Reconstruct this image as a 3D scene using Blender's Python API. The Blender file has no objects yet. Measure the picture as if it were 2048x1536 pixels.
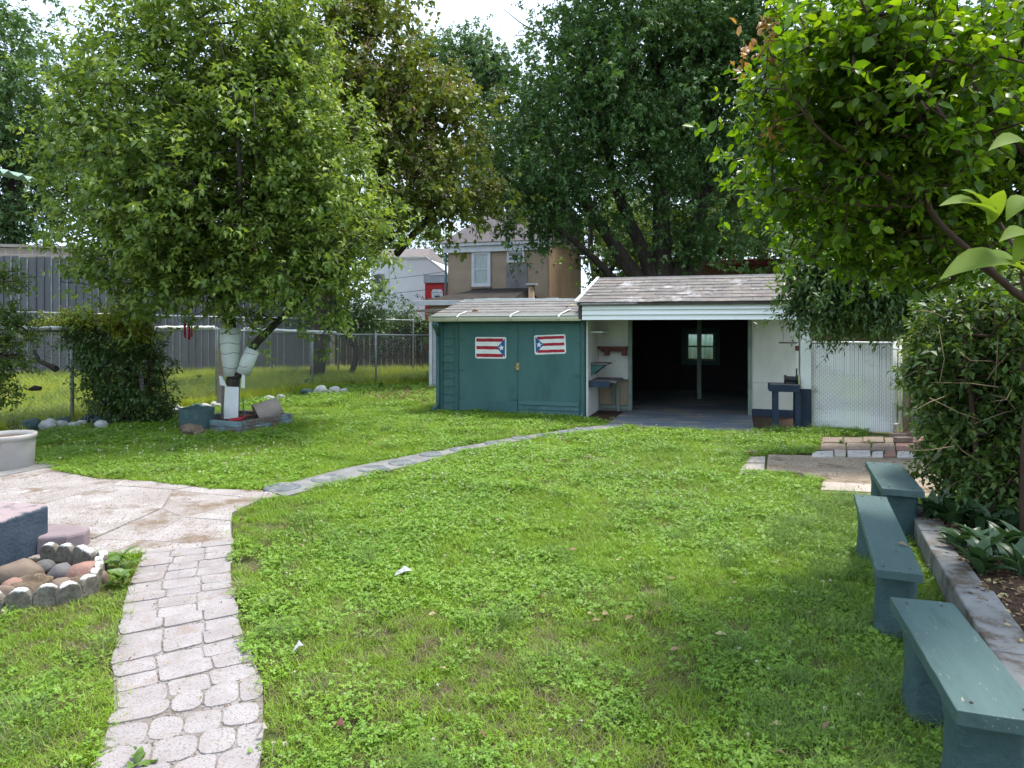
import bpy, bmesh, math, random
import numpy as np
from mathutils import Vector, Matrix, noise as mnoise

scene = bpy.context.scene
col = scene.collection
random.seed(7)
rng = np.random.default_rng(11)
R = math.radians

# ------------------------------------------------------------------ camera
cam_data = bpy.data.cameras.new("camera")
cam_data.sensor_width = 36.0
cam_data.lens = 24.0
cam_data.shift_y = -118.0 / 2048.0
cam_data.clip_start = 0.05
cam_data.clip_end = 800.0
cam = bpy.data.objects.new("camera", cam_data)
cam.location = (0.0, 0.0, 1.6)
cam.rotation_euler = (R(90), 0.0, 0.0)
col.objects.link(cam)
scene.camera = cam

# ------------------------------------------------------------------ sky and sun
SUN_EL, SUN_AZ = R(69.0), R(48.0)          # azimuth measured from +Y (straight ahead) towards +X (right)
world = bpy.data.worlds.new("World")
scene.world = world
world.use_nodes = True
wn, wl = world.node_tree.nodes, world.node_tree.links
wn.clear()
w_out = wn.new("ShaderNodeOutputWorld")
w_bg = wn.new("ShaderNodeBackground")
w_sky = wn.new("ShaderNodeTexSky")
w_sky.sky_type = 'NISHITA'
w_sky.sun_disc = False
w_sky.sun_elevation = SUN_EL
w_sky.sun_rotation = SUN_AZ
w_sky.air_density = 1.0
w_sky.dust_density = 2.0
w_tc = wn.new("ShaderNodeTexCoord")
w_map = wn.new("ShaderNodeMapping")
w_map.inputs['Scale'].default_value = (1.0, 1.0, 2.2)
w_noise = wn.new("ShaderNodeTexNoise")
w_noise.inputs['Scale'].default_value = 2.3
w_noise.inputs['Detail'].default_value = 7.0
w_noise.inputs['Roughness'].default_value = 0.55
w_ramp = wn.new("ShaderNodeValToRGB")
w_ramp.color_ramp.elements[0].position = 0.30
w_ramp.color_ramp.elements[0].color = (0.35, 0.35, 0.35, 1)
w_ramp.color_ramp.elements[1].position = 0.58
w_ramp.color_ramp.elements[1].color = (1, 1, 1, 1)
w_mix = wn.new("ShaderNodeMixRGB")
w_mix.inputs['Color2'].default_value = (5.0, 6.0, 7.5, 1)
wl.new(w_tc.outputs['Generated'], w_map.inputs['Vector'])
wl.new(w_map.outputs['Vector'], w_noise.inputs['Vector'])
wl.new(w_noise.outputs['Fac'], w_ramp.inputs['Fac'])
wl.new(w_ramp.outputs['Color'], w_mix.inputs['Fac'])
wl.new(w_sky.outputs['Color'], w_mix.inputs['Color1'])
wl.new(w_mix.outputs['Color'], w_bg.inputs['Color'])
w_bg.inputs['Strength'].default_value = 0.15
wl.new(w_bg.outputs['Background'], w_out.inputs['Surface'])

sun_data = bpy.data.lights.new("sun", 'SUN')
sun_data.energy = 3.1
sun_data.angle = R(12.0)
sun_data.color = (1.0, 0.955, 0.88)
sun = bpy.data.objects.new("sun", sun_data)
_sd = Vector((math.sin(SUN_AZ) * math.cos(SUN_EL), math.cos(SUN_AZ) * math.cos(SUN_EL), math.sin(SUN_EL)))
sun.rotation_euler = _sd.to_track_quat('Z', 'Y').to_euler()
sun.location = (6, 4, 20)
col.objects.link(sun)

scene.view_settings.view_transform = 'Standard'
scene.view_settings.look = 'None'
scene.view_settings.gamma = 1.0
scene.view_settings.exposure = 1.06
scene.view_settings.use_curve_mapping = False
scene.render.engine = 'CYCLES'
scene.cycles.use_denoising = True
scene.cycles.denoiser = 'OPENIMAGEDENOISE'
scene.cycles.denoising_input_passes = 'RGB_ALBEDO_NORMAL'
scene.cycles.denoising_prefilter = 'ACCURATE'
scene.cycles.max_bounces = 6
scene.cycles.diffuse_bounces = 4
scene.cycles.transmission_bounces = 4
scene.cycles.transparent_max_bounces = 6
scene.cycles.caustics_reflective = False
scene.cycles.caustics_refractive = False
scene.cycles.sample_clamp_indirect = 6.0
scene.cycles.use_light_tree = False
scene.cycles.debug_use_spatial_splits = True
scene.cycles.use_adaptive_sampling = True
scene.cycles.adaptive_threshold = 0.025

# ------------------------------------------------------------------ helpers
F = 1365.0
H = 1.6


def at(px, py, Y=None, z=0.0):
    """world point seen at photo pixel (px, py): on height z, or at distance Y"""
    if Y is None:
        Y = F * (H - z) / (py - 650.0)
        return Vector(((px - 1024.0) / F * Y, Y, z))
    return Vector(((px - 1024.0) / F * Y, Y, H - (py - 650.0) / F * Y))


def tag(o, label=None, cat=None, group=None, kind=None):
    if label: o["label"] = label
    if cat: o["category"] = cat
    if group: o["group"] = group
    if kind: o["kind"] = kind
    return o


def empty(name, loc=(0, 0, 0), rz=0.0, label=None, cat=None, group=None):
    o = bpy.data.objects.new(name, None)
    o.empty_display_size = 0.2
    o.location = loc
    o.rotation_euler = (0, 0, rz)
    col.objects.link(o)
    return tag(o, label, cat, group)


def link_mesh(name, me, mat, parent=None, loc=None, rot=None):
    o = bpy.data.objects.new(name, me)
    if mat is not None and len(me.materials) == 0:
        me.materials.append(mat)
    if parent is not None:
        o.parent = parent
    if loc is not None: o.location = loc
    if rot is not None: o.rotation_euler = rot
    col.objects.link(o)
    return o


def np_mesh(name, co, faces, smooth=False):
    """co (n,3); faces: list of int arrays (m,k)"""
    me = bpy.data.meshes.new(name)
    co = np.asarray(co, dtype=np.float32)
    me.vertices.add(len(co))
    me.vertices.foreach_set("co", co.ravel())
    flat, starts, total = [], [], 0
    for fa in faces:
        fa = np.asarray(fa, dtype=np.int32)
        if len(fa) == 0: continue
        m, k = fa.shape
        flat.append(fa.ravel())
        starts.append(total + np.arange(m, dtype=np.int32) * k)
        total += m * k
    flat = np.concatenate(flat); starts = np.concatenate(starts)
    me.loops.add(total)
    me.loops.foreach_set("vertex_index", flat)
    me.polygons.add(len(starts))
    me.polygons.foreach_set("loop_start", starts)
    if smooth:
        me.polygons.foreach_set("use_smooth", np.ones(len(starts), dtype=bool))
    me.update(calc_edges=True)
    me.validate()
    return me


class MB:
    def __init__(self):
        self.v, self.f = [], []

    def hexa(self, p):
        """8 points: bottom ring 0-3 counter-clockwise, top ring 4-7"""
        b = len(self.v)
        self.v += [tuple(q) for q in p]
        for q in ((3, 2, 1, 0), (4, 5, 6, 7), (0, 1, 5, 4), (1, 2, 6, 5), (2, 3, 7, 6), (3, 0, 4, 7)):
            self.f.append(tuple(b + i for i in q))
        return self

    def box(self, x0, x1, y0, y1, z0, z1):
        return self.hexa([(x0, y0, z0), (x1, y0, z0), (x1, y1, z0), (x0, y1, z0),
                          (x0, y0, z1), (x1, y0, z1), (x1, y1, z1), (x0, y1, z1)])

    def bar(self, a, b, w, t, up=(0, 0, 1)):
        """rectangular bar from a to b, w across, t along up"""
        a, b = Vector(a), Vector(b)
        d = (b - a).normalized()
        u = Vector(up)
        s = d.cross(u)
        if s.length < 1e-4: s = d.cross(Vector((1, 0, 0)))
        s.normalize(); u = s.cross(d).normalized()
        s, u = s * w / 2, u * t / 2
        return self.hexa([a - s - u, a + s - u, b + s - u, b - s - u, a - s + u, a + s + u, b + s + u, b - s + u])

    def tube(self, pts, rad, n=8, cap=True):
        pts = [Vector(p) for p in pts]
        if not isinstance(rad, (list, tuple, np.ndarray)): rad = [rad] * len(pts)
        b = len(self.v)
        ref = None
        for i, p in enumerate(pts):
            d = (pts[min(i + 1, len(pts) - 1)] - pts[max(i - 1, 0)])
            if d.length < 1e-9: d = Vector((0, 0, 1))
            d.normalize()
            if ref is None:
                ref = d.cross(Vector((0, 0, 1)))
                if ref.length < 0.05: ref = d.cross(Vector((0, 1, 0)))
            ref = (ref - d * ref.dot(d)).normalized()
            q = d.cross(ref)
            for k in range(n):
                a = 2 * math.pi * k / n
                self.v.append(tuple(p + (ref * math.cos(a) + q * math.sin(a)) * float(rad[i])))
        for i in range(len(pts) - 1):
            for k in range(n):
                k2 = (k + 1) % n
                self.f.append((b + i * n + k, b + i * n + k2, b + (i + 1) * n + k2, b + (i + 1) * n + k))
        if cap:
            self.f.append(tuple(b + k for k in reversed(range(n))))
            e = b + (len(pts) - 1) * n
            self.f.append(tuple(e + k for k in range(n)))
        return self

    def prism(self, poly, z0, z1):
        """poly: ccw list of (x,y)"""
        area = sum(poly[i][0] * poly[(i + 1) % len(poly)][1] - poly[(i + 1) % len(poly)][0] * poly[i][1] for i in range(len(poly)))
        if area < 0: poly = list(reversed(poly))
        b, n = len(self.v), len(poly)
        self.v += [(p[0], p[1], z0) for p in poly] + [(p[0], p[1], z1) for p in poly]
        self.f.append(tuple(b + k for k in reversed(range(n))))
        self.f.append(tuple(b + n + k for k in range(n)))
        for k in range(n):
            k2 = (k + 1) % n
            self.f.append((b + k, b + k2, b + n + k2, b + n + k))
        return self

    def prism_v(self, poly, y0, y1):
        """poly of (x,z) extruded along y (front at y0)"""
        area = sum(poly[i][0] * poly[(i + 1) % len(poly)][1] - poly[(i + 1) % len(poly)][0] * poly[i][1] for i in range(len(poly)))
        if area < 0: poly = list(reversed(poly))
        b, n = len(self.v), len(poly)
        self.v += [(p[0], y0, p[1]) for p in poly] + [(p[0], y1, p[1]) for p in poly]
        self.f.append(tuple(b + k for k in range(n)))
        self.f.append(tuple(b + n + k for k in reversed(range(n))))
        for k in range(n):
            k2 = (k + 1) % n
            self.f.append((b + k2, b + k, b + n + k, b + n + k2))
        return self

    def lathe(self, prof, n=28, c=(0, 0, 0), close=False):
        b = len(self.v)
        for r, z in prof:
            for k in range(n):
                a = 2 * math.pi * k / n
                self.v.append((c[0] + r * math.cos(a), c[1] + r * math.sin(a), c[2] + z))
        m = len(prof)
        for i in range(m if close else m - 1):
            for k in range(n):
                k2 = (k + 1) % n
                i2 = (i + 1) % m
                self.f.append((b + i * n + k, b + i * n + k2, b + i2 * n + k2, b + i2 * n + k))
        return self

    def build(self, name, mat, parent=None, bevel=0.0, smooth=False, loc=None, rot=None, seg=2, jitter=0.0):
        me = bpy.data.meshes.new(name)
        v = self.v
        if jitter:
            v = [(x + random.uniform(-jitter, jitter), y + random.uniform(-jitter, jitter), z + random.uniform(-jitter, jitter)) for x, y, z in v]
        me.from_pydata([tuple(p) for p in v], [], self.f)
        if smooth:
            me.polygons.foreach_set("use_smooth", [True] * len(me.polygons))
        me.update()
        o = link_mesh(name, me, mat, parent, loc, rot)
        if bevel:
            m = o.modifiers.new("bevel", 'BEVEL')
            m.width = bevel; m.segments = seg; m.limit_method = 'ANGLE'; m.angle_limit = R(40)
        return o


def copy_part(o, parent, loc=None, rot=None, scale=None):
    c = o.copy()
    col.objects.link(c)
    c.parent = parent
    if loc is not None: c.location = loc
    if rot is not None: c.rotation_euler = rot
    if scale is not None: c.scale = scale
    return c


# ------------------------------------------------------------------ materials
def rgb(c):
    return (c[0], c[1], c[2], 1.0)


class NT:
    """thin node-tree writer"""
    def __init__(self, name):
        self.m = bpy.data.materials.new(name)
        self.m.use_nodes = True
        self.t = self.m.node_tree
        self.t.nodes.clear()
        self.out = self.n("ShaderNodeOutputMaterial")

    def n(self, typ, **kw):
        x = self.t.nodes.new(typ)
        for k, v in kw.items(): setattr(x, k, v)
        return x

    def l(self, a, b):
        self.t.links.new(a, b)

    def coords(self, stretch=(1, 1, 1), world_space=False):
        mp = self.n("ShaderNodeMapping")
        mp.inputs['Scale'].default_value = stretch
        if world_space:
            g = self.n("ShaderNodeNewGeometry")
            self.l(g.outputs['Position'], mp.inputs['Vector'])
        else:
            tc = self.n("ShaderNodeTexCoord")
            oi = self.n("ShaderNodeObjectInfo")
            mul = self.n("ShaderNodeMath", operation='MULTIPLY'); mul.inputs[1].default_value = 37.0
            self.l(oi.outputs['Random'], mul.inputs[0])
            add = self.n("ShaderNodeVectorMath", operation='ADD')
            self.l(tc.outputs['Object'], add.inputs[0])
            self.l(mul.outputs[0], add.inputs[1])
            self.l(add.outputs[0], mp.inputs['Vector'])
        return mp.outputs['Vector']

    def noise(self, vec, scale, detail=5.0, rough=0.6):
        x = self.n("ShaderNodeTexNoise")
        x.inputs['Scale'].default_value = scale
        x.inputs['Detail'].default_value = detail
        x.inputs['Roughness'].default_value = rough
        self.l(vec, x.inputs['Vector'])
        return x.outputs['Fac']

    def ramp(self, fac, p0, p1, c0=(0, 0, 0), c1=(1, 1, 1)):
        x = self.n("ShaderNodeValToRGB")
        x.color_ramp.elements[0].position = p0
        x.color_ramp.elements[1].position = p1
        x.color_ramp.elements[0].color = rgb(c0)
        x.color_ramp.elements[1].color = rgb(c1)
        self.l(fac, x.inputs['Fac'])
        return x.outputs['Color']

    def mix(self, fac, a, b, blend='MIX'):
        x = self.n("ShaderNodeMixRGB", blend_type=blend)
        for s, val in (('Fac', fac), ('Color1', a), ('Color2', b)):
            if hasattr(val, 'links'): self.l(val, x.inputs[s])
            elif isinstance(val, (tuple, list)): x.inputs[s].default_value = rgb(val)
            else: x.inputs[s].default_value = val
        return x.outputs['Color']

    def math(self, op, a, b=0.0):
        x = self.n("ShaderNodeMath", operation=op)
        for i, val in enumerate((a, b)):
            if hasattr(val, 'links'): self.l(val, x.inputs[i])
            else: x.inputs[i].default_value = val
        return x.outputs[0]

    def bsdf(self, color, rough=0.8, spec=0.3, metallic=0.0, bump=None, bstr=0.3, bdist=0.01):
        p = self.n("ShaderNodeBsdfPrincipled")
        if hasattr(color, 'links'): self.l(color, p.inputs['Base Color'])
        else: p.inputs['Base Color'].default_value = rgb(color)
        if hasattr(rough, 'links'): self.l(rough, p.inputs['Roughness'])
        else: p.inputs['Roughness'].default_value = rough
        p.inputs['Specular IOR Level'].default_value = spec
        p.inputs['Metallic'].default_value = metallic
        if bump is not None:
            b = self.n("ShaderNodeBump")
            b.inputs['Strength'].default_value = bstr
            b.inputs['Distance'].default_value = bdist
            self.l(bump, b.inputs['Height'])
            self.l(b.outputs['Normal'], p.inputs['Normal'])
        return p

    def done(self, shader):
        self.l(shader.outputs[0], self.out.inputs['Surface'])
        return self.m


def mat(name, c1, c2, scale=6.0, rough=0.75, spec=0.3, c3=None, s3=4.0, t3=0.6, w3=0.04, stretch=(1, 1, 1),
        bump=0.3, bscale=60.0, bdist=0.006, metallic=0.0, speck=None, sscale=90.0, st=0.62, c4=None, s4=2.0, t4=0.6, w4=0.1, ws=False):
    """weathered surface: two tones in soft patches, optional worn patches (c3, c4) and specks, fine relief"""
    t = NT(name)
    vec = t.coords(stretch, ws)
    c = t.mix(t.ramp(t.noise(vec, scale), 0.35, 0.65), c1, c2)
    if c4: c = t.mix(t.ramp(t.noise(vec, s4, 6, 0.65), t4, t4 + w4), c, c4)
    if c3: c = t.mix(t.ramp(t.noise(vec, s3, 8, 0.7), t3, t3 + w3), c, c3)
    if speck: c = t.mix(t.ramp(t.noise(vec, sscale, 3), st, st + 0.05), c, speck)
    bn = t.noise(vec, bscale, 6, 0.65)
    return t.done(t.bsdf(c, rough, spec, metallic, bn, bump, bdist))


def leaf_mat(name, dark, light, young=None, trans=0.35, rough=0.5, spec=0.35, wscale=0.8, tcol=None):
    """leaf: per-leaf random tone, slow drift through the crown, young tips, light through the blade"""
    t = NT(name)
    g = t.n("ShaderNodeNewGeometry")
    vec = g.outputs['Position']
    f = t.math('ADD', t.math('MULTIPLY', g.outputs['Random Per Island'], 0.65), t.math('MULTIPLY', t.noise(vec, wscale, 3), 0.7))
    f = t.math('SUBTRACT', f, 0.2)
    c = t.mix(f, dark, light)
    if young:
        a = t.n("ShaderNodeAttribute", attribute_name="tint")
        c = t.mix(a.outputs['Fac'], c, young)
    p = t.bsdf(c, rough, spec)
    tr = t.n("ShaderNodeBsdfTranslucent")
    tc = t.mix(1.0, c, tcol or (1.25, 1.2, 0.55), 'MULTIPLY')
    t.l(tc, tr.inputs['Color'])
    mx = t.n("ShaderNodeMixShader")
    mx.inputs['Fac'].default_value = trans
    t.l(p.outputs[0], mx.inputs[1]); t.l(tr.outputs[0], mx.inputs[2])
    return t.done(mx)
# ------------------------------------------------------------------ palette
m_soil = mat("soil", (0.060, 0.062, 0.024), (0.085, 0.085, 0.034), 3.0, 0.95, 0.1, c3=(0.075, 0.105, 0.03), s3=1.3, t3=0.45, w3=0.2, bump=0.8, bscale=40, bdist=0.02, ws=True)
m_mulch = mat("mulch", (0.045, 0.028, 0.018), (0.09, 0.06, 0.042), 14.0, 0.95, 0.1, c3=(0.17, 0.13, 0.09), s3=45, t3=0.6, w3=0.05, bump=1.0, bscale=70, bdist=0.02)
m_pavers = mat("painted_paver", (0.315, 0.29, 0.285), (0.245, 0.217, 0.212), 5.0, 0.85, 0.2, c3=(0.25, 0.20, 0.175), s3=7, t3=0.54, w3=0.12,
               c4=(0.36, 0.22, 0.175), s4=9, t4=0.7, w4=0.05, speck=(0.17, 0.145, 0.13), sscale=130, st=0.56, bump=0.6, bscale=70, bdist=0.006)
m_mortar = mat("mortar", (0.27, 0.247, 0.237), (0.17, 0.145, 0.125), 9.0, 0.95, 0.1, speck=(0.09, 0.07, 0.05), sscale=60, st=0.55, bump=0.9, bscale=60, bdist=0.01)
m_patio = mat("patio_slab", (0.335, 0.305, 0.292), (0.262, 0.23, 0.215), 2.2, 0.9, 0.15, c3=(0.40, 0.385, 0.375), s3=3.5, t3=0.55, w3=0.12,
              c4=(0.17, 0.125, 0.09), s4=2.4, t4=0.52, w4=0.14, speck=(0.10, 0.075, 0.05), sscale=70, st=0.57, bump=0.7, bscale=60, bdist=0.006)
m_strip = mat("grey_concrete", (0.215, 0.21, 0.205), (0.15, 0.145, 0.14), 4.0, 0.9, 0.15, speck=(0.14, 0.12, 0.1), sscale=50, st=0.62, bump=0.5, bdist=0.006)
m_disc = mat("slate_painted_concrete", (0.095, 0.108, 0.115), (0.14, 0.15, 0.152), 9.0, 0.9, 0.15, c3=(0.22, 0.215, 0.205), s3=7, t3=0.52, w3=0.1, bump=0.6, bdist=0.006)
m_floor = mat("painted_floor", (0.085, 0.11, 0.145), (0.13, 0.15, 0.17), 3.0, 0.7, 0.3, c3=(0.26, 0.21, 0.15), s3=3.0, t3=0.55, w3=0.05,
              c4=(0.20, 0.19, 0.17), s4=2.2, t4=0.5, w4=0.15, stretch=(0.5, 1.4, 1), speck=(0.35, 0.33, 0.28), sscale=40, st=0.68, bump=0.4, bdist=0.005)
m_dirtslab = mat("sandy_concrete", (0.31, 0.25, 0.185), (0.23, 0.18, 0.13), 2.2, 0.95, 0.1, c3=(0.11, 0.085, 0.055), s3=2.6, t3=0.54, w3=0.12, c4=(0.30, 0.25, 0.19), s4=4, t4=0.56, w4=0.1, speck=(0.09, 0.07, 0.045), sscale=40, st=0.58, bump=0.6, bdist=0.008)
m_paleslab = mat("pale_paver", (0.38, 0.34, 0.29), (0.31, 0.265, 0.22), 4.0, 0.9, 0.15, speck=(0.2, 0.15, 0.1), sscale=50, st=0.64, bump=0.5, bdist=0.005)
m_brick = mat("red_brick", (0.27, 0.155, 0.12), (0.20, 0.115, 0.09), 9.0, 0.9, 0.15, c3=(0.5, 0.42, 0.36), s3=7, t3=0.6, w3=0.1, bump=0.6, bdist=0.006)
m_brickbrown = mat("brown_brick", (0.23, 0.18, 0.138), (0.165, 0.128, 0.10), 6.0, 0.9, 0.15, c3=(0.36, 0.30, 0.25), s3=8, t3=0.62, w3=0.1, bump=0.6, bdist=0.006)
m_brickwhite = mat("whitewashed_brick", (0.46, 0.43, 0.40), (0.37, 0.33, 0.30), 6.0, 0.85, 0.2, c3=(0.33, 0.2, 0.15), s3=7, t3=0.6, w3=0.08, bump=0.5, bdist=0.005)
m_curb = mat("white_curb", (0.23, 0.23, 0.222), (0.14, 0.137, 0.13), 5.0, 0.85, 0.2, c3=(0.10, 0.08, 0.06), s3=5, t3=0.5, w3=0.1, bump=0.6, bdist=0.006)


def inside(poly, x, y):
    p = np.asarray(poly)
    x = np.asarray(x); y = np.asarray(y)
    r = np.zeros(x.shape, bool)
    j = len(p) - 1
    for i in range(len(p)):
        xi, yi = p[i]; xj, yj = p[j]
        c = ((yi > y) != (yj > y)) & (x < (xj - xi) * (y - yi) / (yj - yi + 1e-12) + xi)
        r ^= c
        j = i
    return r


def clip_convex(subject, clip):
    out = list(subject)
    for i in range(len(clip)):
        a, b = clip[i], clip[(i + 1) % len(clip)]
        src, out = out, []
        for k in range(len(src)):
            p, q = src[k - 1], src[k]
            sp = (b[0] - a[0]) * (p[1] - a[1]) - (b[1] - a[1]) * (p[0] - a[0])
            sq = (b[0] - a[0]) * (q[1] - a[1]) - (b[1] - a[1]) * (q[0] - a[0])
            if (sp >= 0) != (sq >= 0):
                t = sp / (sp - sq)
                out.append((p[0] + (q[0] - p[0]) * t, p[1] + (q[1] - p[1]) * t))
            if sq >= 0: out.append(q)
        if not out: return []
    return out


def shrink(poly, d):
    cx = sum(p[0] for p in poly) / len(poly); cy = sum(p[1] for p in poly) / len(poly)
    o = []
    for x, y in poly:
        L = math.hypot(x - cx, y - cy) + 1e-6
        k = max(0.1, (L - d) / L)
        o.append((cx + (x - cx) * k, cy + (y - cy) * k))
    return o


# ------------------------------------------------------------------ yard frame: shed and garage share one turned frame
SHED_O = Vector((1.262, 11.8, 0.0))
YAW = R(-18)
UX, UY = math.cos(YAW), math.sin(YAW)


def yard(u, v, z=0.0):
    return Vector((SHED_O.x + u * UX - v * UY, SHED_O.y + u * UY + v * UX, z))


# ------------------------------------------------------------------ ground
g = MB(); g.v = [(-200, -60, 0), (200, -60, 0), (200, 340, 0), (-200, 340, 0)]; g.f = [(0, 1, 2, 3)]
ground = tag(g.build("ground", m_soil), kind="structure")

PATH_C = [(-0.92, 1.0), (-1.0, 1.6), (-1.19, 2.42), (-1.36, 2.9), (-1.64, 3.37), (-2.05, 4.22), (-2.32, 4.92)]


def polyline_at(pts, s):
    for i in range(len(pts) - 1):
        a, b = Vector(pts[i] + (0,)), Vector(pts[i + 1] + (0,))
        L = (b - a).length
        if s <= L or i == len(pts) - 2:
            d = (b - a).normalized()
            return a + d * s, d
        s -= L


PATH_LEN = sum((Vector(PATH_C[i + 1]) - Vector(PATH_C[i])).length for i in range(len(PATH_C) - 1))
HW = 0.285
_l, _r = [], []
for i in range(25):
    p, d = polyline_at(PATH_C, PATH_LEN * i / 24)
    n = Vector((d.y, -d.x, 0))
    _l.append((p.x - n.x * HW, p.y - n.y * HW)); _r.append((p.x + n.x * HW, p.y + n.y * HW))
PATH_POLY = _l + _r[::-1]
path = tag(MB().prism(PATH_POLY, -0.05, 0.0205).build("path", m_mortar), kind="structure")
s, row = 0.02, 0
while s < PATH_LEN - 0.1:
    near = s < 1.95
    rl = 0.165 if near else random.uniform(0.13, 0.16)
    ncol = 4 if near else 3
    sk = random.uniform(-0.02, 0.02)
    cuts = [0] + sorted([(k + random.uniform(-0.12, 0.12)) / ncol for k in range(1, ncol)]) + [1]
    if near and row % 2: cuts = [0] + [min(0.95, c + 0.1) for c in cuts[1:-1]] + [1]
    for k in range(ncol):
        a0, a1 = cuts[k], cuts[k + 1]
        quad = []
        for (aa, ss) in ((a0, s), (a1, s + sk), (a1, s + rl + sk), (a0, s + rl)):
            p, d = polyline_at(PATH_C, max(0, ss))
            n = Vector((d.y, -d.x, 0))
            e = (aa * 2 - 1) * (HW + random.uniform(-0.012, 0.018) * (aa in (0, 1)))
            quad.append((p.x + n.x * e, p.y + n.y * e))
        quad = shrink(quad, 0.005)
        # knock the corners off: rounded cobble outline
        ch = 0.26 if near else 0.13
        pts = []
        for q in range(4):
            p0, p1, p2 = Vector(quad[q - 1]), Vector(quad[q]), Vector(quad[(q + 1) % 4])
            c1 = ch * random.uniform(0.7, 1.3)
            a_, b_ = p1.lerp(p0, c1), p1.lerp(p2, c1)
            mid = a_.lerp(b_, 0.5).lerp(p1, 0.35)
            pts += [tuple(a_), tuple(mid), tuple(b_)]
        top = 0.025 + random.uniform(-0.003, 0.004)
        MB().prism(pts, 0.0, top).build("paver", m_pavers, path, bevel=0.003)
    s += rl; row += 1

PATIO_POLY = [(-2.14, 6.30), (-2.36, 6.54), (-2.9, 6.60), (-3.64, 6.90), (-4.3, 7.05), (-4.85, 7.36), (-5.33, 7.70), (-6.2, 7.95), (-7.8, 8.1),
              (-7.8, 4.5), (-3.25, 4.62), (-2.62, 4.72), (-2.02, 4.93), (-2.20, 5.35), (-2.36, 5.75), (-2.30, 6.1)]
patio = tag(MB().prism(PATIO_POLY, -0.05, 0.016).build("patio", m_mortar), kind="structure")
gx = [-7.8, -6.6, -5.6, -4.8, -4.0, -3.2, -2.55, -1.8]
gy = [4.3, 5.05, 5.75, 6.45, 7.2, 8.3]
gp = {}
for i, x in enumerate(gx):
    for j, y in enumerate(gy):
        gp[i, j] = (x + random.uniform(-0.2, 0.2) + (j - 2) * 0.09, y + random.uniform(-0.16, 0.16) - (i - 5) * 0.14)
for i in range(len(gx) - 1):
    for j in range(len(gy) - 1):
        cell = [gp[i, j], gp[i + 1, j], gp[i + 1, j + 1], gp[i, j + 1]]
        pc = clip_convex(PATIO_POLY, cell)
        if len(pc) >= 3:
            pc = shrink(pc, 0.007)
            MB().prism(pc, 0.0, 0.021 + random.uniform(-0.004, 0.006)).build("paving_slab", m_patio, patio, bevel=0.006)

STRIP_POLY = [(-2.37, 6.51), (-1.86, 7.46), (-1.14, 8.33), (0.01, 9.53), (1.26, 10.64), (1.72, 10.78), (1.66, 10.36), (0.60, 9.81), (-0.68, 8.43), (-1.27, 7.46), (-1.65, 6.96), (-2.08, 6.27)]
strip = tag(MB().prism(STRIP_POLY, -0.05, 0.030).build("footpath", m_strip), kind="structure")

ORD = ["first", "second", "third", "fourth", "fifth", "sixth", "seventh", "eighth", "ninth", "tenth", "eleventh", "twelfth",
       "thirteenth", "fourteenth", "fifteenth", "sixteenth", "seventeenth", "eighteenth", "nineteenth", "twentieth"]
discs = [(565, 981, .19), (657, 964, .19), (747, 944, .19), (806, 931, .18), (864, 914, .17), (922, 904, .16), (992, 891, .17), (1044, 881, .16), (1092, 875, .15), (1136, 868, .17), (1168, 862, .17)]
for i, (px, py, r) in enumerate(discs):
    p = at(px, py)
    r *= 0.93
    m = MB().lathe([(0.001, 0.0), (r, 0.0), (r, 0.03), (r - 0.012, 0.042), (r * 0.72, 0.043), (r * 0.70, 0.039), (0.001, 0.041)], 30)
    o = m.build("stepping_stone", m_disc, smooth=False, loc=(p.x, p.y, 0.0), rot=(random.uniform(-.02, .02), random.uniform(-.02, .02), random.uniform(0, 6)))
    tag(o, "round slate-grey stepping stone in the lawn path, %s counted from the pink patio" % ORD[i], "stepping stone", "round stepping stones of the lawn path")

# garage floor slab, reaching out in front of the garage
SLAB_POLY = [tuple(yard(u, v).xy) for u, v in ((0.52, -1.06), (1.3, -1.0), (2.0, -0.98), (2.74, -0.90), (2.74, 1.1), (0.55, 1.1))]
slab = tag(MB().prism(SLAB_POLY, -0.05, 0.032).build("garage_apron", m_floor, bevel=0.008), kind="structure")
APRON_DIRT = [tuple(yard(u, v).xy) for u, v in ((-0.02, -0.15), (0.52, -0.5), (0.52, 1.0), (0.0, 1.0))]
APRON_DIRT2 = [tuple(yard(u, v).xy) for u, v in ((2.74, -0.75), (3.5, -0.5), (3.6, 1.0), (2.74, 1.0))]
for pl in (APRON_DIRT, APRON_DIRT2):
    tag(MB().prism(pl, -0.05, 0.012).build("dirt_strip", m_mulch), kind="structure")

# leaf covered bare soil by the shed
LEAF_POLY = [tuple(at(a, b).xy) for a, b in ((705, 792), (770, 781), (862, 776), (880, 790), (878, 812), (800, 806), (735, 800))]
tag(MB().prism(LEAF_POLY, -0.03, 0.008).build("bare_soil", m_mulch), kind="structure")

# right hand paving: sandy slab, pale pavers, loose rows of brick
PAVE_POLY = [tuple(at(a, b).xy) for a, b in ((1478, 950), (1495, 918), (1536, 910), (1620, 910), (1640, 876), (1800, 868), (1900, 880), (1900, 1000), (1700, 992), (1638, 984), (1640, 962), (1560, 946))]
pv = tag(MB().prism([tuple(at(a, b).xy) for a, b in ((1536, 911), (1900, 922), (1900, 1005), (1645, 988), (1648, 966), (1600, 948), (1533, 944))], -0.03, 0.016).build("paving", m_dirtslab, bevel=0.004), kind="structure")
for quad in (((1494, 919), (1530, 917), (1530, 930), (1489, 930)), ((1488, 932), (1529, 932), (1528, 946), (1480, 945)), ((1479, 947), (1526, 948), (1526, 954), (1477, 953)),
             ((1645, 969), (1742, 974), (1744, 990), (1641, 985)), ((1746, 974), (1800, 976), (1800, 994), (1747, 990))):
    MB().prism([tuple(at(a, b).xy) for a, b in quad], 0.0, 0.03).build("paver", m_paleslab, pv, bevel=0.004)
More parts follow.
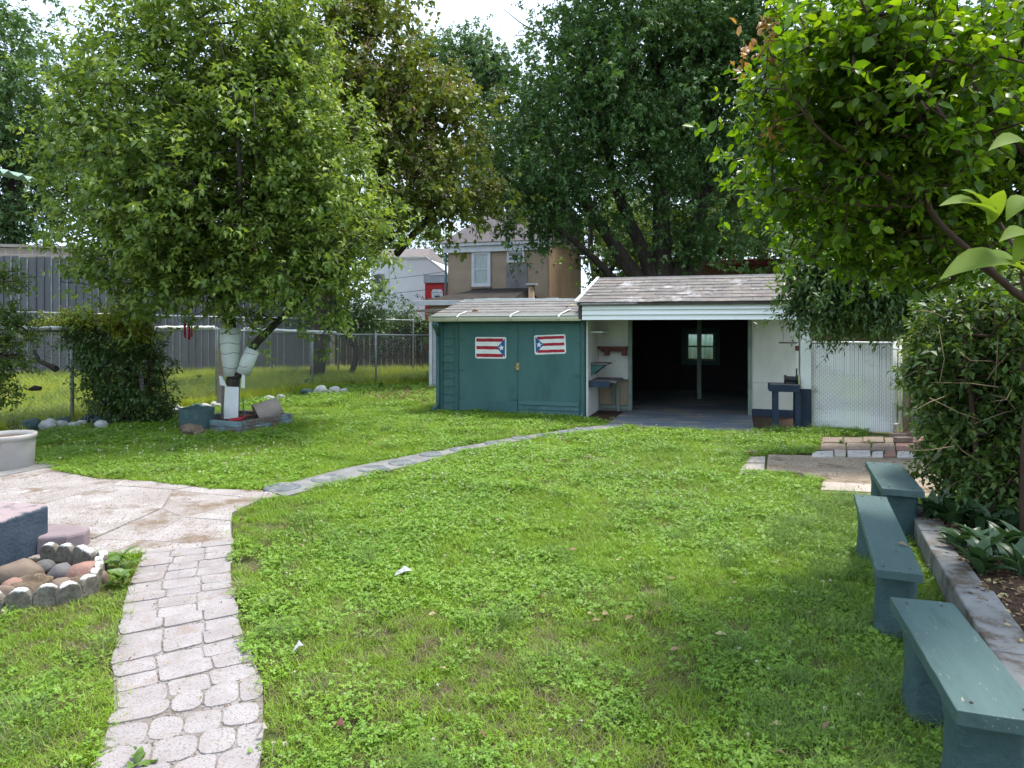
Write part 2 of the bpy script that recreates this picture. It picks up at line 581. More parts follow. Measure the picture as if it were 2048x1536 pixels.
brick_rows = [(906, 918, [1622, 1668, 1694, 1742, 1768, 1792, 1828, 1866], [m_brickwhite, m_paleslab, m_brickwhite, m_brickwhite, m_brick, m_brickwhite, m_brickwhite]),
              (890, 904, [1640, 1692, 1742, 1790, 1830, 1870], [m_brickbrown, m_brickbrown, m_brickbrown, m_brick, m_brick]),
              (879, 889, [1642, 1686, 1726, 1768, 1806, 1850], [m_brickbrown, m_brickbrown, m_brickbrown, m_brickbrown, m_brick])]
for y0, y1, xs, ms in brick_rows:
    for k in range(len(xs) - 1):
        e = [random.uniform(-2, 2) for _ in range(4)]
        q = [at(xs[k] + 2 + e[0], y0 + e[0] * .4), at(xs[k + 1] - 2, y0 + e[1] * .4), at(xs[k + 1] - 1 + e[2], y1 + e[2] * .3), at(xs[k] + 1 + e[3], y1 + e[3] * .3)]
        MB().prism([tuple(p.xy) for p in q], 0.0, random.uniform(0.022, 0.04)).build("brick", ms[k], pv, bevel=0.005)

# raised planting bed behind the curb on the right
CURB_C = [Vector((3.12, 5.4, 0)), Vector((2.84, 4.75, 0)), Vector((2.40, 3.72, 0)), Vector((2.09, 2.98, 0)), Vector((1.78, 2.2, 0)), Vector((1.3, 1.0, 0))]
BED_POLY = [(p.x + 0.06, p.y) for p in CURB_C] + [(3.0, 0.6), (6.8, 4.6), (6.8, 6.6), (4.2, 5.9), (3.45, 5.62)]
tag(MB().prism(BED_POLY, -0.05, 0.162).build("planting_bed", m_mulch), kind="structure")
curb = empty("garden_curb", (2.4, 3.7, 0), 0, "low chipped white concrete curb holding the mulch bed behind the benches", "curb")
for i in range(len(CURB_C) - 1):
    a, b = CURB_C[i], CURB_C[i + 1]
    d = (b - a).normalized(); n = Vector((-d.y, d.x, 0))
    if n.x < 0: n = -n
    L = (b - a).length; k = max(1, round(L / 0.55))
    for q in range(k):
        p0 = a.lerp(b, q / k) + d * 0.002; p1 = a.lerp(b, (q + 1) / k) - d * 0.006
        w = 0.17 + random.uniform(-.03, .03); hz = 0.175 + random.uniform(-.018, .012)
        pts = [p0, p1, p1 + n * w, p0 + n * w]
        o = MB().prism([tuple((x - curb.location).xy) for x in pts], -0.03, hz).build("curb_block", m_curb, curb, bevel=0.012)
# ------------------------------------------------------------------ paints and building surfaces
m_teal = mat("teal_paint", (0.050, 0.120, 0.114), (0.064, 0.145, 0.136), 2.5, 0.65, 0.25, c3=(0.085, 0.15, 0.135), s3=5, t3=0.60, w3=0.10, c4=(0.036, 0.085, 0.08), s4=1.6, t4=0.55, w4=0.2, speck=(0.11, 0.14, 0.12), sscale=30, st=0.70, stretch=(1, 1, 0.35), bump=0.25, bscale=45, bdist=0.004)
m_tealtrim = mat("teal_trim_paint", (0.034, 0.094, 0.089), (0.045, 0.114, 0.107), 5, 0.55, 0.35, bump=0.4, bscale=50, bdist=0.004)
m_benchteal = mat("bench_teal_paint", (0.046, 0.086, 0.082), (0.059, 0.103, 0.098), 2.2, 0.6, 0.3, c3=(0.085, 0.115, 0.108), s3=2.6, t3=0.60, w3=0.10, c4=(0.034, 0.062, 0.058), s4=1.3, t4=0.55, w4=0.15,
                 stretch=(4.0, 0.8, 4.0), speck=(0.22, 0.205, 0.17), sscale=20, st=0.665, bump=0.6, bscale=14, bdist=0.005)
m_benchleg = mat("bench_leg_paint", (0.028, 0.062, 0.064), (0.044, 0.085, 0.084), 6.0, 0.6, 0.35, c3=(0.025, 0.05, 0.05), s3=7, t3=0.62, w3=0.1, bump=0.8, bscale=25, bdist=0.012)
m_white = mat("white_paint", (0.70, 0.72, 0.68), (0.60, 0.62, 0.58), 3.0, 0.6, 0.3, c3=(0.40, 0.38, 0.33), s3=5, t3=0.68, w3=0.08, bump=0.25, bscale=50, bdist=0.003)
m_fascia = mat("aluminium_fascia", (0.78, 0.80, 0.77), (0.70, 0.73, 0.70), 2.0, 0.45, 0.4, speck=(0.25, 0.24, 0.22), sscale=30, st=0.73, stretch=(0.4, 1, 2), bump=0.1, bscale=30, bdist=0.003)
m_whitewall = mat("stained_white_board", (0.60, 0.60, 0.55), (0.48, 0.47, 0.41), 2.2, 0.75, 0.2, c3=(0.27, 0.24, 0.19), s3=4.0, t3=0.63, w3=0.15, stretch=(1, 1, 0.5), speck=(0.16, 0.14, 0.1), sscale=40, st=0.72, bump=0.3, bscale=40, bdist=0.004)
m_jamb = mat("grey_green_paint", (0.22, 0.27, 0.225), (0.16, 0.20, 0.165), 6, 0.7, 0.25, c3=(0.3, 0.3, 0.25), s3=9, t3=0.65, w3=0.1, bump=0.4, bscale=50, bdist=0.004)
m_cream = mat("cream_gutter", (0.60, 0.57, 0.43), (0.48, 0.46, 0.34), 5.0, 0.5, 0.4, c3=(0.24, 0.22, 0.16), s3=6, t3=0.62, w3=0.12, stretch=(0.5, 1, 1), bump=0.2, bdist=0.003)
m_shingle = mat("worn_shingle", (0.185, 0.168, 0.155), (0.130, 0.119, 0.110), 7.0, 0.95, 0.1, c3=(0.36, 0.345, 0.335), s3=1.6, t3=0.555, w3=0.06, c4=(0.24, 0.205, 0.178), s4=3, t4=0.5, w4=0.2,
                speck=(0.09, 0.08, 0.07), sscale=70, st=0.6, bump=0.8, bscale=90, bdist=0.008, ws=True)
m_shingle2 = mat("grey_roll_roofing", (0.215, 0.203, 0.192), (0.155, 0.147, 0.140), 5.0, 0.95, 0.1, c3=(0.27, 0.255, 0.24), s3=3.5, t3=0.58, w3=0.12, speck=(0.1, 0.09, 0.085), sscale=60, st=0.6, bump=0.7, bscale=80, bdist=0.006, ws=True)
m_roofdeck = mat("dark_roof_deck", (0.06, 0.05, 0.045), (0.09, 0.08, 0.07), 5, 0.95, 0.1)
m_dark = mat("unlit_interior_wood", (0.035, 0.032, 0.035), (0.05, 0.042, 0.038), 4, 0.9, 0.1, bump=0.4, bscale=30)  # near-black base colour carries the lack of light inside the garage
m_redwood = mat("red_brown_board", (0.14, 0.05, 0.038), (0.095, 0.036, 0.03), 6, 0.7, 0.25, bump=0.4)
m_navy = mat("navy_paint", (0.016, 0.028, 0.052), (0.026, 0.040, 0.066), 5, 0.6, 0.3, c3=(0.12, 0.13, 0.16), s3=9, t3=0.66, w3=0.08, bump=0.4, bscale=50, bdist=0.004)
m_greywood = mat("grey_wood", (0.16, 0.145, 0.135), (0.11, 0.10, 0.095), 6, 0.85, 0.15, stretch=(0.3, 3, 3), bump=0.5)
m_plywood = mat("plywood", (0.42, 0.33, 0.23), (0.33, 0.25, 0.17), 4, 0.8, 0.2, stretch=(3, 3, 0.4), bump=0.2)
m_red = mat("red_paint", (0.42, 0.024, 0.045), (0.30, 0.020, 0.034), 9, 0.7, 0.25, c3=(0.45, 0.2, 0.2), s3=26, t3=0.66, w3=0.05, bump=0.5)
m_blue = mat("blue_paint", (0.02, 0.09, 0.24), (0.028, 0.115, 0.28), 14, 0.6, 0.3, bump=0.3)
m_flagwhite = mat("flag_white_paint", (0.78, 0.79, 0.76), (0.68, 0.69, 0.66), 10, 0.6, 0.3, bump=0.3)
m_brass = mat("worn_brass", (0.50, 0.40, 0.20), (0.32, 0.25, 0.12), 12, 0.45, 0.5, metallic=0.5, bump=0.4)
m_black = mat("black_metal", (0.012, 0.012, 0.014), (0.025, 0.025, 0.027), 6, 0.5, 0.4)
m_galv = mat("galvanised_steel", (0.40, 0.41, 0.42), (0.30, 0.31, 0.32), 8, 0.5, 0.5, metallic=0.35, c3=(0.22, 0.17, 0.13), s3=7, t3=0.64, w3=0.1, bump=0.2)
m_wire = mat("galvanised_wire", (0.33, 0.33, 0.32), (0.23, 0.23, 0.22), 1.0, 0.55, 0.4, metallic=0.0, bump=0.0, ws=True)
m_glass = NT("window_glass"); m_glass = m_glass.done(m_glass.bsdf((0.03, 0.035, 0.04), 0.06, 0.6))
t = NT("clear_glass")
_tr = t.n("ShaderNodeBsdfTransparent"); _tr.inputs['Color'].default_value = (0.88, 0.94, 0.9, 1)
_gl = t.n("ShaderNodeBsdfGlossy"); _gl.inputs['Roughness'].default_value = 0.05
_mx = t.n("ShaderNodeMixShader"); _mx.inputs['Fac'].default_value = 0.06
t.l(_tr.outputs[0], _mx.inputs[1]); t.l(_gl.outputs[0], _mx.inputs[2])
m_clear = t.done(_mx)

# ------------------------------------------------------------------ green shed
shed = empty("garden_shed", SHED_O, YAW, "low teal-green shed with double doors and painted flags beside the open white garage", "shed")
ZT = 1.64
MB().box(-2.70, -0.02, 0.03, 1.22, -0.05, 1.70).build("wall", m_tealtrim, shed)
for k in range(11):            # lap boards left of the doors
    z0 = 0.03 + k * 0.147
    MB().hexa([(-2.66, -0.012, z0), (-2.435, -0.012, z0), (-2.435, 0.03, z0), (-2.66, 0.03, z0),
               (-2.66, 0.006, z0 + 0.146), (-2.435, 0.006, z0 + 0.146), (-2.435, 0.03, z0 + 0.146), (-2.66, 0.03, z0 + 0.146)]).build("siding_board", m_teal, shed, bevel=0.002)
for k in range(11):            # lap boards on the left end
    z0 = 0.03 + k * 0.15
    MB().hexa([(-2.732, 0.05, z0), (-2.70, 0.05, z0), (-2.70, 1.2, z0), (-2.732, 1.2, z0),
               (-2.712, 0.05, z0 + 0.149), (-2.70, 0.05, z0 + 0.149), (-2.70, 1.2, z0 + 0.149), (-2.712, 1.2, z0 + 0.149)]).build("siding_board", m_teal, shed)
MB().box(-2.43, -2.345, -0.03, 0.03, 0.0, ZT).build("door_jamb", m_tealtrim, shed, bevel=0.004)
MB().box(-2.76, -2.665, -0.025, 0.045, 0.0, ZT).build("corner_board", m_tealtrim, shed, bevel=0.004)
MB().box(-0.075, 0.0, -0.04, 0.03, 0.0, ZT).build("door_jamb", m_tealtrim, shed, bevel=0.004)
MB().box(-2.76, 0.0, -0.035, 0.028, ZT, 1.74).build("header_board", m_tealtrim, shed, bevel=0.004)
dl = MB().box(-2.34, -1.212, -0.022, 0.028, 0.035, ZT - 0.008).build("door", m_teal, shed, bevel=0.004)
dr = MB().box(-1.204, -0.08, -0.034, 0.022, 0.015, ZT - 0.012).build("door", m_teal, shed, bevel=0.004)
MB().box(-2.335, -1.215, -0.028, -0.022, 0.037, 0.235).build("kick_board", m_teal, dl, bevel=0.003)
for zz, hh in ((0.018, 0.085), (0.108, 0.075), (0.19, 0.07)):
    MB().hexa([(-1.19, -0.058, zz), (-0.10, -0.058, zz), (-0.10, -0.034, zz), (-1.19, -0.034, zz),
               (-1.19, -0.042, zz + hh), (-0.10, -0.042, zz + hh), (-0.10, -0.034, zz + hh), (-1.19, -0.034, zz + hh)]).build("kick_board", m_teal, dr, bevel=0.003)
# strap hinges
for (ux, zz, par, sgn) in ((-2.35, 1.33, dl, 1), (-2.35, 0.78, dl, 1), (-2.35, 0.26, dl, 1), (-0.085, 1.28, dr, -1), (-0.085, 0.72, dr, -1), (-0.085, 0.27, dr, -1), (-1.22, 0.27, dl, -1)):
    yb = -0.026 if par is dl else -0.038
    m = MB().prism_v([(ux, zz - 0.022), (ux + sgn * 0.05, zz - 0.014), (ux + sgn * 0.13, zz - 0.006), (ux + sgn * 0.13, zz + 0.006), (ux + sgn * 0.05, zz + 0.014), (ux, zz + 0.022)], yb - 0.006, yb + 0.004)
    m.tube([(ux, yb - 0.008, zz - 0.04), (ux, yb - 0.008, zz + 0.04)], 0.009, 8)
    m.build("hinge", m_tealtrim, par)


def wavy(x0, x1, z0, z1, n=9, amp=0.003):
    top = [(x0 + (x1 - x0) * k / n, z1 + random.uniform(-amp, amp)) for k in range(n + 1)]
    bot = [(x1 + (x0 - x1) * k / n, z0 + random.uniform(-amp, amp)) for k in range(n + 1)]
    return top + bot


def flag(parent, x0, x1, z0, z1, flip, yf, tilt):
    """hand painted panel: white ground, three red bars, blue triangle with a white star"""
    w, h = x1 - x0, z1 - z0
    cx, cz = (x0 + x1) / 2, (z0 + z1) / 2

    def T(pts):
        o = []
        for px, pz in pts:
            if flip: px = -px
            o.append((cx + px * math.cos(tilt) - pz * math.sin(tilt), cz + px * math.sin(tilt) + pz * math.cos(tilt)))
        return o
    a, b = w / 2, h / 2
    rr = 0.03
    outline = []
    for sx, sz, st in ((1, 1, 0), (-1, 1, 90), (-1, -1, 180), (1, -1, 270)):
        for k in range(4):
            an = R(st + 30 * k)
            outline.append((sx * (a - rr) + rr * math.cos(an) + random.uniform(-.003, .003), sz * (b - rr) + rr * math.sin(an) + random.uniform(-.003, .003)))
    fl = MB().prism_v(T(outline), yf - 0.003, yf).build("flag", m_flagwhite, parent)
    fl["label"] = "hand painted red and white striped flag with blue triangle and star"
    e = 0.022
    ih = h - 2 * e
    sh = ih / 5
    y1 = yf - 0.003
    for k in range(3):
        zt = b - e - 2 * k * sh
        MB().prism_v(T(wavy(-a + e, a - e - (0.10 if k == 1 else 0.035), zt - sh * 0.93, zt - sh * 0.07)), y1 - 0.002, y1).build("stripe", m_red, fl)
    tri = [(a - e, b - e - 0.002), (a - e - 0.152, 0.0), (a - e, -b + e + 0.002)]
    MB().prism_v(T(tri), y1 - 0.004, y1).build("triangle", m_blue, fl)
    sc = (a - e - 0.066, 0.0)
    star = []
    for k in range(10):
        r_ = 0.056 if k % 2 == 0 else 0.024
        an = R(90 + 36 * k + 8)
        star.append((sc[0] + r_ * math.cos(an), sc[1] + r_ * math.sin(an)))
    MB().prism_v(T(star), y1 - 0.006, y1 - 0.001).build("star", m_flagwhite, fl)


flag(dl, -2.02, -1.43, 0.995, 1.385, False, -0.0225, 0.0)
flag(dr, -0.90, -0.335, 1.09, 1.43, True, -0.0345, R(2.5))
lt = MB()
lt.box(-1.235, -1.175, -0.052, -0.03, 0.80, 0.925).lathe([(0.001, 0), (0.03, 0), (0.03, 0.01), (0.012, 0.03), (0.001, 0.03)], 12, (-1.2, -0.05, 0.87))
lt.tube([(-1.26, -0.055, 0.845), (-1.15, -0.055, 0.86)], 0.01, 8)
lt.build("latch", m_brass, dr, bevel=0.004)
# roof
rf = empty("roof", (0, 0, 0)); rf.parent = shed
RZ0, RZ1, RV0, RV1 = 1.765, 2.09, -0.20, 1.28
MB().hexa([(-2.80, RV0, RZ0 - 0.03), (0.02, RV0, RZ0 - 0.03), (0.02, RV1, RZ1 - 0.03), (-2.80, RV1, RZ1 - 0.03),
           (-2.80, RV0, RZ0), (0.02, RV0, RZ0), (0.02, RV1, RZ1), (-2.80, RV1, RZ1)]).build("roof_deck", m_roofdeck, rf)


def shingles(parent, u0, u1, v0, z0, v1, z1, rows, wid, material, th=0.008):
    d = Vector((0, v1 - v0, z1 - z0)); L = d.length; d.normalize()
    n = Vector((0, -d.z, d.y))
    for r in range(rows):
        s0 = L * r / rows - 0.006; s1 = L * (r + 1) / rows + 0.012
        u = u0 - (wid * 0.5 if r % 2 else 0)
        while u < u1 - 0.02:
            ua, ub = max(u, u0), min(u + wid, u1)
            if ub - ua > 0.03:
                lift = 0.010 + random.uniform(0, 0.006)
                a = Vector((0, v0, z0)) + d * (s0 + random.uniform(-.006, .006)) + n * lift
                b = Vector((0, v0, z0)) + d * s1 + n * 0.003
                j0, j1 = random.uniform(0.001, 0.004), random.uniform(0.001, 0.004)
                q = [(ua + j0, a), (ub - j1, a), (ub - j1, b), (ua + j0, b)]
                lo = [(x, p.y, p.z) for x, p in q]
                hi = [(x, p.y + n.y * th, p.z + n.z * th) for x, p in q]
                MB().hexa(lo + hi).build("shingle", material, parent)
            u += wid


shingles(rf, -2.80, 0.02, RV0, RZ0, RV1, RZ1, 6, 0.47, m_shingle2)
fl = MB()
fl.bar((-2.81, RV0 - 0.01, RZ0 + 0.005), (0.0, RV0 - 0.01, RZ0 + 0.012), 0.02, 0.03)
fl.build("drip_edge", m_white, rf)
bk = MB()
uu = -2.75
while uu < 0:
    w = random.uniform(0.1, 0.3)
    bk.box(uu, min(uu + w, 0.0), RV1 - 0.05, RV1 + 0.03, RZ1 - 0.02, RZ1 + random.uniform(0.02, 0.055))
    uu += w
bk.build("back_flashing", m_white, rf)
gt = MB()
prof = [(0, 0.0), (-0.012, -0.045), (-0.05, -0.075), (-0.09, -0.075), (-0.105, -0.04), (-0.11, 0.0), (-0.104, 0.0), (-0.098, -0.038), (-0.086, -0.068), (-0.052, -0.068), (-0.018, -0.04), (-0.006, 0.0)]
n_ = len(prof)
for ui in (-2.83, -0.01):
    gt.v += [(ui, RV0 + 0.02 + p[0], RZ0 - 0.028 + p[1] + (0.012 if ui > -1 else 0)) for p in prof]
for k in range(n_):
    gt.f.append((k, (k + 1) % n_, n_ + (k + 1) % n_, n_ + k))
gt.f += [tuple(range(n_))[::-1], tuple(n_ + k for k in range(n_))]
gut = gt.build("gutter", m_cream, shed, smooth=False)
for ux in (-2.27, -1.27, -0.40):
    sm = MB()
    sm.bar((ux, RV0 - 0.088, RZ0 - 0.02), (ux + 0.02, RV0 - 0.02, RZ0 + 0.028), 0.03, 0.004)
    sm.bar((ux + 0.02, RV0 - 0.02, RZ0 + 0.030), (ux + 0.06 + (0.04 if ux > -1 else 0), RV0 + (0.22 if ux < -1 else 0.36), RZ0 + (0.082 if ux < -1 else 0.115)), 0.035, 0.004)
    sm.build("gutter_strap", m_white, gut)
    rg = MB(); pts = [(ux + 0.022 * math.cos(a_), RV0 - 0.097, RZ0 - 0.062 + 0.024 * math.sin(a_)) for a_ in np.linspace(R(160), R(380), 9)]
    rg.tube(pts, 0.003, 5).build("gutter_hook", m_black, gut)
ds = MB()
ds.tube([(-2.72, RV0 - 0.03, RZ0 - 0.10), (-2.74, RV0 - 0.02, RZ0 - 0.17), (-2.745, -0.09, RZ0 - 0.27), (-2.745, -0.065, RZ0 - 0.36)], [0.055, 0.05, 0.042, 0.036], 10)
ds.tube([(-2.745, -0.065, RZ0 - 0.34), (-2.745, -0.062, 0.16), (-2.76, -0.085, 0.10), (-2.80, -0.20, 0.035)], [0.036, 0.036, 0.038, 0.040], 10)
ds.build("downspout", m_tealtrim, shed, smooth=True)
MB().box(-2.72, 0.0, -0.07, 0.0, -0.03, 0.012).build("sill", m_strip, shed)

# ------------------------------------------------------------------ white garage
gar = empty("garage", SHED_O, YAW, "open white garage with dark interior, shingle roof and striped white fascia", "garage")
GV, GB = 1.0, 5.5
MB().box(0.015, 0.05, 0.01, GV, 0.0, 1.92).build("alcove_wall", m_whitewall, gar)
MB().box(0.05, 0.60, GV, GV + 0.04, 0.60, 2.02).build("front_wall", m_whitewall, gar)
MB().box(2.74, 3.46, GV, GV + 0.04, 0.60, 2.02).build("front_wall", m_whitewall, gar, bevel=0.003)
MB().box(2.74, 3.46, GV + 0.002, GV + 0.042, 0.14, 0.597).build("front_wall", m_whitewall, gar, bevel=0.003)
MB().box(2.72, 3.47, GV - 0.012, GV + 0.05, 0.0, 0.137).build("base_board", m_navy, gar, bevel=0.004)
MB().box(0.60, 0.665, GV - 0.03, GV + 0.08, 0.0, 1.95).build("jamb", m_jamb, gar, bevel=0.004)
MB().box(2.68, 2.745, GV - 0.03, GV + 0.08, 0.0, 1.95).build("jamb", m_jamb, gar, bevel=0.004)
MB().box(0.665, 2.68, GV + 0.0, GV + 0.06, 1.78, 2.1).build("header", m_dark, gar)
# low frame left of the opening
MB().box(0.052, 0.60, GV + 0.034, GV + 0.05, 0.12, 0.60).build("lower_panel", m_plywood, gar)
MB().box(0.05, 0.60, GV - 0.02, GV + 0.03, 0.055, 0.115).build("sole_plate", m_jamb, gar, bevel=0.003)
MB().box(0.05, 0.60, GV - 0.03, GV + 0.03, 0.0, 0.055).build("sill", m_strip, gar, bevel=0.003)
MB().box(0.30, 0.36, GV - 0.022, GV + 0.03, 0.115, 0.60).build("stud", m_jamb, gar, bevel=0.003)
MB().box(0.05, 0.60, GV - 0.012, GV + 0.032, 0.575, 0.60).build("rail", m_greywood, gar)
# side, back walls, back window
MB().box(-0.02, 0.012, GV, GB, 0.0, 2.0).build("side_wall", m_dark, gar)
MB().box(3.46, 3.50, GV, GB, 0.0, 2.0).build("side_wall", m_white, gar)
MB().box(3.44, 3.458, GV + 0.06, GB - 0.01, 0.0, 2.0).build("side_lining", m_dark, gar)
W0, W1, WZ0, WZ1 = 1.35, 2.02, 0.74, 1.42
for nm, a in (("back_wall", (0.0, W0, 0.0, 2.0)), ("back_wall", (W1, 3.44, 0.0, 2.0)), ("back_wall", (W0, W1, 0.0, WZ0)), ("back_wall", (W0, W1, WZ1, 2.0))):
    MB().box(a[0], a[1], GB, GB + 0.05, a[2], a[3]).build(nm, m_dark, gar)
MB().box(0.0, 3.46, 1.1, GB + 0.05, -0.04, 0.026).build("floor", m_floor, gar)
wn_ = empty("window", (0, 0, 0)); wn_.parent = gar
wf = MB()
for a in ((W0, W0 + 0.05, WZ0, WZ1), (W1 - 0.05, W1, WZ0, WZ1), (W0 + 0.05, W1 - 0.05, WZ0, WZ0 + 0.05), (W0 + 0.05, W1 - 0.05, WZ1 - 0.05, WZ1), (W0 + 0.05, W1 - 0.05, 1.06, 1.10)):
    wf.box(a[0], a[1], GB - 0.03, GB + 0.03, a[2], a[3])
wf.build("window_frame", m_jamb, wn_)
for z0, z1 in ((WZ0 + 0.05, 1.06), (1.10, WZ1 - 0.05)):
    MB().box(W0 + 0.05, W1 - 0.05, GB - 0.004, GB + 0.004, z0, z1).build("pane", m_clear, wn_)
m = MB()
for a in ((W0 - 0.11, W0 - 0.005, WZ0 - 0.1, WZ1 + 0.1), (W1 + 0.005, W1 + 0.11, WZ0 - 0.1, WZ1 + 0.1), (W0 - 0.005, W1 + 0.005, WZ1 + 0.005, WZ1 + 0.1), (W0 - 0.005, W1 + 0.005, WZ0 - 0.1, WZ0 - 0.005)):
    m.box(a[0], a[1], GB - 0.05, GB - 0.002, a[2], a[3])
m.build("window_trim", m_tealtrim, wn_)
MB().box(1.70, 1.79, 3.43, 3.52, 0.02, 2.05).build("centre_post", m_jamb, gar, bevel=0.004)
for vv, zz in ((GB - 0.06, 0.55), (GB - 0.06, 1.55)):
    MB().box(0.02, 3.42, vv - 0.04, vv, zz, zz + 0.08).build("wall_girt", m_dark, gar)
for k in range(7):
    MB().box(0.3 + k * 0.45, 0.34 + k * 0.45, GB - 0.06, GB - 0.006, 0.03, 1.95).build("stud", m_dark, gar) if not (W0 - 0.1 < 0.3 + k * 0.45 < W1 + 0.1) else None
# fascia: four overlapping horizontal runs of siding
fas = empty("fascia", (0, 0, 0)); fas.parent = gar
z = 1.685
for k, hgt in enumerate((0.085, 0.085, 0.06, 0.05)):
    MB().hexa([(0.02, -0.348, z), (3.62, -0.348, z), (3.62, -0.27, z), (0.02, -0.27, z),
               (0.02, -0.316, z + hgt - 0.002), (3.62, -0.316, z + hgt - 0.002), (3.62, -0.27, z + hgt - 0.002), (0.02, -0.27, z + hgt - 0.002)]).build("fascia_board", m_fascia, fas, bevel=0.003)
    z += hgt
MB().box(0.03, 3.6, -0.268, GV, 1.80, 1.82).build("soffit", m_whitewall, gar)
# post at the right front corner, two-tone
pst = MB().box(3.42, 3.57, -0.29, -0.14, 0.62, 1.80).build("corner_post", m_white, gar, bevel=0.006)
MB().box(3.415, 3.575, -0.297, -0.133, 0.0, 0.617).build("post_sleeve", m_navy, pst, bevel=0.006)
# roof with loose shingles
rg_ = empty("roof", (0, 0, 0)); rg_.parent = gar
GR = dict(v0=-0.37, z0=1.965, v1=1.62, z1=2.50)
MB().hexa([(-0.06, GR['v0'], GR['z0'] - 0.04), (3.72, GR['v0'], GR['z0'] - 0.04), (3.72, GR['v1'], GR['z1'] - 0.04), (-0.06, GR['v1'], GR['z1'] - 0.04),
           (-0.06, GR['v0'], GR['z0']), (3.72, GR['v0'], GR['z0']), (3.72, GR['v1'], GR['z1']), (-0.06, GR['v1'], GR['z1'])]).build("roof_deck", m_roofdeck, rg_)
MB().hexa([(-0.06, GR['v1'], GR['z1'] - 0.04), (3.72, GR['v1'], GR['z1'] - 0.04), (3.72, 5.8, 1.92), (-0.06, 5.8, 1.92),
           (-0.06, GR['v1'], GR['z1']), (3.72, GR['v1'], GR['z1']), (3.72, 5.8, 1.96), (-0.06, 5.8, 1.96)]).build("roof_back", m_shingle, rg_)
shingles(rg_, -0.06, 3.72, GR['v0'], GR['z0'], GR['v1'], GR['z1'], 8, 0.31, m_shingle)
m = MB().bar((-0.08, GR['v0'], GR['z0'] + 0.02), (-0.08, GR['v1'], GR['z1'] + 0.02), 0.05, 0.05)
m.build("rake_board", m_white, rg_, bevel=0.004)
rc = MB()
uu = -0.06
while uu < 3.7:
    rc.hexa([(uu, 1.53, 2.485), (uu + 0.30, 1.53, 2.485), (uu + 0.30, 1.72, 2.485), (uu, 1.72, 2.485), (uu, 1.56, 2.522), (uu + 0.30, 1.56, 2.522), (uu + 0.30, 1.69, 2.522), (uu, 1.69, 2.522)])
    uu += 0.303
rc.build("ridge_cap", m_shingle2, rg_)
MB().hexa([(0.0, -0.40, 1.935), (0.95, -0.40, 1.935), (0.95, -0.24, 1.99), (0.0, -0.24, 1.99), (0.0, -0.395, 1.955), (0.95, -0.395, 1.955), (0.95, -0.24, 2.02), (0.0, -0.24, 2.02)]).build("loose_shingle_edge", m_shingle2, rg_, jitter=0.004)
MB().prism_v([(-0.05, 1.70), (0.015, 1.70), (0.015, 1.93), (-0.05, 1.93)], -0.30, -0.20).build("rafter_tail", m_roofdeck, gar)
# gable end wall on the left above the shed roof
gm = MB(); gm.v = [(-0.018, 1.0, 1.95), (-0.018, 5.5, 1.95), (-0.018, 1.62, 2.44), (0.012, 1.0, 1.95), (0.012, 5.5, 1.95), (0.012, 1.62, 2.44)]
gm.f = [(0, 2, 1), (3, 4, 5), (0, 1, 4, 3), (1, 2, 5, 4), (2, 0, 3, 5)]
gm.build("gable_wall", m_whitewall, gar)
gm = MB(); gm.v = [(3.47, -0.2, 1.95), (3.47, 5.5, 1.95), (3.47, 1.62, 2.44), (3.5, -0.2, 1.95), (3.5, 5.5, 1.95), (3.5, 1.62, 2.44)]
gm.f = [(0, 2, 1), (3, 4, 5), (0, 1, 4, 3), (1, 2, 5, 4), (2, 0, 3, 5)]
gm.build("gable_wall", m_white, gar)
# shelves in the alcove
def shelf(name, a, material, brk, mb):
    s_ = MB().box(*a).build(name, material, gar, bevel=0.003)
    for b in brk:
        MB().prism_v(b[0], b[1], b[2]).build("bracket", mb, s_)
    return s_


shelf("shelf", (0.05, 0.26, 0.25, 0.98, 1.46, 1.49), m_white, [], m_white)
rs = shelf("shelf", (0.06, 0.595, 0.80, 0.995, 1.165, 1.205), m_redwood, [], m_redwood)
for x0 in (0.18, 0.50):
    MB().box(x0, x0 + 0.08, 0.83, 0.995, 1.04, 1.163).build("bracket", m_redwood, rs)
MB().box(0.12, 0.58, 0.86, 0.90, 1.115, 1.163).build("apron", m_redwood, rs)
ss = shelf("shelf", (0.05, 0.36, 0.22, 0.66, 0.905, 0.93), m_greywood, [], m_greywood)
for y0, mm in ((0.26, m_teal), (0.58, m_navy)):
    MB().prism_v([(0.052, 0.70), (0.30, 0.902), (0.052, 0.902)], y0, y0 + 0.03).build("bracket", mm, ss)
cb = MB().box(0.05, 0.52, 0.10, 0.92, 0.60, 0.635).build("counter", m_greywood, gar, bevel=0.003)
MB().box(0.05, 0.42, 0.07, 0.098, 0.52, 0.632).build("counter_apron", m_navy, cb)
MB().box(0.42, 0.47, 0.82, 0.87, 0.03, 0.597).build("counter_leg", m_jamb, cb)
tr = MB().box(3.16, 3.42, 0.25, 0.60, 1.30, 1.32).build("shelf", m_greywood, gar)
MB().tube([(2.95 + 0.28, 0.55, 1.62), (3.22, 0.40, 1.33)], 0.006, 6).build("shelf_wire", m_galv, tr)
MB().box(3.40, 3.458, 0.35, 0.45, 1.18, 1.26).build("wall_block", m_redwood, gar)
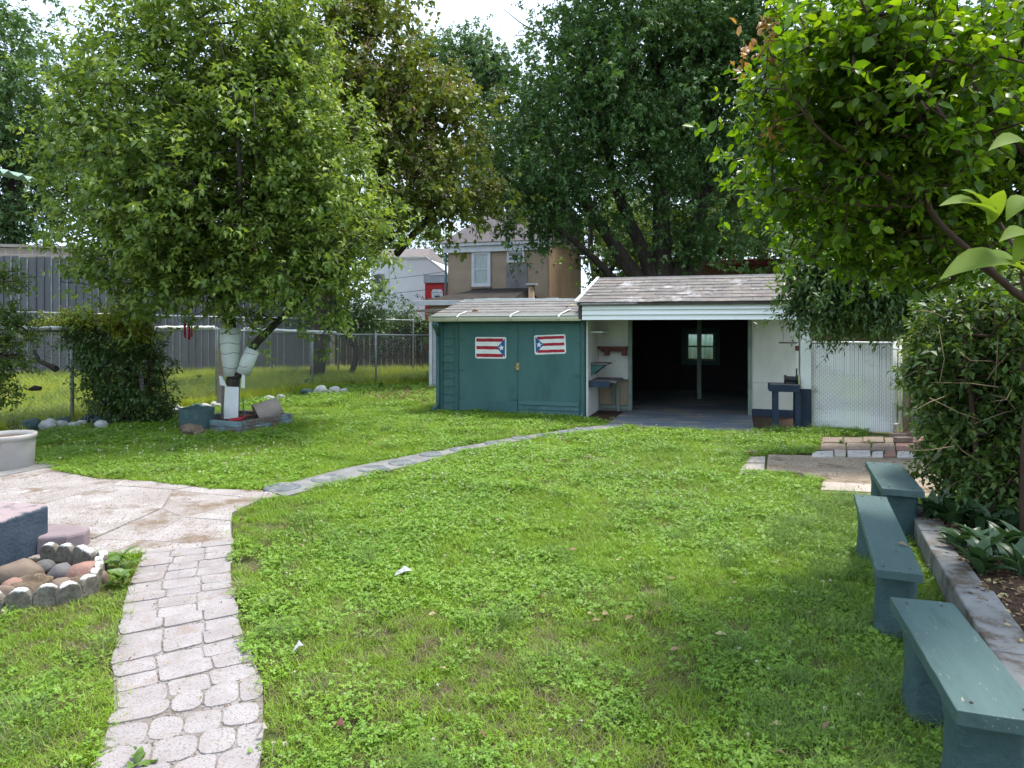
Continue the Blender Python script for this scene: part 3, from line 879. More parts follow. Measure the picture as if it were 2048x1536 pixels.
# translucent corrugated sheet standing behind the garage
m_fibre = mat("pale_green_fibreglass", (0.55, 0.70, 0.56), (0.46, 0.60, 0.47), 3, 0.6, 0.3, speck=(0.2, 0.28, 0.2), sscale=12, st=0.68)
xs = np.linspace(0.2, 3.2, 121); cs = MB()
for i, x in enumerate(xs):
    y = 6.9 + 0.025 * math.sin(x * 2 * math.pi / 0.12)
    cs.v += [(x, y, 0.0), (x, y, 2.0)]
    if i: cs.f.append((2 * i - 2, 2 * i, 2 * i + 1, 2 * i - 1))
o = cs.build("corrugated_screen", m_fibre, loc=SHED_O, rot=(0, 0, YAW), smooth=True)
so = o.modifiers.new("solid", 'SOLIDIFY'); so.thickness = 0.004
tag(o, "pale green corrugated sheet seen through the garage back window", "screen")

# blue work table and its tool by the corner post
tb = empty("work_table", yard(3.02, -0.48), YAW, "small dark blue wooden work table against the garage corner post", "table")
MB().box(-0.04, 0.38, 0.0, 0.42, 0.66, 0.695).build("tabletop", m_greywood, tb, bevel=0.004)
MB().box(-0.045, 0.37, -0.022, -0.002, 0.585, 0.69).build("apron", m_navy, tb, bevel=0.003)
MB().box(-0.062, -0.042, -0.02, 0.42, 0.59, 0.69).build("apron", m_navy, tb, bevel=0.003)
for x, y in ((0.0, 0.0), (0.31, 0.0), (0.0, 0.36), (0.31, 0.36)):
    MB().box(x, x + 0.075, y, y + 0.06, 0.0, 0.585).build("leg", m_navy, tb, bevel=0.004)
gd = empty("bench_grinder", yard(3.02, -0.48) + Vector((0.0, 0.0, 0.696)), YAW, "black round bench tool standing on the dark blue work table", "tool")
MB().tube([(0.20, 0.16, 0.765), (0.33, 0.16, 0.765)], 0.05, 14).build("motor", m_black, gd, bevel=0.006, loc=(0, 0, -0.696))
MB().tube([(0.165, 0.16, 0.765), (0.195, 0.16, 0.765)], 0.068, 18).build("wheel", m_black, gd, loc=(0, 0, -0.696))
MB().tube([(0.335, 0.16, 0.765), (0.362, 0.16, 0.765)], 0.068, 18).build("wheel", m_black, gd, loc=(0, 0, -0.696))
MB().box(0.22, 0.31, 0.11, 0.21, 0.696, 0.73).build("base", m_black, gd, loc=(0, 0, -0.696))
MB().bar((0.34, 0.25, 0.696), (0.35, 0.25, 0.93), 0.02, 0.02, up=(0, 1, 0)).build("handle", m_black, gd, loc=(0, 0, -0.696))
# ------------------------------------------------------------------ fences
def chain_link(parent, posts, pitch=0.062, wr=0.0022, z_low=0.03, material=None):
    """woven wire between consecutive (base, top height) posts: one interlocking zigzag strand after another"""
    V, Q, base = [], [], 0
    for (a, ha), (b, hb) in zip(posts[:-1], posts[1:]):
        a, b = Vector(a), Vector(b)
        L = (b - a).length
        d = (b - a) / L
        nrm = Vector((-d.y, d.x, 0)).normalized()
        S = max(2, int(L / pitch))
        hm = max(ha, hb)
        K = int((hm - z_low) / (pitch * 0.52))
        i = np.arange(S)[:, None]; k = np.arange(K + 1)[None, :]
        x = (i + 0.5) * pitch + np.where(k % 2 == 0, -0.5, 0.5) * pitch * 1.04
        t_ = np.clip(x / L, 0, 1)
        top = ha + (hb - ha) * t_
        gz = a.z + (b.z - a.z) * t_
        z = gz + z_low + (top - z_low) * k / K
        bow = 0.012 * np.sin(x * 2.1) + 0.008 * np.sin(z * 7 + x)
        P = np.stack([a.x + d.x * x + nrm.x * bow, a.y + d.y * x + nrm.y * bow, z], -1)
        wob = np.where(k % 2 == 0, 1, -1) * wr * 0.9
        P = P + np.array([nrm.x, nrm.y, 0])[None, None, :] * wob[..., None]
        ring = []
        for q in range(3):
            an = 2 * math.pi * q / 3 + 0.5
            ring.append(P + np.array([d.x * math.cos(an) * 1.35 + nrm.x * math.sin(an), d.y * math.cos(an) * 1.35 + nrm.y * math.sin(an), 0])[None, None, :] * wr)
        A = np.stack(ring, 2)                      # S,K+1,3,3
        V.append(A.reshape(-1, 3))
        idx = base + np.arange(S * (K + 1) * 3).reshape(S, K + 1, 3)
        for q in range(3):
            q2 = (q + 1) % 3
            Q.append(np.stack([idx[:, :-1, q], idx[:, :-1, q2], idx[:, 1:, q2], idx[:, 1:, q]], -1).reshape(-1, 4))
        base += S * (K + 1) * 3
    me = np_mesh("wire_mesh", np.concatenate(V), Q)
    o = link_mesh("wire_mesh", me, material or m_wire, parent)
    tag(o, kind="stuff")
    return o


def fence_posts(parent, posts, r=0.028, material=None):
    for p, h in posts:
        MB().lathe([(0.001, 0), (r, 0), (r, h), (r * 0.7, h + 0.03), (0.001, h + 0.035)], 10).build("post", material or m_galv, parent, loc=p, smooth=True)


lf = empty("chain_link_fence", (0, 0, 0), 0, "weathered chain-link fence with white rail covers along the left side of the lawn", "fence")
LP = [((-8.9, 7.0, 0), 1.50), ((-8.1, 9.1, 0), 1.50), ((-7.28, 11.3, 0), 1.52), ((-6.1, 14.1, 0), 1.52), ((-4.94, 16.9, 0), 1.40), ((-3.57, 17.9, 0), 1.36), ((-2.2, 18.6, 0), 1.34), ((-0.9, 19.2, 0), 1.34)]
chain_link(lf, LP, 0.066, 0.0055)
fence_posts(lf, LP)
for (a, ha), (b, hb) in zip(LP[:-1], LP[1:]):
    MB().tube([(a[0], a[1], ha - 0.01), ((a[0] + b[0]) / 2, (a[1] + b[1]) / 2, (ha + hb) / 2 - 0.02), (b[0], b[1], hb - 0.01)], 0.019, 8).build("top_rail", m_galv, lf, smooth=True)


def along(posts, px):
    """point on the fence line seen at photo column px"""
    r = (px - 1024.0) / F
    for (a, ha), (b, hb) in zip(posts[:-1], posts[1:]):
        den = (b[0] - a[0]) - r * (b[1] - a[1])
        t_ = (r * a[1] - a[0]) / den
        if -1e-6 <= t_ <= 1.0:
            return Vector((a[0] + (b[0] - a[0]) * t_, a[1] + (b[1] - a[1]) * t_, ha + (hb - ha) * t_))


m_cover = mat("chalky_white_cover", (0.66, 0.68, 0.66), (0.54, 0.56, 0.54), 4, 0.55, 0.3, c3=(0.3, 0.3, 0.27), s3=6, t3=0.65, w3=0.1, bump=0.3)
for x0, x1 in ((-20, 100), (102, 218), (312, 392), (394, 428), (490, 560), (562, 672)):
    a, b = along(LP, x0), along(LP, x1)
    m = MB()
    n = 8
    pts = [a.lerp(b, k / n) + Vector((0, 0, 0.028 + 0.006 * math.sin(k * 1.9 + x0))) for k in range(n + 1)]
    m.tube(pts, 0.036, 10).build("rail_cover", m_cover, lf, smooth=True)

# further chain-link fence in front of the metal wall
bf = empty("chain_link_fence", (0, 0, 0), 0, "taller chain-link fence running right in front of the grey metal wall", "fence")
BP = [((-17.5, 18.6, 0), 1.98), ((-14.3, 19.4, 0), 1.98), ((-11.2, 20.2, 0), 1.90), ((-8.2, 20.9, 0), 1.82), ((-5.5, 21.6, 0), 1.80), ((-3.2, 22.1, 0), 1.75)]
chain_link(bf, BP, 0.095, 0.0048)
fence_posts(bf, BP, 0.03)
for (a, ha), (b, hb) in zip(BP[:-1], BP[1:]):
    MB().tube([(a[0], a[1], ha), (b[0], b[1], hb)], 0.024, 8).build("top_rail", m_galv, bf, smooth=True)

# white slatted fence right of the garage
m_slat = mat("white_slat", (0.80, 0.80, 0.79), (0.72, 0.73, 0.72), 2, 0.55, 0.3, c3=(0.55, 0.62, 0.66), s3=3, t3=0.6, w3=0.1, c4=(0.42, 0.42, 0.36), s4=2.5, t4=0.62, w4=0.1, bump=0.1, ws=True)
sa, sb = at(1608, 857), at(1789, 868)
wf_ = empty("slatted_fence", ((sa + sb) / 2), 0, "bright white privacy-slat fence panel right of the garage post", "fence")
SL = sb - sa
NS = 44
for k in range(NS):
    p = sa + SL * ((k + 0.5) / NS) - wf_.location
    d = SL.normalized()
    n = Vector((-d.y, d.x, 0))
    w = SL.length / NS * 0.43
    hh = 1.315 + random.uniform(-0.008, 0.004)
    q = [p - d * w - n * 0.006, p + d * w - n * 0.006, p + d * w + n * 0.006, p - d * w + n * 0.006]
    lean = random.uniform(-0.003, 0.003)
    MB().hexa([(x.x, x.y, 0.02) for x in q] + [(x.x + lean, x.y, hh) for x in q]).build("slat", m_slat, wf_)
WP = [((sa - wf_.location), 1.33), ((sb - wf_.location), 1.33)]
chain_link(wf_, [((p.x, p.y - 0.022, 0), h) for p, h in WP], 0.062, 0.0022, 0.03, m_greywood)
for p, h in WP:
    MB().tube([(p.x, p.y, 0), (p.x, p.y, h + 0.03)], 0.026, 10).build("post", m_white, wf_, smooth=True)
MB().tube([(WP[0][0].x, WP[0][0].y, 1.335), (WP[1][0].x, WP[1][0].y, 1.335)], 0.018, 8).build("top_rail", m_white, wf_, smooth=True)
gp_ = at(1800, 869)
gt_ = empty("gate_post", gp_, 0, "thin white gate frame beside the slatted fence, with latch", "gate post")
MB().tube([(0, 0, 0), (0, 0, 1.30)], 0.02, 8).build("upright", m_white, gt_, smooth=True)
for z in (0.15, 0.72, 1.25):
    MB().tube([(-0.1, 0.0, z), (0.0, 0, z)], 0.012, 8).build("crossbar", m_white, gt_, smooth=True)
wp = at(1814, 872)
m_post = mat("weathered_post", (0.24, 0.19, 0.14), (0.17, 0.135, 0.10), 5, 0.9, 0.1, stretch=(4, 4, 0.4), bump=0.7, bscale=25)
tag(MB().lathe([(0.001, 0), (0.055, 0), (0.052, 0.7), (0.054, 1.36), (0.03, 1.385), (0.001, 1.39)], 12).build("wooden_post", m_post, loc=wp, smooth=True),
    "round weathered wooden post just right of the white slatted fence", "post")
rf_ = empty("chain_link_fence", (0, 0, 0), 0, "chain-link fence behind the bushes on the right edge", "fence")
RP = [((5.75, 9.75, 0), 1.3), ((5.2, 7.9, 0), 1.3), ((4.6, 6.0, 0), 1.3), ((4.0, 4.2, 0), 1.3)]
chain_link(rf_, RP, 0.058, 0.0022)
fence_posts(rf_, RP)

# ------------------------------------------------------------------ grey metal wall and the block building behind it
m_metal = mat("grey_metal_sheet", (0.125, 0.127, 0.135), (0.095, 0.097, 0.105), 1.2, 0.55, 0.4, c3=(0.22, 0.22, 0.23), s3=5, t3=0.66, w3=0.08, stretch=(1, 1, 0.2), bump=0.1)
m_seam = mat("bright_seam", (0.34, 0.35, 0.36), (0.17, 0.175, 0.185), 6, 0.4, 0.5, bump=0.1)
A, B = Vector((-18.5, 19.8, 0)), Vector((-6.3, 23.6, 0))
mw = empty("metal_wall", A, 0, "tall dark grey wall of ribbed metal sheets beyond the left fence", "wall")
d = (B - A).normalized(); n = Vector((d.y, -d.x, 0))
NP = 60
L = (B - A).length
for k in range(NP):
    x0, x1 = L * k / NP, L * (k + 1) / NP
    top = 3.72 + 0.02 * math.sin(k * 1.7) - 0.1 * k / NP
    o1 = random.uniform(-0.008, 0.008)
    q = [d * (x0 + 0.004) + n * o1, d * (x1 - 0.03) + n * o1, d * (x1 - 0.03) - n * 0.05, d * (x0 + 0.004) - n * 0.05]
    MB().hexa([(p.x, p.y, 0.0) for p in q] + [(p.x, p.y, top) for p in q]).build("metal_sheet", m_metal, mw)
    q = [d * (x1 - 0.026) + n * 0.045, d * (x1 - 0.001) + n * 0.045, d * (x1 - 0.001) - n * 0.05, d * (x1 - 0.026) - n * 0.05]
    MB().hexa([(p.x, p.y, 0.0) for p in q] + [(p.x, p.y, top + 0.02) for p in q]).build("seam", m_seam if (k * 7) % 5 not in (1, 3) else m_metal, mw)


def brick_mat(name, c1, c2, mortar, sc, bw=0.4, bh=0.2, mort=0.012, bump=0.4):
    t = NT(name)
    tc = t.n("ShaderNodeTexCoord")
    sp = t.n("ShaderNodeSeparateXYZ"); cb_ = t.n("ShaderNodeCombineXYZ")
    t.l(tc.outputs['Object'], sp.inputs[0])
    t.l(t.math('ADD', sp.outputs['X'], sp.outputs['Y']), cb_.inputs['X']); t.l(sp.outputs['Z'], cb_.inputs['Y'])
    b = t.n("ShaderNodeTexBrick")
    b.inputs['Scale'].default_value = sc
    b.inputs['Brick Width'].default_value = bw; b.inputs['Row Height'].default_value = bh
    b.inputs['Mortar Size'].default_value = mort
    b.inputs['Color1'].default_value = rgb(c1); b.inputs['Color2'].default_value = rgb(c2); b.inputs['Mortar'].default_value = rgb(mortar)
    t.l(cb_.outputs[0], b.inputs['Vector'])
    c = t.mix(t.ramp(t.noise(tc.outputs['Object'], 1.6, 6), 0.45, 0.7), b.outputs['Color'], (c1[0] * 0.7, c1[1] * 0.7, c1[2] * 0.7))
    return t.done(t.bsdf(c, 0.9, 0.15, 0, b.outputs['Fac'], -bump, 0.01))


m_block = brick_mat("beige_block", (0.40, 0.33, 0.27), (0.34, 0.28, 0.23), (0.5, 0.45, 0.4), 1.0, 0.42, 0.21, 0.014)
bb = empty("block_building", (-22, 24, 0), math.atan2(3.8, 12.2), "flat-roofed beige block building rising behind the grey metal wall", "building")
MB().box(0, 15.5, 0, 9, 0, 4.45).build("wall", m_block, bb)
MB().box(-0.1, 15.6, -0.12, 9.1, 4.452, 4.56).build("parapet_cap", m_paleslab, bb, bevel=0.01)
MB().box(11.3, 12.3, 1.0, 2.2, 4.562, 5.0).build("chimney", m_brick, bb)

# ------------------------------------------------------------------ houses beyond
m_stucco = mat("tan_stucco", (0.34, 0.27, 0.195), (0.28, 0.22, 0.16), 1.2, 0.95, 0.1, c3=(0.33, 0.29, 0.24), s3=1.5, t3=0.64, w3=0.1, speck=(0.12, 0.09, 0.065), sscale=14, st=0.66, bump=0.6, bscale=18, bdist=0.02)
m_stucco_lit = mat("sunlit_peach_stucco", (0.50, 0.34, 0.215), (0.44, 0.29, 0.185), 1.2, 0.95, 0.1, speck=(0.2, 0.12, 0.07), sscale=12, st=0.62, stretch=(1, 1, 0.5), bump=0.7, bscale=14, bdist=0.02)  # brighter, warmer copy of the tan; the side wall's sunlight is in the colour
m_slate = mat("grey_house_shingle", (0.20, 0.175, 0.17), (0.155, 0.135, 0.13), 3, 0.95, 0.1, stretch=(1, 1, 3), bump=0.4)
m_tar = mat("dark_tar_roof", (0.03, 0.026, 0.023), (0.045, 0.038, 0.032), 2, 0.9, 0.15)
m_trimw = mat("house_trim", (0.58, 0.60, 0.61), (0.48, 0.50, 0.52), 3, 0.7, 0.2)
m_trimg = mat("house_trim_grey", (0.36, 0.38, 0.40), (0.28, 0.29, 0.31), 3, 0.7, 0.2)
m_curtain = mat("curtain", (0.36, 0.35, 0.35), (0.24, 0.23, 0.23), 7, 0.9, 0.1, stretch=(4, 4, 0.3))


def house_window(parent, x0, x1, z0, z1, y, trim, curtain=True, sill=None, fr=0.09):
    """window on a wall facing -y"""
    w = MB()
    for a in ((x0 - fr, x0, z0 - fr, z1 + fr), (x1, x1 + fr, z0 - fr, z1 + fr), (x0, x1, z1, z1 + fr), (x0, x1, z0 - fr, z0)):
        w.box(a[0], a[1], y - 0.07, y - 0.002, a[2], a[3])
    win = w.build("window", trim, parent, bevel=0.006)
    zm = (z0 + z1) / 2
    s = MB()
    for a in ((x0, x0 + 0.04, z0, z1), (x1 - 0.04, x1, z0, z1), (x0 + 0.04, x1 - 0.04, zm - 0.025, zm + 0.025), (x0 + 0.04, x1 - 0.04, z1 - 0.04, z1), (x0 + 0.04, x1 - 0.04, z0, z0 + 0.04)):
        s.box(a[0], a[1], y - 0.045, y - 0.003, a[2], a[3])
    s.build("sash", trim, win)
    for a in ((z0 + 0.04, zm - 0.025), (zm + 0.025, z1 - 0.04)):
        MB().box(x0 + 0.04, x1 - 0.04, y - 0.022, y - 0.016, a[0], a[1]).build("pane", m_clear if curtain else m_glass, win)
    if curtain:
        c = MB(); xs_ = np.linspace(x0 + 0.06, x1 - 0.05, 40)
        for i, x in enumerate(xs_):
            yy = y - 0.008 + 0.004 * math.sin(x * 60)
            c.v += [(x + 0.015 * math.sin(i), yy, z0 + 0.05), (x, yy, z1 - 0.05)]
            if i: c.f.append((2 * i - 2, 2 * i, 2 * i + 1, 2 * i - 1))
        c.build("curtain", m_curtain, win)
    if sill:
        MB().box(x0 - fr - 0.04, x1 + fr + 0.04, y - 0.14, y - 0.003, z0 - fr - 0.1, z0 - fr - 0.004).build("sill", sill, win, bevel=0.006)
    return win


# tan stucco house
HY = 31.0
hc = at(1097, 640, HY)                                   # front right corner
tan = empty("stucco_house", (hc.x, HY, 0), YAW, "two-storey tan stucco house with grey roof seen above the shed", "house")
HW_ = 4.95
MB().box(-HW_, -0.01, 0.0, 7.0, 0.0, 5.4).build("wall", m_stucco, tan)
MB().box(-0.008, 0.06, 0.0, 5.6, 0.0, 6.3).build("side_wall", m_stucco_lit, tan)
MB().box(-0.25, -0.012, -0.03, -0.002, 0.0, 5.2).build("corner_strip", m_stucco, tan)
MB().box(-HW_ - 0.25, 0.12, -0.25, 0.2, 5.30, 5.455).build("cornice", m_trimw, tan, bevel=0.02)
MB().box(-HW_ - 0.18, 0.10, -0.14, -0.003, 5.02, 5.297).build("frieze", m_trimw, tan, bevel=0.01)
rfm = MB().hexa([(-HW_ - 0.3, -0.3, 5.46), (0.14, -0.3, 5.46), (0.14, 3.2, 5.46), (-HW_ - 0.3, 3.2, 5.46),
                 (-3.3, 0.9, 6.95), (-0.1, 0.9, 6.95), (-0.1, 3.0, 6.95), (-3.3, 3.0, 6.95)]).build("roof", m_slate, tan)
MB().hexa([(-HW_ - 0.1, 3.2, 5.46), (0.14, 3.2, 5.46), (0.14, 7.2, 5.46), (-HW_ - 0.1, 7.2, 5.46), (-3.0, 3.25, 7.5), (0.14, 3.25, 7.5), (0.14, 7.1, 7.5), (-3.0, 7.1, 7.5)]).build("roof", m_slate, tan)
MB().tube([(-2.6, 0.1, 5.6), (-2.6, 0.1, 6.1)], 0.07, 10).build("vent_pipe", m_black, rfm)
MB().tube([(-HW_ - 0.09, -0.06, 0.2), (-HW_ - 0.09, -0.06, 5.3)], 0.06, 8).build("downpipe", m_tealtrim, tan, smooth=True)
house_window(tan, -3.60, -2.90, 3.52, 4.92, 0.0, m_trimw, True, m_brickbrown, 0.12)
house_window(tan, -1.9, -1.2, 4.55, 4.95, 0.0, m_trimw, False, None, 0.07)
MB().box(-2.02, -1.0, -0.025, -0.002, 3.3, 4.4).build("blocked_window", m_strip, tan)
m = MB().hexa([(-HW_ - 0.35, -2.6, 2.60), (-0.9, -2.6, 2.60), (-0.5, -0.01, 2.8), (-HW_ + 0.4, -0.01, 2.8),
               (-HW_ - 0.35, -2.6, 2.66), (-0.9, -2.6, 2.66), (-0.9, -0.01, 3.30), (-HW_ + 1.6, -0.01, 3.30)])
lt_ = m.build("lean_to_roof", m_tar, tan)
MB().box(-HW_ - 0.45, -0.85, -2.72, -2.61, 2.46, 2.675).build("lean_to_fascia", m_trimw, lt_, bevel=0.01)
MB().box(-HW_ + 0.1, -0.7, -2.4, -0.02, 0.0, 2.58).build("lean_to_wall", m_stucco, tan)
m = MB().tube([(-0.45, -1.2, 1.5), (-0.45, -1.2, 3.35)], 0.14, 12)
ch = m.build("flue_pipe", m_stucco_lit, tan, smooth=True)
MB().box(-0.65, -0.2, -1.4, -1.0, 3.35, 3.42).build("flue_cap", m_trimw, ch)

# white clapboard house
def siding_mat(name, c1, c2, pitch):
    t = NT(name)
    tc = t.n("ShaderNodeTexCoord"); sp = t.n("ShaderNodeSeparateXYZ")
    t.l(tc.outputs['Object'], sp.inputs[0])
    fr = t.math('FRACT', t.math('MULTIPLY', sp.outputs['Z'], 1.0 / pitch))
    c = t.mix(t.ramp(t.noise(tc.outputs['Object'], 0.8), 0.4, 0.7), c1, c2)
    return t.done(t.bsdf(c, 0.65, 0.3, 0, fr, -1.0, pitch * 0.12))


m_clap = siding_mat("white_clapboard", (0.72, 0.74, 0.76), (0.64, 0.66, 0.69), 0.20)
wx = at(742, 640, 45.0)
wh = empty("clapboard_house", (wx.x, 45.0, 0), R(-8), "white clapboard house with sloping gable between the trees", "house")
WL = 5.05
m = MB().prism_v([(0, 0), (WL, 0), (WL, 5.0), (WL - 1.25, 5.95), (0, 5.95)], 0.0, 6.0)
m.build("wall", m_clap, wh)
MB().bar((WL - 1.3, -0.06, 6.0), (WL + 0.1, -0.06, 4.95), 0.16, 0.12, up=(0, 0, 1)).build("rake_board", m_trimw, wh)
MB().box(-0.1, WL - 1.25, -0.14, 0.1, 5.92, 6.04).build("cornice", m_trimw, wh)
MB().hexa([(0, 0, 5.96), (WL - 1.2, 0, 5.96), (WL - 1.2, 6, 5.96), (0, 6, 5.96), (0, 2.8, 6.9), (WL - 1.8, 2.8, 6.9), (WL - 1.8, 3.2, 6.9), (0, 3.2, 6.9)]).build("roof", m_slate, wh)
MB().box(1.2, 1.24, -0.03, -0.003, 0, 5.9).build("corner_board", m_trimw, wh)
house_window(wh, 4.10, 4.36, 3.95, 4.40, 0.0, m_trimg, False, None, 0.05)
house_window(wh, 0.35, 0.85, 1.3, 2.6, 0.0, m_trimg, False, None, 0.06)
house_window(wh, 0.35, 0.85, 3.7, 4.9, 0.0, m_trimg, False, None, 0.06)
house_window(wh, 1.75, 2.3, 1.0, 2.2, 0.0, m_trimg, False, None, 0.06)

rx = at(850, 640, 40.0)
rh = empty("red_house", (rx.x, 40.0, 0), R(-8), "small red house front with white window surround and pale cornice", "house")
m_redwall = mat("bright_red_wall", (0.42, 0.035, 0.035), (0.34, 0.03, 0.03), 3, 0.8, 0.2)
MB().box(0.0, 1.5, 0.0, 3.0, 0.0, 4.05).build("wall", m_redwall, rh)
MB().box(-0.06, 1.6, -0.12, 0.2, 4.052, 4.5).build("cornice", m_trimg, rh, bevel=0.03)
MB().box(-0.1, 1.65, -0.16, 0.1, 4.5, 4.6).build("cornice_cap", m_trimw, rh)
house_window(rh, 0.55, 0.95, 2.65, 3.35, 0.0, m_trimw, False, None, 0.13)
MB().prism_v([(0.4, 3.5), (1.1, 3.5), (1.0, 3.68), (0.5, 3.68)], -0.09, -0.002).build("window_hood", m_trimw, rh)

# grey outbuilding tucked behind the shed
m_vinyl = mat("grey_vinyl", (0.40, 0.41, 0.43), (0.34, 0.35, 0.37), 3, 0.6, 0.3, bump=0.1)
ob_p = at(861, 776)
ob = empty("outbuilding", ob_p, YAW, "narrow grey vinyl-sided outbuilding behind the left end of the teal shed", "shed")
MB().box(0.0, 2.2, 0.02, 2.2, 0.0, 1.9).build("wall", m_vinyl, ob)
zz = 0.02
while zz < 1.8:
    MB().hexa([(0.06, -0.012, zz), (2.2, -0.012, zz), (2.2, 0.02, zz), (0.06, 0.02, zz), (0.06, 0.004, zz + 0.098), (2.2, 0.004, zz + 0.098), (2.2, 0.02, zz + 0.098), (0.06, 0.02, zz + 0.098)]).build("siding_board", m_vinyl, ob)
    zz += 0.099
MB().box(-0.03, 0.055, -0.025, 0.04, 0.0, 1.95).build("corner_board", m_trimw, ob)
MB().hexa([(-0.25, -0.3, 1.92), (1.0, -0.3, 1.92), (1.0, 2.3, 2.03), (-0.25, 2.3, 2.03), (-0.25, -0.3, 1.98), (1.0, -0.3, 1.98), (1.0, 2.3, 2.09), (-0.25, 2.3, 2.09)]).build("roof", m_brickbrown, ob)

# red-brown house on the right
bx = at(1405, 640, 30.0)
rb = empty("brown_house", (bx.x, 30.0, 0), R(-12), "flat-roofed red-brown brick house behind the garage roof on the right", "house")
m_rb = brick_mat("red_brown_brick", (0.17, 0.075, 0.05), (0.14, 0.062, 0.042), (0.2, 0.14, 0.11), 3.0, 0.5, 0.25, 0.02)
MB().box(0.0, 7.0, 0.0, 6.0, 0.0, 4.15).build("wall", m_rb, rb)
m_maroon = mat("maroon_trim", (0.16, 0.02, 0.03), (0.12, 0.018, 0.026), 3, 0.7, 0.2)
rr_ = MB().box(-0.35, 7.2, -0.6, 6.2, 4.15, 4.4).build("roof", m_maroon, rb, bevel=0.02)
house_window(rb, 2.9, 3.75, 2.9, 3.75, 0.0, m_trimg, True, None, 0.08)
house_window(rb, 0.6, 1.5, 2.9, 3.6, 0.0, m_trimg, False, None, 0.08)
MB().tube([(2.4, -0.1, 1.0), (2.4, -0.1, 4.1)], 0.06, 8).build("downpipe", m_trimw, rb, smooth=True)
vt = MB().tube([(2.75, 0.6, 4.4), (2.75, 0.6, 4.8)], 0.09, 10)
vt.tube([(2.75, 0.6, 4.8), (2.75, 0.6, 4.9)], 0.2, 10)
vt.build("roof_vent", m_trimw, rr_)
dish = MB().lathe([(0.001, 0.0), (0.15, 0.02), (0.27, 0.08), (0.27, 0.09), (0.15, 0.035), (0.001, 0.015)], 18)
dish.build("satellite_dish", m_trimw, rr_, loc=(3.6, 0.5, 4.75), rot=(R(70), R(20), 0))
MB().tube([(3.6, 0.55, 4.4), (3.6, 0.55, 4.75)], 0.03, 6).build("dish_mast", m_galv, rr_)

# dark board fence between the yards, far left of the shed
m_darkboard = mat("dark_board", (0.055, 0.042, 0.035), (0.085, 0.06, 0.048), 2, 0.9, 0.1, stretch=(4, 4, 0.4))
db = empty("board_fence", (-6.2, 23.9, 0), math.atan2(1.1, 6.6), "dark brown board fence beyond the chain-link, left of the outbuilding", "fence")
x = 0.0
while x < 6.2:
    MB().box(x, x + 0.185, 0, 0.025, 0.0, 1.72 + random.uniform(-0.03, 0.03)).build("board", m_darkboard, db)
    x += 0.2
for z in (0.4, 1.4):
    MB().box(0, 6.2, 0.027, 0.07, z, z + 0.09).build("rail", m_darkboard, db)

# cables across the gap
def cable(a, b, sag, label):
    pts = [Vector(a).lerp(Vector(b), k / 16) - Vector((0, 0, sag * 4 * (k / 16) * (1 - k / 16))) for k in range(17)]
    tag(MB().tube(pts, 0.012, 5).build("overhead_cable", m_black, smooth=True), label, "cable")


cable(at(560, 588, 34), at(905, 572, 34), 0.25, "lower overhead cable crossing the white clapboard house")
cable(at(560, 560, 36), at(905, 540, 36), 0.3, "upper overhead cable crossing the white clapboard house")

# green corrugated awning poking in at the left edge
m_awn = mat("faded_green_fibreglass", (0.22, 0.34, 0.26), (0.17, 0.28, 0.21), 3, 0.5, 0.35, c3=(0.42, 0.46, 0.38), s3=5, t3=0.62, w3=0.1, bump=0.1)
ac = at(74, 360, 5.2)
aw = empty("awning", (ac.x, ac.y, 0), 0, "corner of a green corrugated awning at the left edge above", "awning")
m = MB(); NX = 60
for i in range(NX + 1):
    y = -2.6 * i / NX
    zz = ac.z + 0.022 * math.sin(i / NX * 2.6 * 2 * math.pi / 0.11)
    m.v += [(0 + 0.10 * y, y, zz), (-1.8 + 0.1 * y, y, zz + 0.34)]
    if i: m.f.append((2 * i - 2, 2 * i - 1, 2 * i + 1, 2 * i))
o = m.build("corrugated_sheet", m_awn, aw, smooth=True)
so = o.modifiers.new("solid", 'SOLIDIFY'); so.thickness = 0.006
for y in (-0.15, -2.4):
    MB().box(-1.55, -1.46, y - 0.045, y + 0.045, 0, ac.z + 0.22).build("post", m_white, aw)
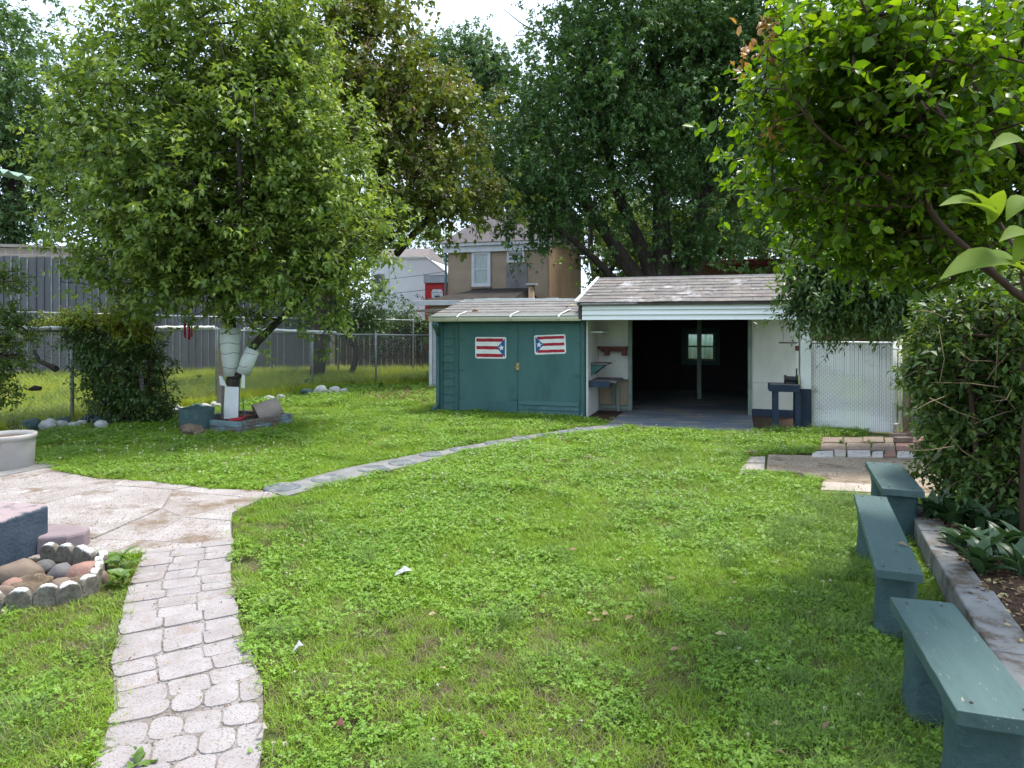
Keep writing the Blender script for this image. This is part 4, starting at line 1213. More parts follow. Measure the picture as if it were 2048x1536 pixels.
# ------------------------------------------------------------------ benches
m_rust0 = mat("rusty_screw", (0.05, 0.04, 0.035), (0.09, 0.06, 0.04), 9, 0.8, 0.3)
def bench(loc, yaw, length, width, h, label, thick=0.05, legw=None, near_in=0.10, far_in=0.12):
    """loc: near-left corner of the seat on the ground; the plank runs away along the yawed axis"""
    b = empty("garden_bench", loc, -yaw, label, "bench", "teal benches along the planting bed")
    m = MB().box(0, width, 0, length, h - thick, h)
    st_ = MB()
    ny, nx_ = 28, 6                       # plank with a slightly uneven, worn surface
    r_b = random.Random(length)
    wv = lambda x, y: 0.0022 * mnoise.noise(Vector((x * 9, y * 4, length))) + 0.0012 * mnoise.noise(Vector((x * 40, y * 6, 3)))
    for zz, top in ((h - thick, 0), (h, 1)):
        for iy in range(ny + 1):
            for ix in range(nx_ + 1):
                x, y = width * ix / nx_, length * iy / ny
                ex = 0.0025 * mnoise.noise(Vector((y * 11, ix, length * 7))) if ix in (0, nx_) else 0
                ey = 0.003 * mnoise.noise(Vector((x * 30, iy, length * 5))) if iy in (0, ny) else 0
                st_.v.append((x + ex, y + ey, zz + wv(x, y) * top))
    W_ = nx_ + 1; o_ = W_ * (ny + 1)
    for iy in range(ny):
        for ix in range(nx_):
            a = iy * W_ + ix
            st_.f.append((a, a + W_, a + W_ + 1, a + 1))
            st_.f.append((o_ + a, o_ + a + 1, o_ + a + W_ + 1, o_ + a + W_))
    for ix in range(nx_):
        st_.f.append((ix, ix + 1, o_ + ix + 1, o_ + ix))
        a = ny * W_ + ix
        st_.f.append((a + 1, a, o_ + a, o_ + a + 1))
    for iy in range(ny):
        a = iy * W_
        st_.f.append((a + W_, a, o_ + a, o_ + a + W_))
        a += nx_
        st_.f.append((a, a + W_, o_ + a + W_, o_ + a))
    st_.build("seat", m_benchteal, b, bevel=0.004, seg=2)
    for sy in (0.06, 0.10):
        for yy in (sy, length - sy):
            for sx in (0.22, 0.78):
                MB().lathe([(0.001, 0.0), (0.006, 0.0), (0.005, 0.0025), (0.001, 0.003)], 8).build("screw", m_rust0, b, loc=(width * sx + random.uniform(-.008, .008), yy + random.uniform(-.01, .01), h + 0.0015)) if sy < .1 else None
    lw = legw or width * 0.86
    for y in (near_in + 0.08, length - far_in - 0.08):
        # hollow-backed concrete block leg: bulged sides, flared foot
        lg = MB()
        prof = [(0.0, 1.0), (0.12, 0.99), (0.3, 0.93), (0.6, 0.95), (0.86, 1.04), (1.0, 1.04)]
        nseg = 24
        for t_, sc in prof:
            z = (h - thick) * (1 - t_)
            for k in range(nseg):
                a = 2 * math.pi * k / nseg
                ca, sa = math.cos(a), math.sin(a)
                e = 0.42
                x = math.copysign(abs(ca) ** e, ca) * lw / 2 * sc
                yy = math.copysign(abs(sa) ** e, sa) * 0.10 * sc
                wob = 1 + 0.012 * math.sin(5 * a + 9 * t_)
                lg.v.append((width / 2 + x * wob, y + yy * wob, z))
        for i in range(len(prof) - 1):
            for k in range(nseg):
                k2 = (k + 1) % nseg
                lg.f.append((i * nseg + k, (i + 1) * nseg + k, (i + 1) * nseg + k2, i * nseg + k2))
        lg.f.append(tuple(range(nseg))[::1])
        lg.build("leg", m_benchleg, b, smooth=True)
    return b


bench((1.375, 2.11, 0), R(17.6), 0.93, 0.245, 0.41, "nearest teal bench, cut off by the right edge of the picture", 0.05)
bench((1.79, 3.36, 0), R(23.2), 1.62, 0.205, 0.40, "middle teal bench, the long narrow one beside the white curb", 0.045, 0.19)
bench((2.72, 5.02, 0), R(21.5), 1.06, 0.275, 0.40, "farthest teal bench, next to the sandy paving", 0.05)

# ------------------------------------------------------------------ stones
def rock(name, loc, size, material, seed, rough=0.18, sub=3, rz=0.0):
    bm = bmesh.new()
    bmesh.ops.create_icosphere(bm, subdivisions=sub, radius=1.0)
    off = Vector((seed * 3.7, seed * 1.3, seed * 2.1))
    for v in bm.verts:
        n = v.co.normalized()
        k = 1 + rough * mnoise.noise(n * 1.3 + off) * 1.6 + rough * 0.5 * mnoise.noise(n * 3.1 + off)
        v.co = n * k
        v.co.x *= size[0] / 2; v.co.y *= size[1] / 2; v.co.z *= size[2] / 2
    me = bpy.data.meshes.new(name)
    bm.to_mesh(me); bm.free()
    me.polygons.foreach_set("use_smooth", [True] * len(me.polygons))
    return link_mesh(name, me, material, None, loc, (0, 0, rz))


m_stonew = mat("white_painted_stone", (0.48, 0.48, 0.46), (0.36, 0.36, 0.34), 9, 0.85, 0.2, c3=(0.18, 0.17, 0.15), s3=9, t3=0.58, w3=0.08, bump=1.0, bscale=18, bdist=0.02)
m_stonet = mat("teal_painted_stone", (0.045, 0.082, 0.082), (0.062, 0.105, 0.102), 9, 0.75, 0.25, c3=(0.12, 0.15, 0.14), s3=9, t3=0.62, w3=0.08, bump=0.8, bscale=18, bdist=0.02)
stones = [(62, 859, 40, 't'), (94, 860, 40, 'w'), (118, 856, 28, 'w'), (128, 849, 30, 't'), (149, 855, 26, 'w'), (163, 851, 22, 'w'), (178, 843, 30, 't'), (197, 846, 28, 't'), (202, 857, 32, 'w'), (228, 845, 52, 't'),
          (322, 832, 34, 't'), (343, 825, 32, 'w'), (366, 826, 24, 'w'), (393, 821, 28, 't'), (410, 819, 26, 'w'), (430, 815, 24, 'w'), (538, 803, 32, 'w'), (561, 800, 26, 'w'),
          (612, 792, 34, 't'), (641, 791, 40, 'w'), (668, 788, 32, 'w'), (688, 786, 22, 'w')]
cnt = {'w': 0, 't': 0}
COUNT = ORD + ["twenty-first", "twenty-second"]
for i, (px, py, w, c) in enumerate(stones):
    p = at(px, py)
    s = w / F * p.y * (0.92 if px < 480 else 0.75)
    hz = s * random.uniform(0.55, 0.75)
    o = rock("border_stone", (p.x, p.y + s * 0.1, hz * 0.36), (s, s * random.uniform(0.6, 0.8), hz), m_stonew if c == 'w' else m_stonet, i + 1, 0.22, 3, random.uniform(-0.4, 0.4))
    lab = "%s painted border stone at the foot of the fence, %s %s one from the left" % ("white" if c == 'w' else "teal", COUNT[cnt[c]], "white" if c == 'w' else "teal")
    tag(o, lab, "stone", "painted border stones along the fence")
    cnt[c] += 1

# ------------------------------------------------------------------ rock bed at the lower left
m_edge = NT("white_capped_concrete")
_v = m_edge.coords()
_tc = m_edge.n("ShaderNodeTexCoord"); _sp = m_edge.n("ShaderNodeSeparateXYZ"); m_edge.l(_tc.outputs['Object'], _sp.inputs[0])
_h = m_edge.math('ADD', _sp.outputs['Z'], m_edge.math('MULTIPLY', m_edge.noise(_v, 25), 0.07))
_c = m_edge.mix(m_edge.ramp(m_edge.noise(_v, 20), 0.4, 0.6), (0.20, 0.18, 0.145), (0.12, 0.105, 0.085))
_c = m_edge.mix(m_edge.ramp(m_edge.noise(_v, 60), 0.6, 0.66), _c, (0.06, 0.05, 0.04))
_c = m_edge.mix(m_edge.ramp(_h, 0.158, 0.166), _c, (0.62, 0.62, 0.61))
m_edge = m_edge.done(m_edge.bsdf(_c, 0.9, 0.15, 0, m_edge.noise(_v, 70), 0.7, 0.006))
EDGE = [(-3.10, 4.60), (-2.98, 4.57), (-2.87, 4.53), (-2.77, 4.48), (-2.66, 4.42), (-2.60, 4.32), (-2.55, 4.22), (-2.51, 4.11), (-2.49, 4.00), (-2.53, 3.90), (-2.63, 3.85), (-2.74, 3.80), (-2.87, 3.77), (-3.0, 3.75)]
for i, (x, y) in enumerate(EDGE):
    a = EDGE[max(i - 1, 0)]; b = EDGE[min(i + 1, len(EDGE) - 1)]
    ang = math.atan2(b[1] - a[1], b[0] - a[0])
    w, hh = 0.064, 0.075
    poly = [(-w, -0.02)] + [(w * math.cos(an), hh + 0.062 * math.sin(an)) for an in np.linspace(math.pi, 0, 10)] + [(w, -0.02)]
    o = MB().prism_v(poly, -0.024, 0.024).build("edging_stone", m_edge, bevel=0.008, loc=(x, y, 0), rot=(random.uniform(-.12, .12), random.uniform(-.1, .1), ang + random.uniform(-.12, .12)))
    tag(o, "round-topped white-capped edging stone of the rock bed, %s clockwise from the blue step" % ORD[i], "edging stone", "scalloped edging stones of the rock bed")
m_r1 = mat("brown_cobble", (0.20, 0.145, 0.105), (0.15, 0.11, 0.08), 7, 0.7, 0.3, bump=0.5, bscale=30)
m_r2 = mat("grey_cobble", (0.135, 0.125, 0.122), (0.09, 0.083, 0.08), 7, 0.7, 0.3, bump=0.5, bscale=30)
m_r3 = mat("pink_cobble", (0.30, 0.165, 0.125), (0.22, 0.125, 0.098), 9, 0.7, 0.3, speck=(0.5, 0.4, 0.34), sscale=60, st=0.66, bump=0.5, bscale=30)
m_r4 = mat("rough_brown_stone", (0.20, 0.15, 0.105), (0.11, 0.08, 0.055), 12, 0.9, 0.1, c3=(0.32, 0.26, 0.2), s3=14, t3=0.58, w3=0.1, bump=1.0, bscale=30, bdist=0.02)
for nm, px, py, w, hgt, mm, rz, rough, lab in (
        ("cobble", 40, 1168, 78, 0.15, m_r1, 0.1, 0.12, "large smooth brown cobble at the left of the rock bed"),
        ("cobble", 122, 1168, 44, 0.13, m_r2, 0.4, 0.12, "dark grey cobble in the middle of the rock bed"),
        ("cobble", 170, 1166, 66, 0.13, m_r3, 0.3, 0.10, "pinkish red cobble at the right of the rock bed"),
        ("cobble", 62, 1186, 76, 0.10, m_r4, 0.2, 0.35, "rough crumbly brown stone in front of the large brown cobble"),
        ("cobble", 122, 1192, 44, 0.11, m_r1, 0.0, 0.15, "small brown cobble behind the front edging stones"),
        ("cobble", 6, 1205, 40, 0.10, m_r1, 0.5, 0.12, "brown cobble at the picture edge in front of the rock bed"),
        ("cobble", 88, 1150, 40, 0.10, m_r2, 0.7, 0.14, "small grey cobble between the brown and the dark grey cobbles"),
        ("cobble", 150, 1184, 46, 0.09, m_r4, 0.3, 0.3, "rough tan stone in front of the pinkish red cobble"),
        ("cobble", 200, 1172, 34, 0.09, m_r1, 0.2, 0.14, "tan cobble tucked in the right corner of the rock bed"),
        ("cobble", 92, 1205, 46, 0.09, m_r2, 0.1, 0.14, "flat grey cobble just behind the front edging stones"),
        ("cobble", 25, 1190, 40, 0.10, m_r3, 0.9, 0.14, "dull pink cobble left in the rock bed near the picture edge")):
    p = at(px, py)
    s = w / F * p.y
    s *= 1.12; hgt *= 1.15
    o = rock(nm, (p.x, p.y, hgt * 0.36), (s, s * 0.72, hgt), mm, px * 0.37, rough, 3, rz)
    tag(o, lab, "stone", "cobbles in the rock bed")
tag(MB().prism([(-3.15, 4.6), (-2.66, 4.42), (-2.5, 4.05), (-2.56, 3.88), (-3.1, 3.76), (-3.6, 3.8), (-3.6, 4.6)], -0.03, 0.02).build("rock_bed", m_mulch), kind="structure")

# painted concrete steps
def step_mat(name, low, high, zc):
    t = NT(name)
    v = t.coords()
    tc = t.n("ShaderNodeTexCoord"); sp = t.n("ShaderNodeSeparateXYZ"); t.l(tc.outputs['Object'], sp.inputs[0])
    a = t.mix(t.ramp(t.noise(v, 5), 0.4, 0.62), low, (low[0] * 1.5, low[1] * 1.4, low[2] * 1.35))
    a = t.mix(t.ramp(t.noise(v, 30), 0.66, 0.7), a, (0.012, 0.014, 0.016))
    h_ = t.math('ADD', sp.outputs['Z'], t.math('MULTIPLY', t.noise(v, 9), 0.06))
    c = t.mix(t.ramp(h_, zc, zc + 0.012), a, high)
    return t.done(t.bsdf(c, 0.85, 0.2, 0, t.noise(v, 45, 7), 0.7, 0.008))


m_step1 = step_mat("navy_and_pink_step", (0.040, 0.058, 0.078), (0.30, 0.235, 0.24), 0.352)
m_step2 = mat("mauve_step", (0.25, 0.195, 0.205), (0.20, 0.155, 0.162), 5, 0.85, 0.2, c3=(0.42, 0.34, 0.34), s3=5, t3=0.58, w3=0.1, speck=(0.16, 0.11, 0.11), sscale=40, st=0.66, bump=0.7, bscale=50, bdist=0.006)
st = empty("concrete_steps", (-3.6, 4.7, 0), 0, "concrete step block painted dark blue with mauve top, left edge by the rock bed", "steps")
MB().prism([(-0.9, -0.45), (0.29, -0.35), (0.34, 0.10), (0.30, 0.14), (-0.9, 0.32)], -0.05, 0.335).build("upper_step", m_step1, st, bevel=0.02, seg=3)
MB().prism([(-0.9, 0.15), (0.34, 0.0), (0.50, 0.05), (0.57, 0.14), (0.54, 0.26), (-0.9, 0.62)], -0.05, 0.14).build("lower_step", m_step2, st, bevel=0.025, seg=3)

# ------------------------------------------------------------------ buckets and pots
m_bucket = mat("dirty_white_plastic", (0.40, 0.375, 0.35), (0.33, 0.305, 0.28), 3.5, 0.6, 0.3, c3=(0.34, 0.30, 0.25), s3=5, t3=0.60, w3=0.12, speck=(0.05, 0.045, 0.04), sscale=22, st=0.72, bump=0.3)
bp = at(16, 948)
bk_ = empty("bucket", (bp.x * (bp.y + 0.25) / bp.y - 0.02, bp.y + 0.25, 0), 0, "wide dirty white plastic bucket standing on the patio at the left edge", "bucket")
k = bp.y / F
rB, hB = 51 * k, 72 * k
MB().lathe([(0.001, 0.02), (rB * 0.93, 0.02), (rB * 0.95, 0.03), (rB, hB * 0.88), (rB * 1.0, hB), (rB * 0.965, hB), (rB * 0.93, hB * 0.9), (rB * 0.90, 0.05), (0.001, 0.05)], 40).build("shell", m_bucket, bk_, smooth=True)
MB().lathe([(rB * 1.0, hB * 0.86), (rB * 1.045, hB * 0.87), (rB * 1.05, hB * 1.0), (rB * 1.0, hB * 1.02), (rB * 0.975, hB * 1.0)], 40).build("rim", m_bucket, bk_, smooth=True)
MB().lathe([(0.001, hB * 0.9), (rB * 0.93, hB * 0.9)], 30).build("soil_fill", m_r4, bk_)
MB().tube([(0.30 * rB, -rB * 0.985, hB * 0.84), (0.30 * rB, -rB * 1.0, hB * 0.74), (0.44 * rB, -rB * 0.94, hB * 0.74), (0.44 * rB, -rB * 0.93, hB * 0.84)], 0.004, 6).build("handle_clip", m_bucket, bk_)
MB().prism_v([(-0.035, hB * .35), (-0.015, hB * .36), (-0.012, hB * .48), (-0.005, hB * .50), (-0.018, hB * .62), (-0.03, hB * .56), (-0.028, hB * .47)], -rB * 1.0, -rB * 0.98).build("scuff_mark", m_black, bk_)
tag(MB().prism([tuple(at(a, b).xy) for a, b in ((-20, 962), (88, 940), (118, 934), (88, 928), (-20, 936))], 0.0, 0.03).build("paving_slab_loose", m_strip, bevel=0.006), "grey concrete slab under the wide white bucket", "slab")

tp = at(378, 866)
tub = empty("planter_tub", (tp.x, tp.y + 0.25, 0), R(12), "square-sided teal planter tub standing by the wrapped tree", "planter")
kk = tp.y / F
w2, hT = 33 * kk, 46 * kk
sh_ = MB()
for sx, t_ in ((1.0, 0), (0.97, 1)):
    pass
sh_.lathe([(0.001, 0.0), (w2 * 0.96, 0.0), (w2 * 1.0, hT * 0.5), (w2 * 1.03, hT), (w2 * 0.93, hT), (w2 * 0.9, hT * 0.75), (0.001, hT * 0.75)], 24)
sh_.build("shell", m_stonet, tub, smooth=False, bevel=0.004)
MB().lathe([(0.001, hT * 0.8), (w2 * 0.93, hT * 0.8)], 20).build("soil_fill", m_mulch, tub)
p = at(383, 872)
tag(rock("broken_stone", (p.x, p.y, 0.07), (0.36, 0.28, 0.22), m_r4, 5.5, 0.35), "rough pinkish brown broken stone in front of the teal planter tub", "stone")

# tipped beige pot with soil spilling out
m_pot = mat("beige_pot", (0.33, 0.28, 0.23), (0.27, 0.225, 0.185), 6, 0.85, 0.2, bump=0.4)
pp = at(538, 846)
pot = empty("tipped_pot", (pp.x, pp.y, 0.19), 0, "beige pot tipped on its side with roots showing, right of the wrapped tree", "pot")
pot.rotation_euler = (R(-8), R(-112), R(38))
MB().lathe([(0.001, -0.19), (0.16, -0.19), (0.185, 0.0), (0.20, 0.17), (0.215, 0.175), (0.215, 0.20), (0.19, 0.20), (0.18, 0.15)], 28).build("shell", m_pot, pot, smooth=False, bevel=0.004)
MB().lathe([(0.001, 0.15), (0.10, 0.17), (0.185, 0.14)], 20).build("soil_fill", m_r4, pot, jitter=0.012)

# ------------------------------------------------------------------ tree planter frame
m_paleblue = mat("peeling_blue_timber", (0.17, 0.25, 0.255), (0.13, 0.19, 0.195), 5, 0.85, 0.2, c3=(0.13, 0.10, 0.078), s3=4, t3=0.47, w3=0.06, bump=0.5, bscale=30)
TREE = Vector((-4.49, 10.95, 0))
pf = empty("tree_planter", (TREE.x + 0.17, TREE.y - 0.14, 0), R(-24), "square frame of peeling pale blue timbers round the wrapped tree", "planter")
S = 0.53
for lay in range(2):
    zb = 0.0 + lay * 0.085
    for a, b in (((-S, -S), (S, -S)), ((S, -S), (S, S)), ((S, S), (-S, S)), ((-S, S), (-S, -S))):
        dx, dy = (b[0] - a[0]), (b[1] - a[1])
        LL = math.hypot(dx, dy); dx /= LL; dy /= LL
        in_ = 0.045 if lay == 0 else 0.0
        MB().bar((a[0] + dx * 0.046, a[1] + dy * 0.046, zb + 0.04), (b[0] + dx * (0.044 - 0.0), b[1] + dy * 0.044, zb + 0.04), 0.09, 0.08).build("timber", m_paleblue, pf, bevel=0.006, loc=(random.uniform(-.006, .006), random.uniform(-.006, .006), 0))
MB().box(-S + 0.05, S - 0.05, -S + 0.05, S - 0.05, 0.0, 0.115).build("soil_fill", m_mulch, pf, jitter=0.004)
rd = empty("garden_trowel", (TREE.x + 0.22, TREE.y - 0.35, 0.12), R(30), "small red garden tool lying on the soil by the tree", "tool")
MB().hexa([(-0.13, -0.05, 0.0), (0.08, -0.05, 0.0), (0.08, 0.05, 0.0), (-0.13, 0.05, 0.0), (-0.11, -0.04, 0.03), (0.06, -0.045, 0.045), (0.06, 0.045, 0.045), (-0.11, 0.04, 0.03)]).build("blade", m_red, rd, bevel=0.008)
MB().tube([(0.07, 0, 0.03), (0.16, 0.0, 0.07)], 0.014, 8).build("handle", m_red, rd)
tag(MB().tube([(TREE.x + 0.30, TREE.y - 0.25, 0.10), (TREE.x + 0.27, TREE.y - 0.25, 0.45)], 0.009, 6).build("plant_stake", m_tealtrim), "thin green plant stake beside the tipped pot", "stake")

# boards and sheet metal tied to the trunk
m_tin = mat("pale_painted_tin", (0.66, 0.70, 0.64), (0.57, 0.62, 0.56), 4, 0.5, 0.35, c3=(0.3, 0.3, 0.26), s3=6, t3=0.66, w3=0.08, bump=0.2)
m_rust = mat("rusty_wire", (0.11, 0.07, 0.045), (0.07, 0.045, 0.03), 9, 0.8, 0.3)


def T(px, py, dy=0.0):
    return at(px, py, TREE.y + dy)


fb = MB().hexa([T(447, 853, -.16), T(476, 853, -.20), T(476, 853, -.17), T(447, 853, -.13), T(450, 773, -.13), T(478, 774, -.16), T(478, 774, -.135), T(450, 773, -.105)])
tag(fb.build("white_board", m_white, bevel=0.003), "upright white board tied to the base of the tree trunk", "board")
sbd = MB().hexa([T(441, 853, -.11), T(446, 853, -.14), T(446, 853, .05), T(441, 853, .05), T(444, 770, -.09), T(449, 770, -.11), T(449, 770, .06), T(444, 770, .06)])
tag(sbd.build("brown_board", m_greywood, bevel=0.003), "dark board on the left side of the tree base behind the white board", "board")


def wrap(name, pts, rads, arc0, arc1, label, wires):
    root = empty(name, (TREE.x, TREE.y, 0), 0, label, "tin wrap", "tin sheets wrapped on the tree")
    m = MB(); n = 20; N = len(pts)
    for i in range(N):
        d = (pts[min(i + 1, N - 1)] - pts[max(i - 1, 0)]).normalized()
        u = d.cross(Vector((0, 1, 0))).normalized(); w = u.cross(d)
        for k in range(n + 1):
            a = arc0 + (arc1 - arc0) * k / n
            m.v.append(tuple(pts[i] + (u * math.cos(a) + w * math.sin(a)) * rads[i] - TREE))
    for i in range(N - 1):
        for k in range(n):
            b = i * (n + 1) + k
            m.f.append((b, b + 1, b + n + 2, b + n + 1))
    o = m.build("tin_sheet", m_tin, root, smooth=True)
    so = o.modifiers.new("solid", 'SOLIDIFY'); so.thickness = 0.006
    for f_ in wires:
        i = min(int(f_ * (N - 1)), N - 2); tt = f_ * (N - 1) - i
        c = pts[i].lerp(pts[i + 1], tt) - TREE; rr = rads[i] * (1 - tt) + rads[i + 1] * tt
        ring = [c + Vector((rr * 1.05 * math.cos(a), rr * 1.05 * math.sin(a), 0.012 * math.sin(3 * a + f_ * 9))) for a in np.linspace(0, 2 * math.pi, 25)]
        MB().tube(ring, 0.004, 5, cap=False).build("tie_wire", m_rust, root)
    return root


wrap("tin_wrap", [T(463, 752), T(461, 715), T(460, 682), T(461, 655)], [0.105, 0.128, 0.148, 0.152], R(-200), R(100), "pale tin sheet wrapped round the main limb and tied with wire", (0.15, 0.42, 0.62, 0.85))
wrap("tin_wrap", [T(487, 747, -.06), T(496, 722, -.06), T(507, 697, -.06)], [0.102, 0.108, 0.102], R(-190), R(110), "smaller pale tin sheet wrapped round the right fork of the tree", (0.3, 0.8))
tag(MB().hexa([T(482, 775, -.14), T(490, 777, -.14), T(490, 777, -.12), T(482, 775, -.12), T(484, 742, -.14), T(490, 742, -.14), T(490, 742, -.12), T(484, 742, -.12)]).build("tin_strip", m_tin), "narrow pale tin strip dangling below the right fork of the tree", "strip")
tag(MB().prism_v([(T(448, 768).x, T(448, 768).z), (T(462, 775).x, T(462, 772).z), (T(452, 752).x, T(452, 752).z), (T(446, 750).x, T(446, 750).z)], TREE.y - 0.15, TREE.y - 0.135).build("tin_scrap", m_tin), "bent pale tin scrap at the tree fork", "scrap")
# pinkish plank leaning behind the tree
m_pinkboard = mat("bare_pink_plank", (0.46, 0.35, 0.28), (0.38, 0.29, 0.23), 5, 0.85, 0.2, stretch=(4, 4, 0.5), bump=0.3)
pl = MB().hexa([at(433, 806, 12.6), at(449, 806, 12.6), at(449, 806, 12.63), at(433, 806, 12.63), at(436, 694, 12.75), at(446, 694, 12.75), at(446, 694, 12.78), at(436, 694, 12.78)])
tag(pl.build("leaning_plank", m_pinkboard, bevel=0.003), "bare pinkish plank leaning upright behind the wrapped tree", "plank")

# red wind chime hanging from the tree
cx = at(376, 640, 10.7)
wc = empty("wind_chime", (cx.x, cx.y, 1.35), 0, "red tube wind chime hanging from the tree in front of the metal wall", "wind chime")
MB().lathe([(0.001, 0.29), (0.075, 0.29), (0.075, 0.31), (0.001, 0.32)], 14).build("top_disc", m_black, wc)
MB().tube([(0, 0, 0.31), (0, 0, 0.95)], 0.003, 5).build("cord", m_black, wc)
for k in range(5):
    a = k * 2 * math.pi / 5 + 0.3
    l_ = (0.22, 0.27, 0.24, 0.2, 0.26)[k]
    MB().tube([(0.055 * math.cos(a), 0.055 * math.sin(a), 0.285), (0.055 * math.cos(a), 0.055 * math.sin(a), 0.285 - l_)], 0.013, 8).build("tube", m_red, wc, smooth=True)

# stake by the fence shrub, grey timber end at the left edge
p = at(290, 847)
q = at(280, 735, p.y)
tag(MB().tube([p, p.lerp(q, 0.5) + Vector((0.01, 0, 0)), q], [0.042, 0.04, 0.036], 8).build("wooden_stake", m_greywood, smooth=True), "leaning grey wooden stake in front of the fence shrub", "stake")
p = at(0, 720, 9.6)
tag(MB().box(p.x - 1.2, p.x + 0.14, p.y, p.y + 0.2, p.z - 0.02, p.z + 0.09).build("timber_end", m_greywood, bevel=0.006), "grey weathered timber end poking in at the left edge above the bucket", "timber")
# loose bricks on the right paving
for px, py, mm, rz, z, lab in ((1796, 876, m_brickbrown, 0.3, 0.0, "brown loose brick lying by the wooden post"), (1806, 872, m_brick, -0.5, 0.0, "red loose brick with hollow lying by the wooden post"), (1806, 889, m_brickbrown, 0.1, 0.03, "flat brown brick lying in front of the red loose brick")):
    p = at(px, py)
    tag(MB().box(-0.11, 0.11, -0.05, 0.05, 0, 0.07).build("loose_brick", mm, bevel=0.008, loc=(p.x, p.y, z), rot=(0, 0, rz)), lab, "brick")
p = at(1502, 911)
tag(rock("brick_shard", (p.x, p.y, 0.03), (0.16, 0.09, 0.07), m_brick, 8.1, 0.3, 2), "small red brick shard lying on the grass edge by the pale pavers", "brick")
# bits in the lawn
for px, py, w, mm, lab in ((806, 1160, 34, m_stonew, "white scrap of paper lying in the middle of the lawn"), (596, 1316, 20, m_stonew, "small white shard in the lawn beside the paved path"), (676, 1477, 26, m_redwood, "reddish brown dead leaf lying low in the lawn"), (524, 1488, 20, m_paleslab, "pale stone chip at the right edge of the paved path")):
    p = at(px, py); s = w / F * p.y
    m = MB(); m.v = [(-s / 2, -s * .2, .02), (s * .1, -s * .25, .05), (s * .55, .1 * s, .04), (s * .1, s * .3, .065), (-s * .4, s * .2, .03)]; m.f = [(0, 1, 3, 4), (1, 2, 3)]
    o = m.build("scrap", mm, loc=(p.x, p.y, 0.015), rot=(0, 0, random.uniform(-.5, .5)))
    so = o.modifiers.new("solid", 'SOLIDIFY'); so.thickness = 0.004
    tag(o, lab, "scrap")
# ------------------------------------------------------------------ trees and shrubs
def unit(a):
    return a / (np.linalg.norm(a, axis=-1, keepdims=True) + 1e-9)


TEMPL = {
    'flat': (np.array([(0, 0, 0), (.45, -.5, .06), (1, 0, -.08), (.45, .5, .06)], float), [(0, 1, 2, 3)]),
    'fold': (np.array([(0, 0, 0), (.42, -.5, .10), (1, 0, -.16), (.42, .5, .10), (.5, 0, -.02)], float), [(0, 1, 2, 4), (0, 4, 2, 3)]),
    'oval': (np.array([(0, 0, 0), (.28, -.46, .09), (.70, -.40, .06), (1, 0, -.14), (.70, .40, .06), (.28, .46, .09), (.28, 0, 0), (.70, 0, -.03)], float),
             [(0, 1, 6), (1, 2, 7, 6), (2, 3, 7), (3, 4, 7), (4, 5, 6, 7), (5, 0, 6)]),
    'lobed': (np.array([(0, 0, 0), (.25, -.55, .03), (.42, -.22, .03), (1, 0, -.15), (.42, .22, .03), (.25, .55, .03)], float), [(0, 1, 2), (0, 2, 3, 4), (0, 4, 5)]),
}


def leaves(name, P, A, N, S, W, material, parent, templ='fold', tint=None):
    tv, tf = TEMPL[templ]
    A = unit(A)
    B = unit(np.cross(N, A))
    N = np.cross(A, B)
    n, k = len(P), len(tv)
    V = (P[:, None, :] + S[:, None, None] * (A[:, None, :] * tv[None, :, 0:1] + B[:, None, :] * (tv[None, :, 1:2] * W) + N[:, None, :] * tv[None, :, 2:3]))
    base = (np.arange(n) * k)[:, None]
    by = {}
    for f in tf: by.setdefault(len(f), []).append(f)
    faces = [np.concatenate([base + np.array(f)[None, :] for f in fs]) for fs in by.values()]
    me = np_mesh(name, V.reshape(-1, 3), faces)
    if tint is not None:
        at_ = me.attributes.new("tint", 'FLOAT', 'POINT')
        at_.data.foreach_set("value", np.repeat(tint.astype(np.float32), k))
    o = link_mesh(name, me, material, parent)
    return o


def leaf_objects(parent, P, A, N, S, W, material, templ):
    """every leaf an object of its own"""
    for k in range(len(P)):
        leaves("leaf", P[k:k + 1], A[k:k + 1], N[k:k + 1], S[k:k + 1], W, material, parent, templ)


def crown_points(r, blobs, n, shell=0.55, clump=None):
    """points spread through a union of ellipsoids, thicker towards their outside"""
    w = np.array([b[3] * b[4] * b[5] for b in blobs]) ** 0.75
    w /= w.sum()
    out = []
    for b, m in zip(blobs, (w * n).astype(int) + 1):
        d = unit(r.normal(size=(m, 3)))
        rad = shell + (1 - shell) * r.random((m, 1))
        inner = r.random((m, 1)) < 0.3
        rad = np.where(inner, r.random((m, 1)) ** 0.5, rad)
        out.append(np.array(b[:3]) + d * rad * np.array(b[3:6]))
    out = np.concatenate(out)
    if clump:                                   # gather the points into separate leafy clumps
        k, sg = clump
        c = out[r.permutation(len(out))[:max(4, len(out) // k)]]
        out = c[r.integers(0, len(c), len(out))] + r.normal(size=out.shape) * np.array(sg)
    return out


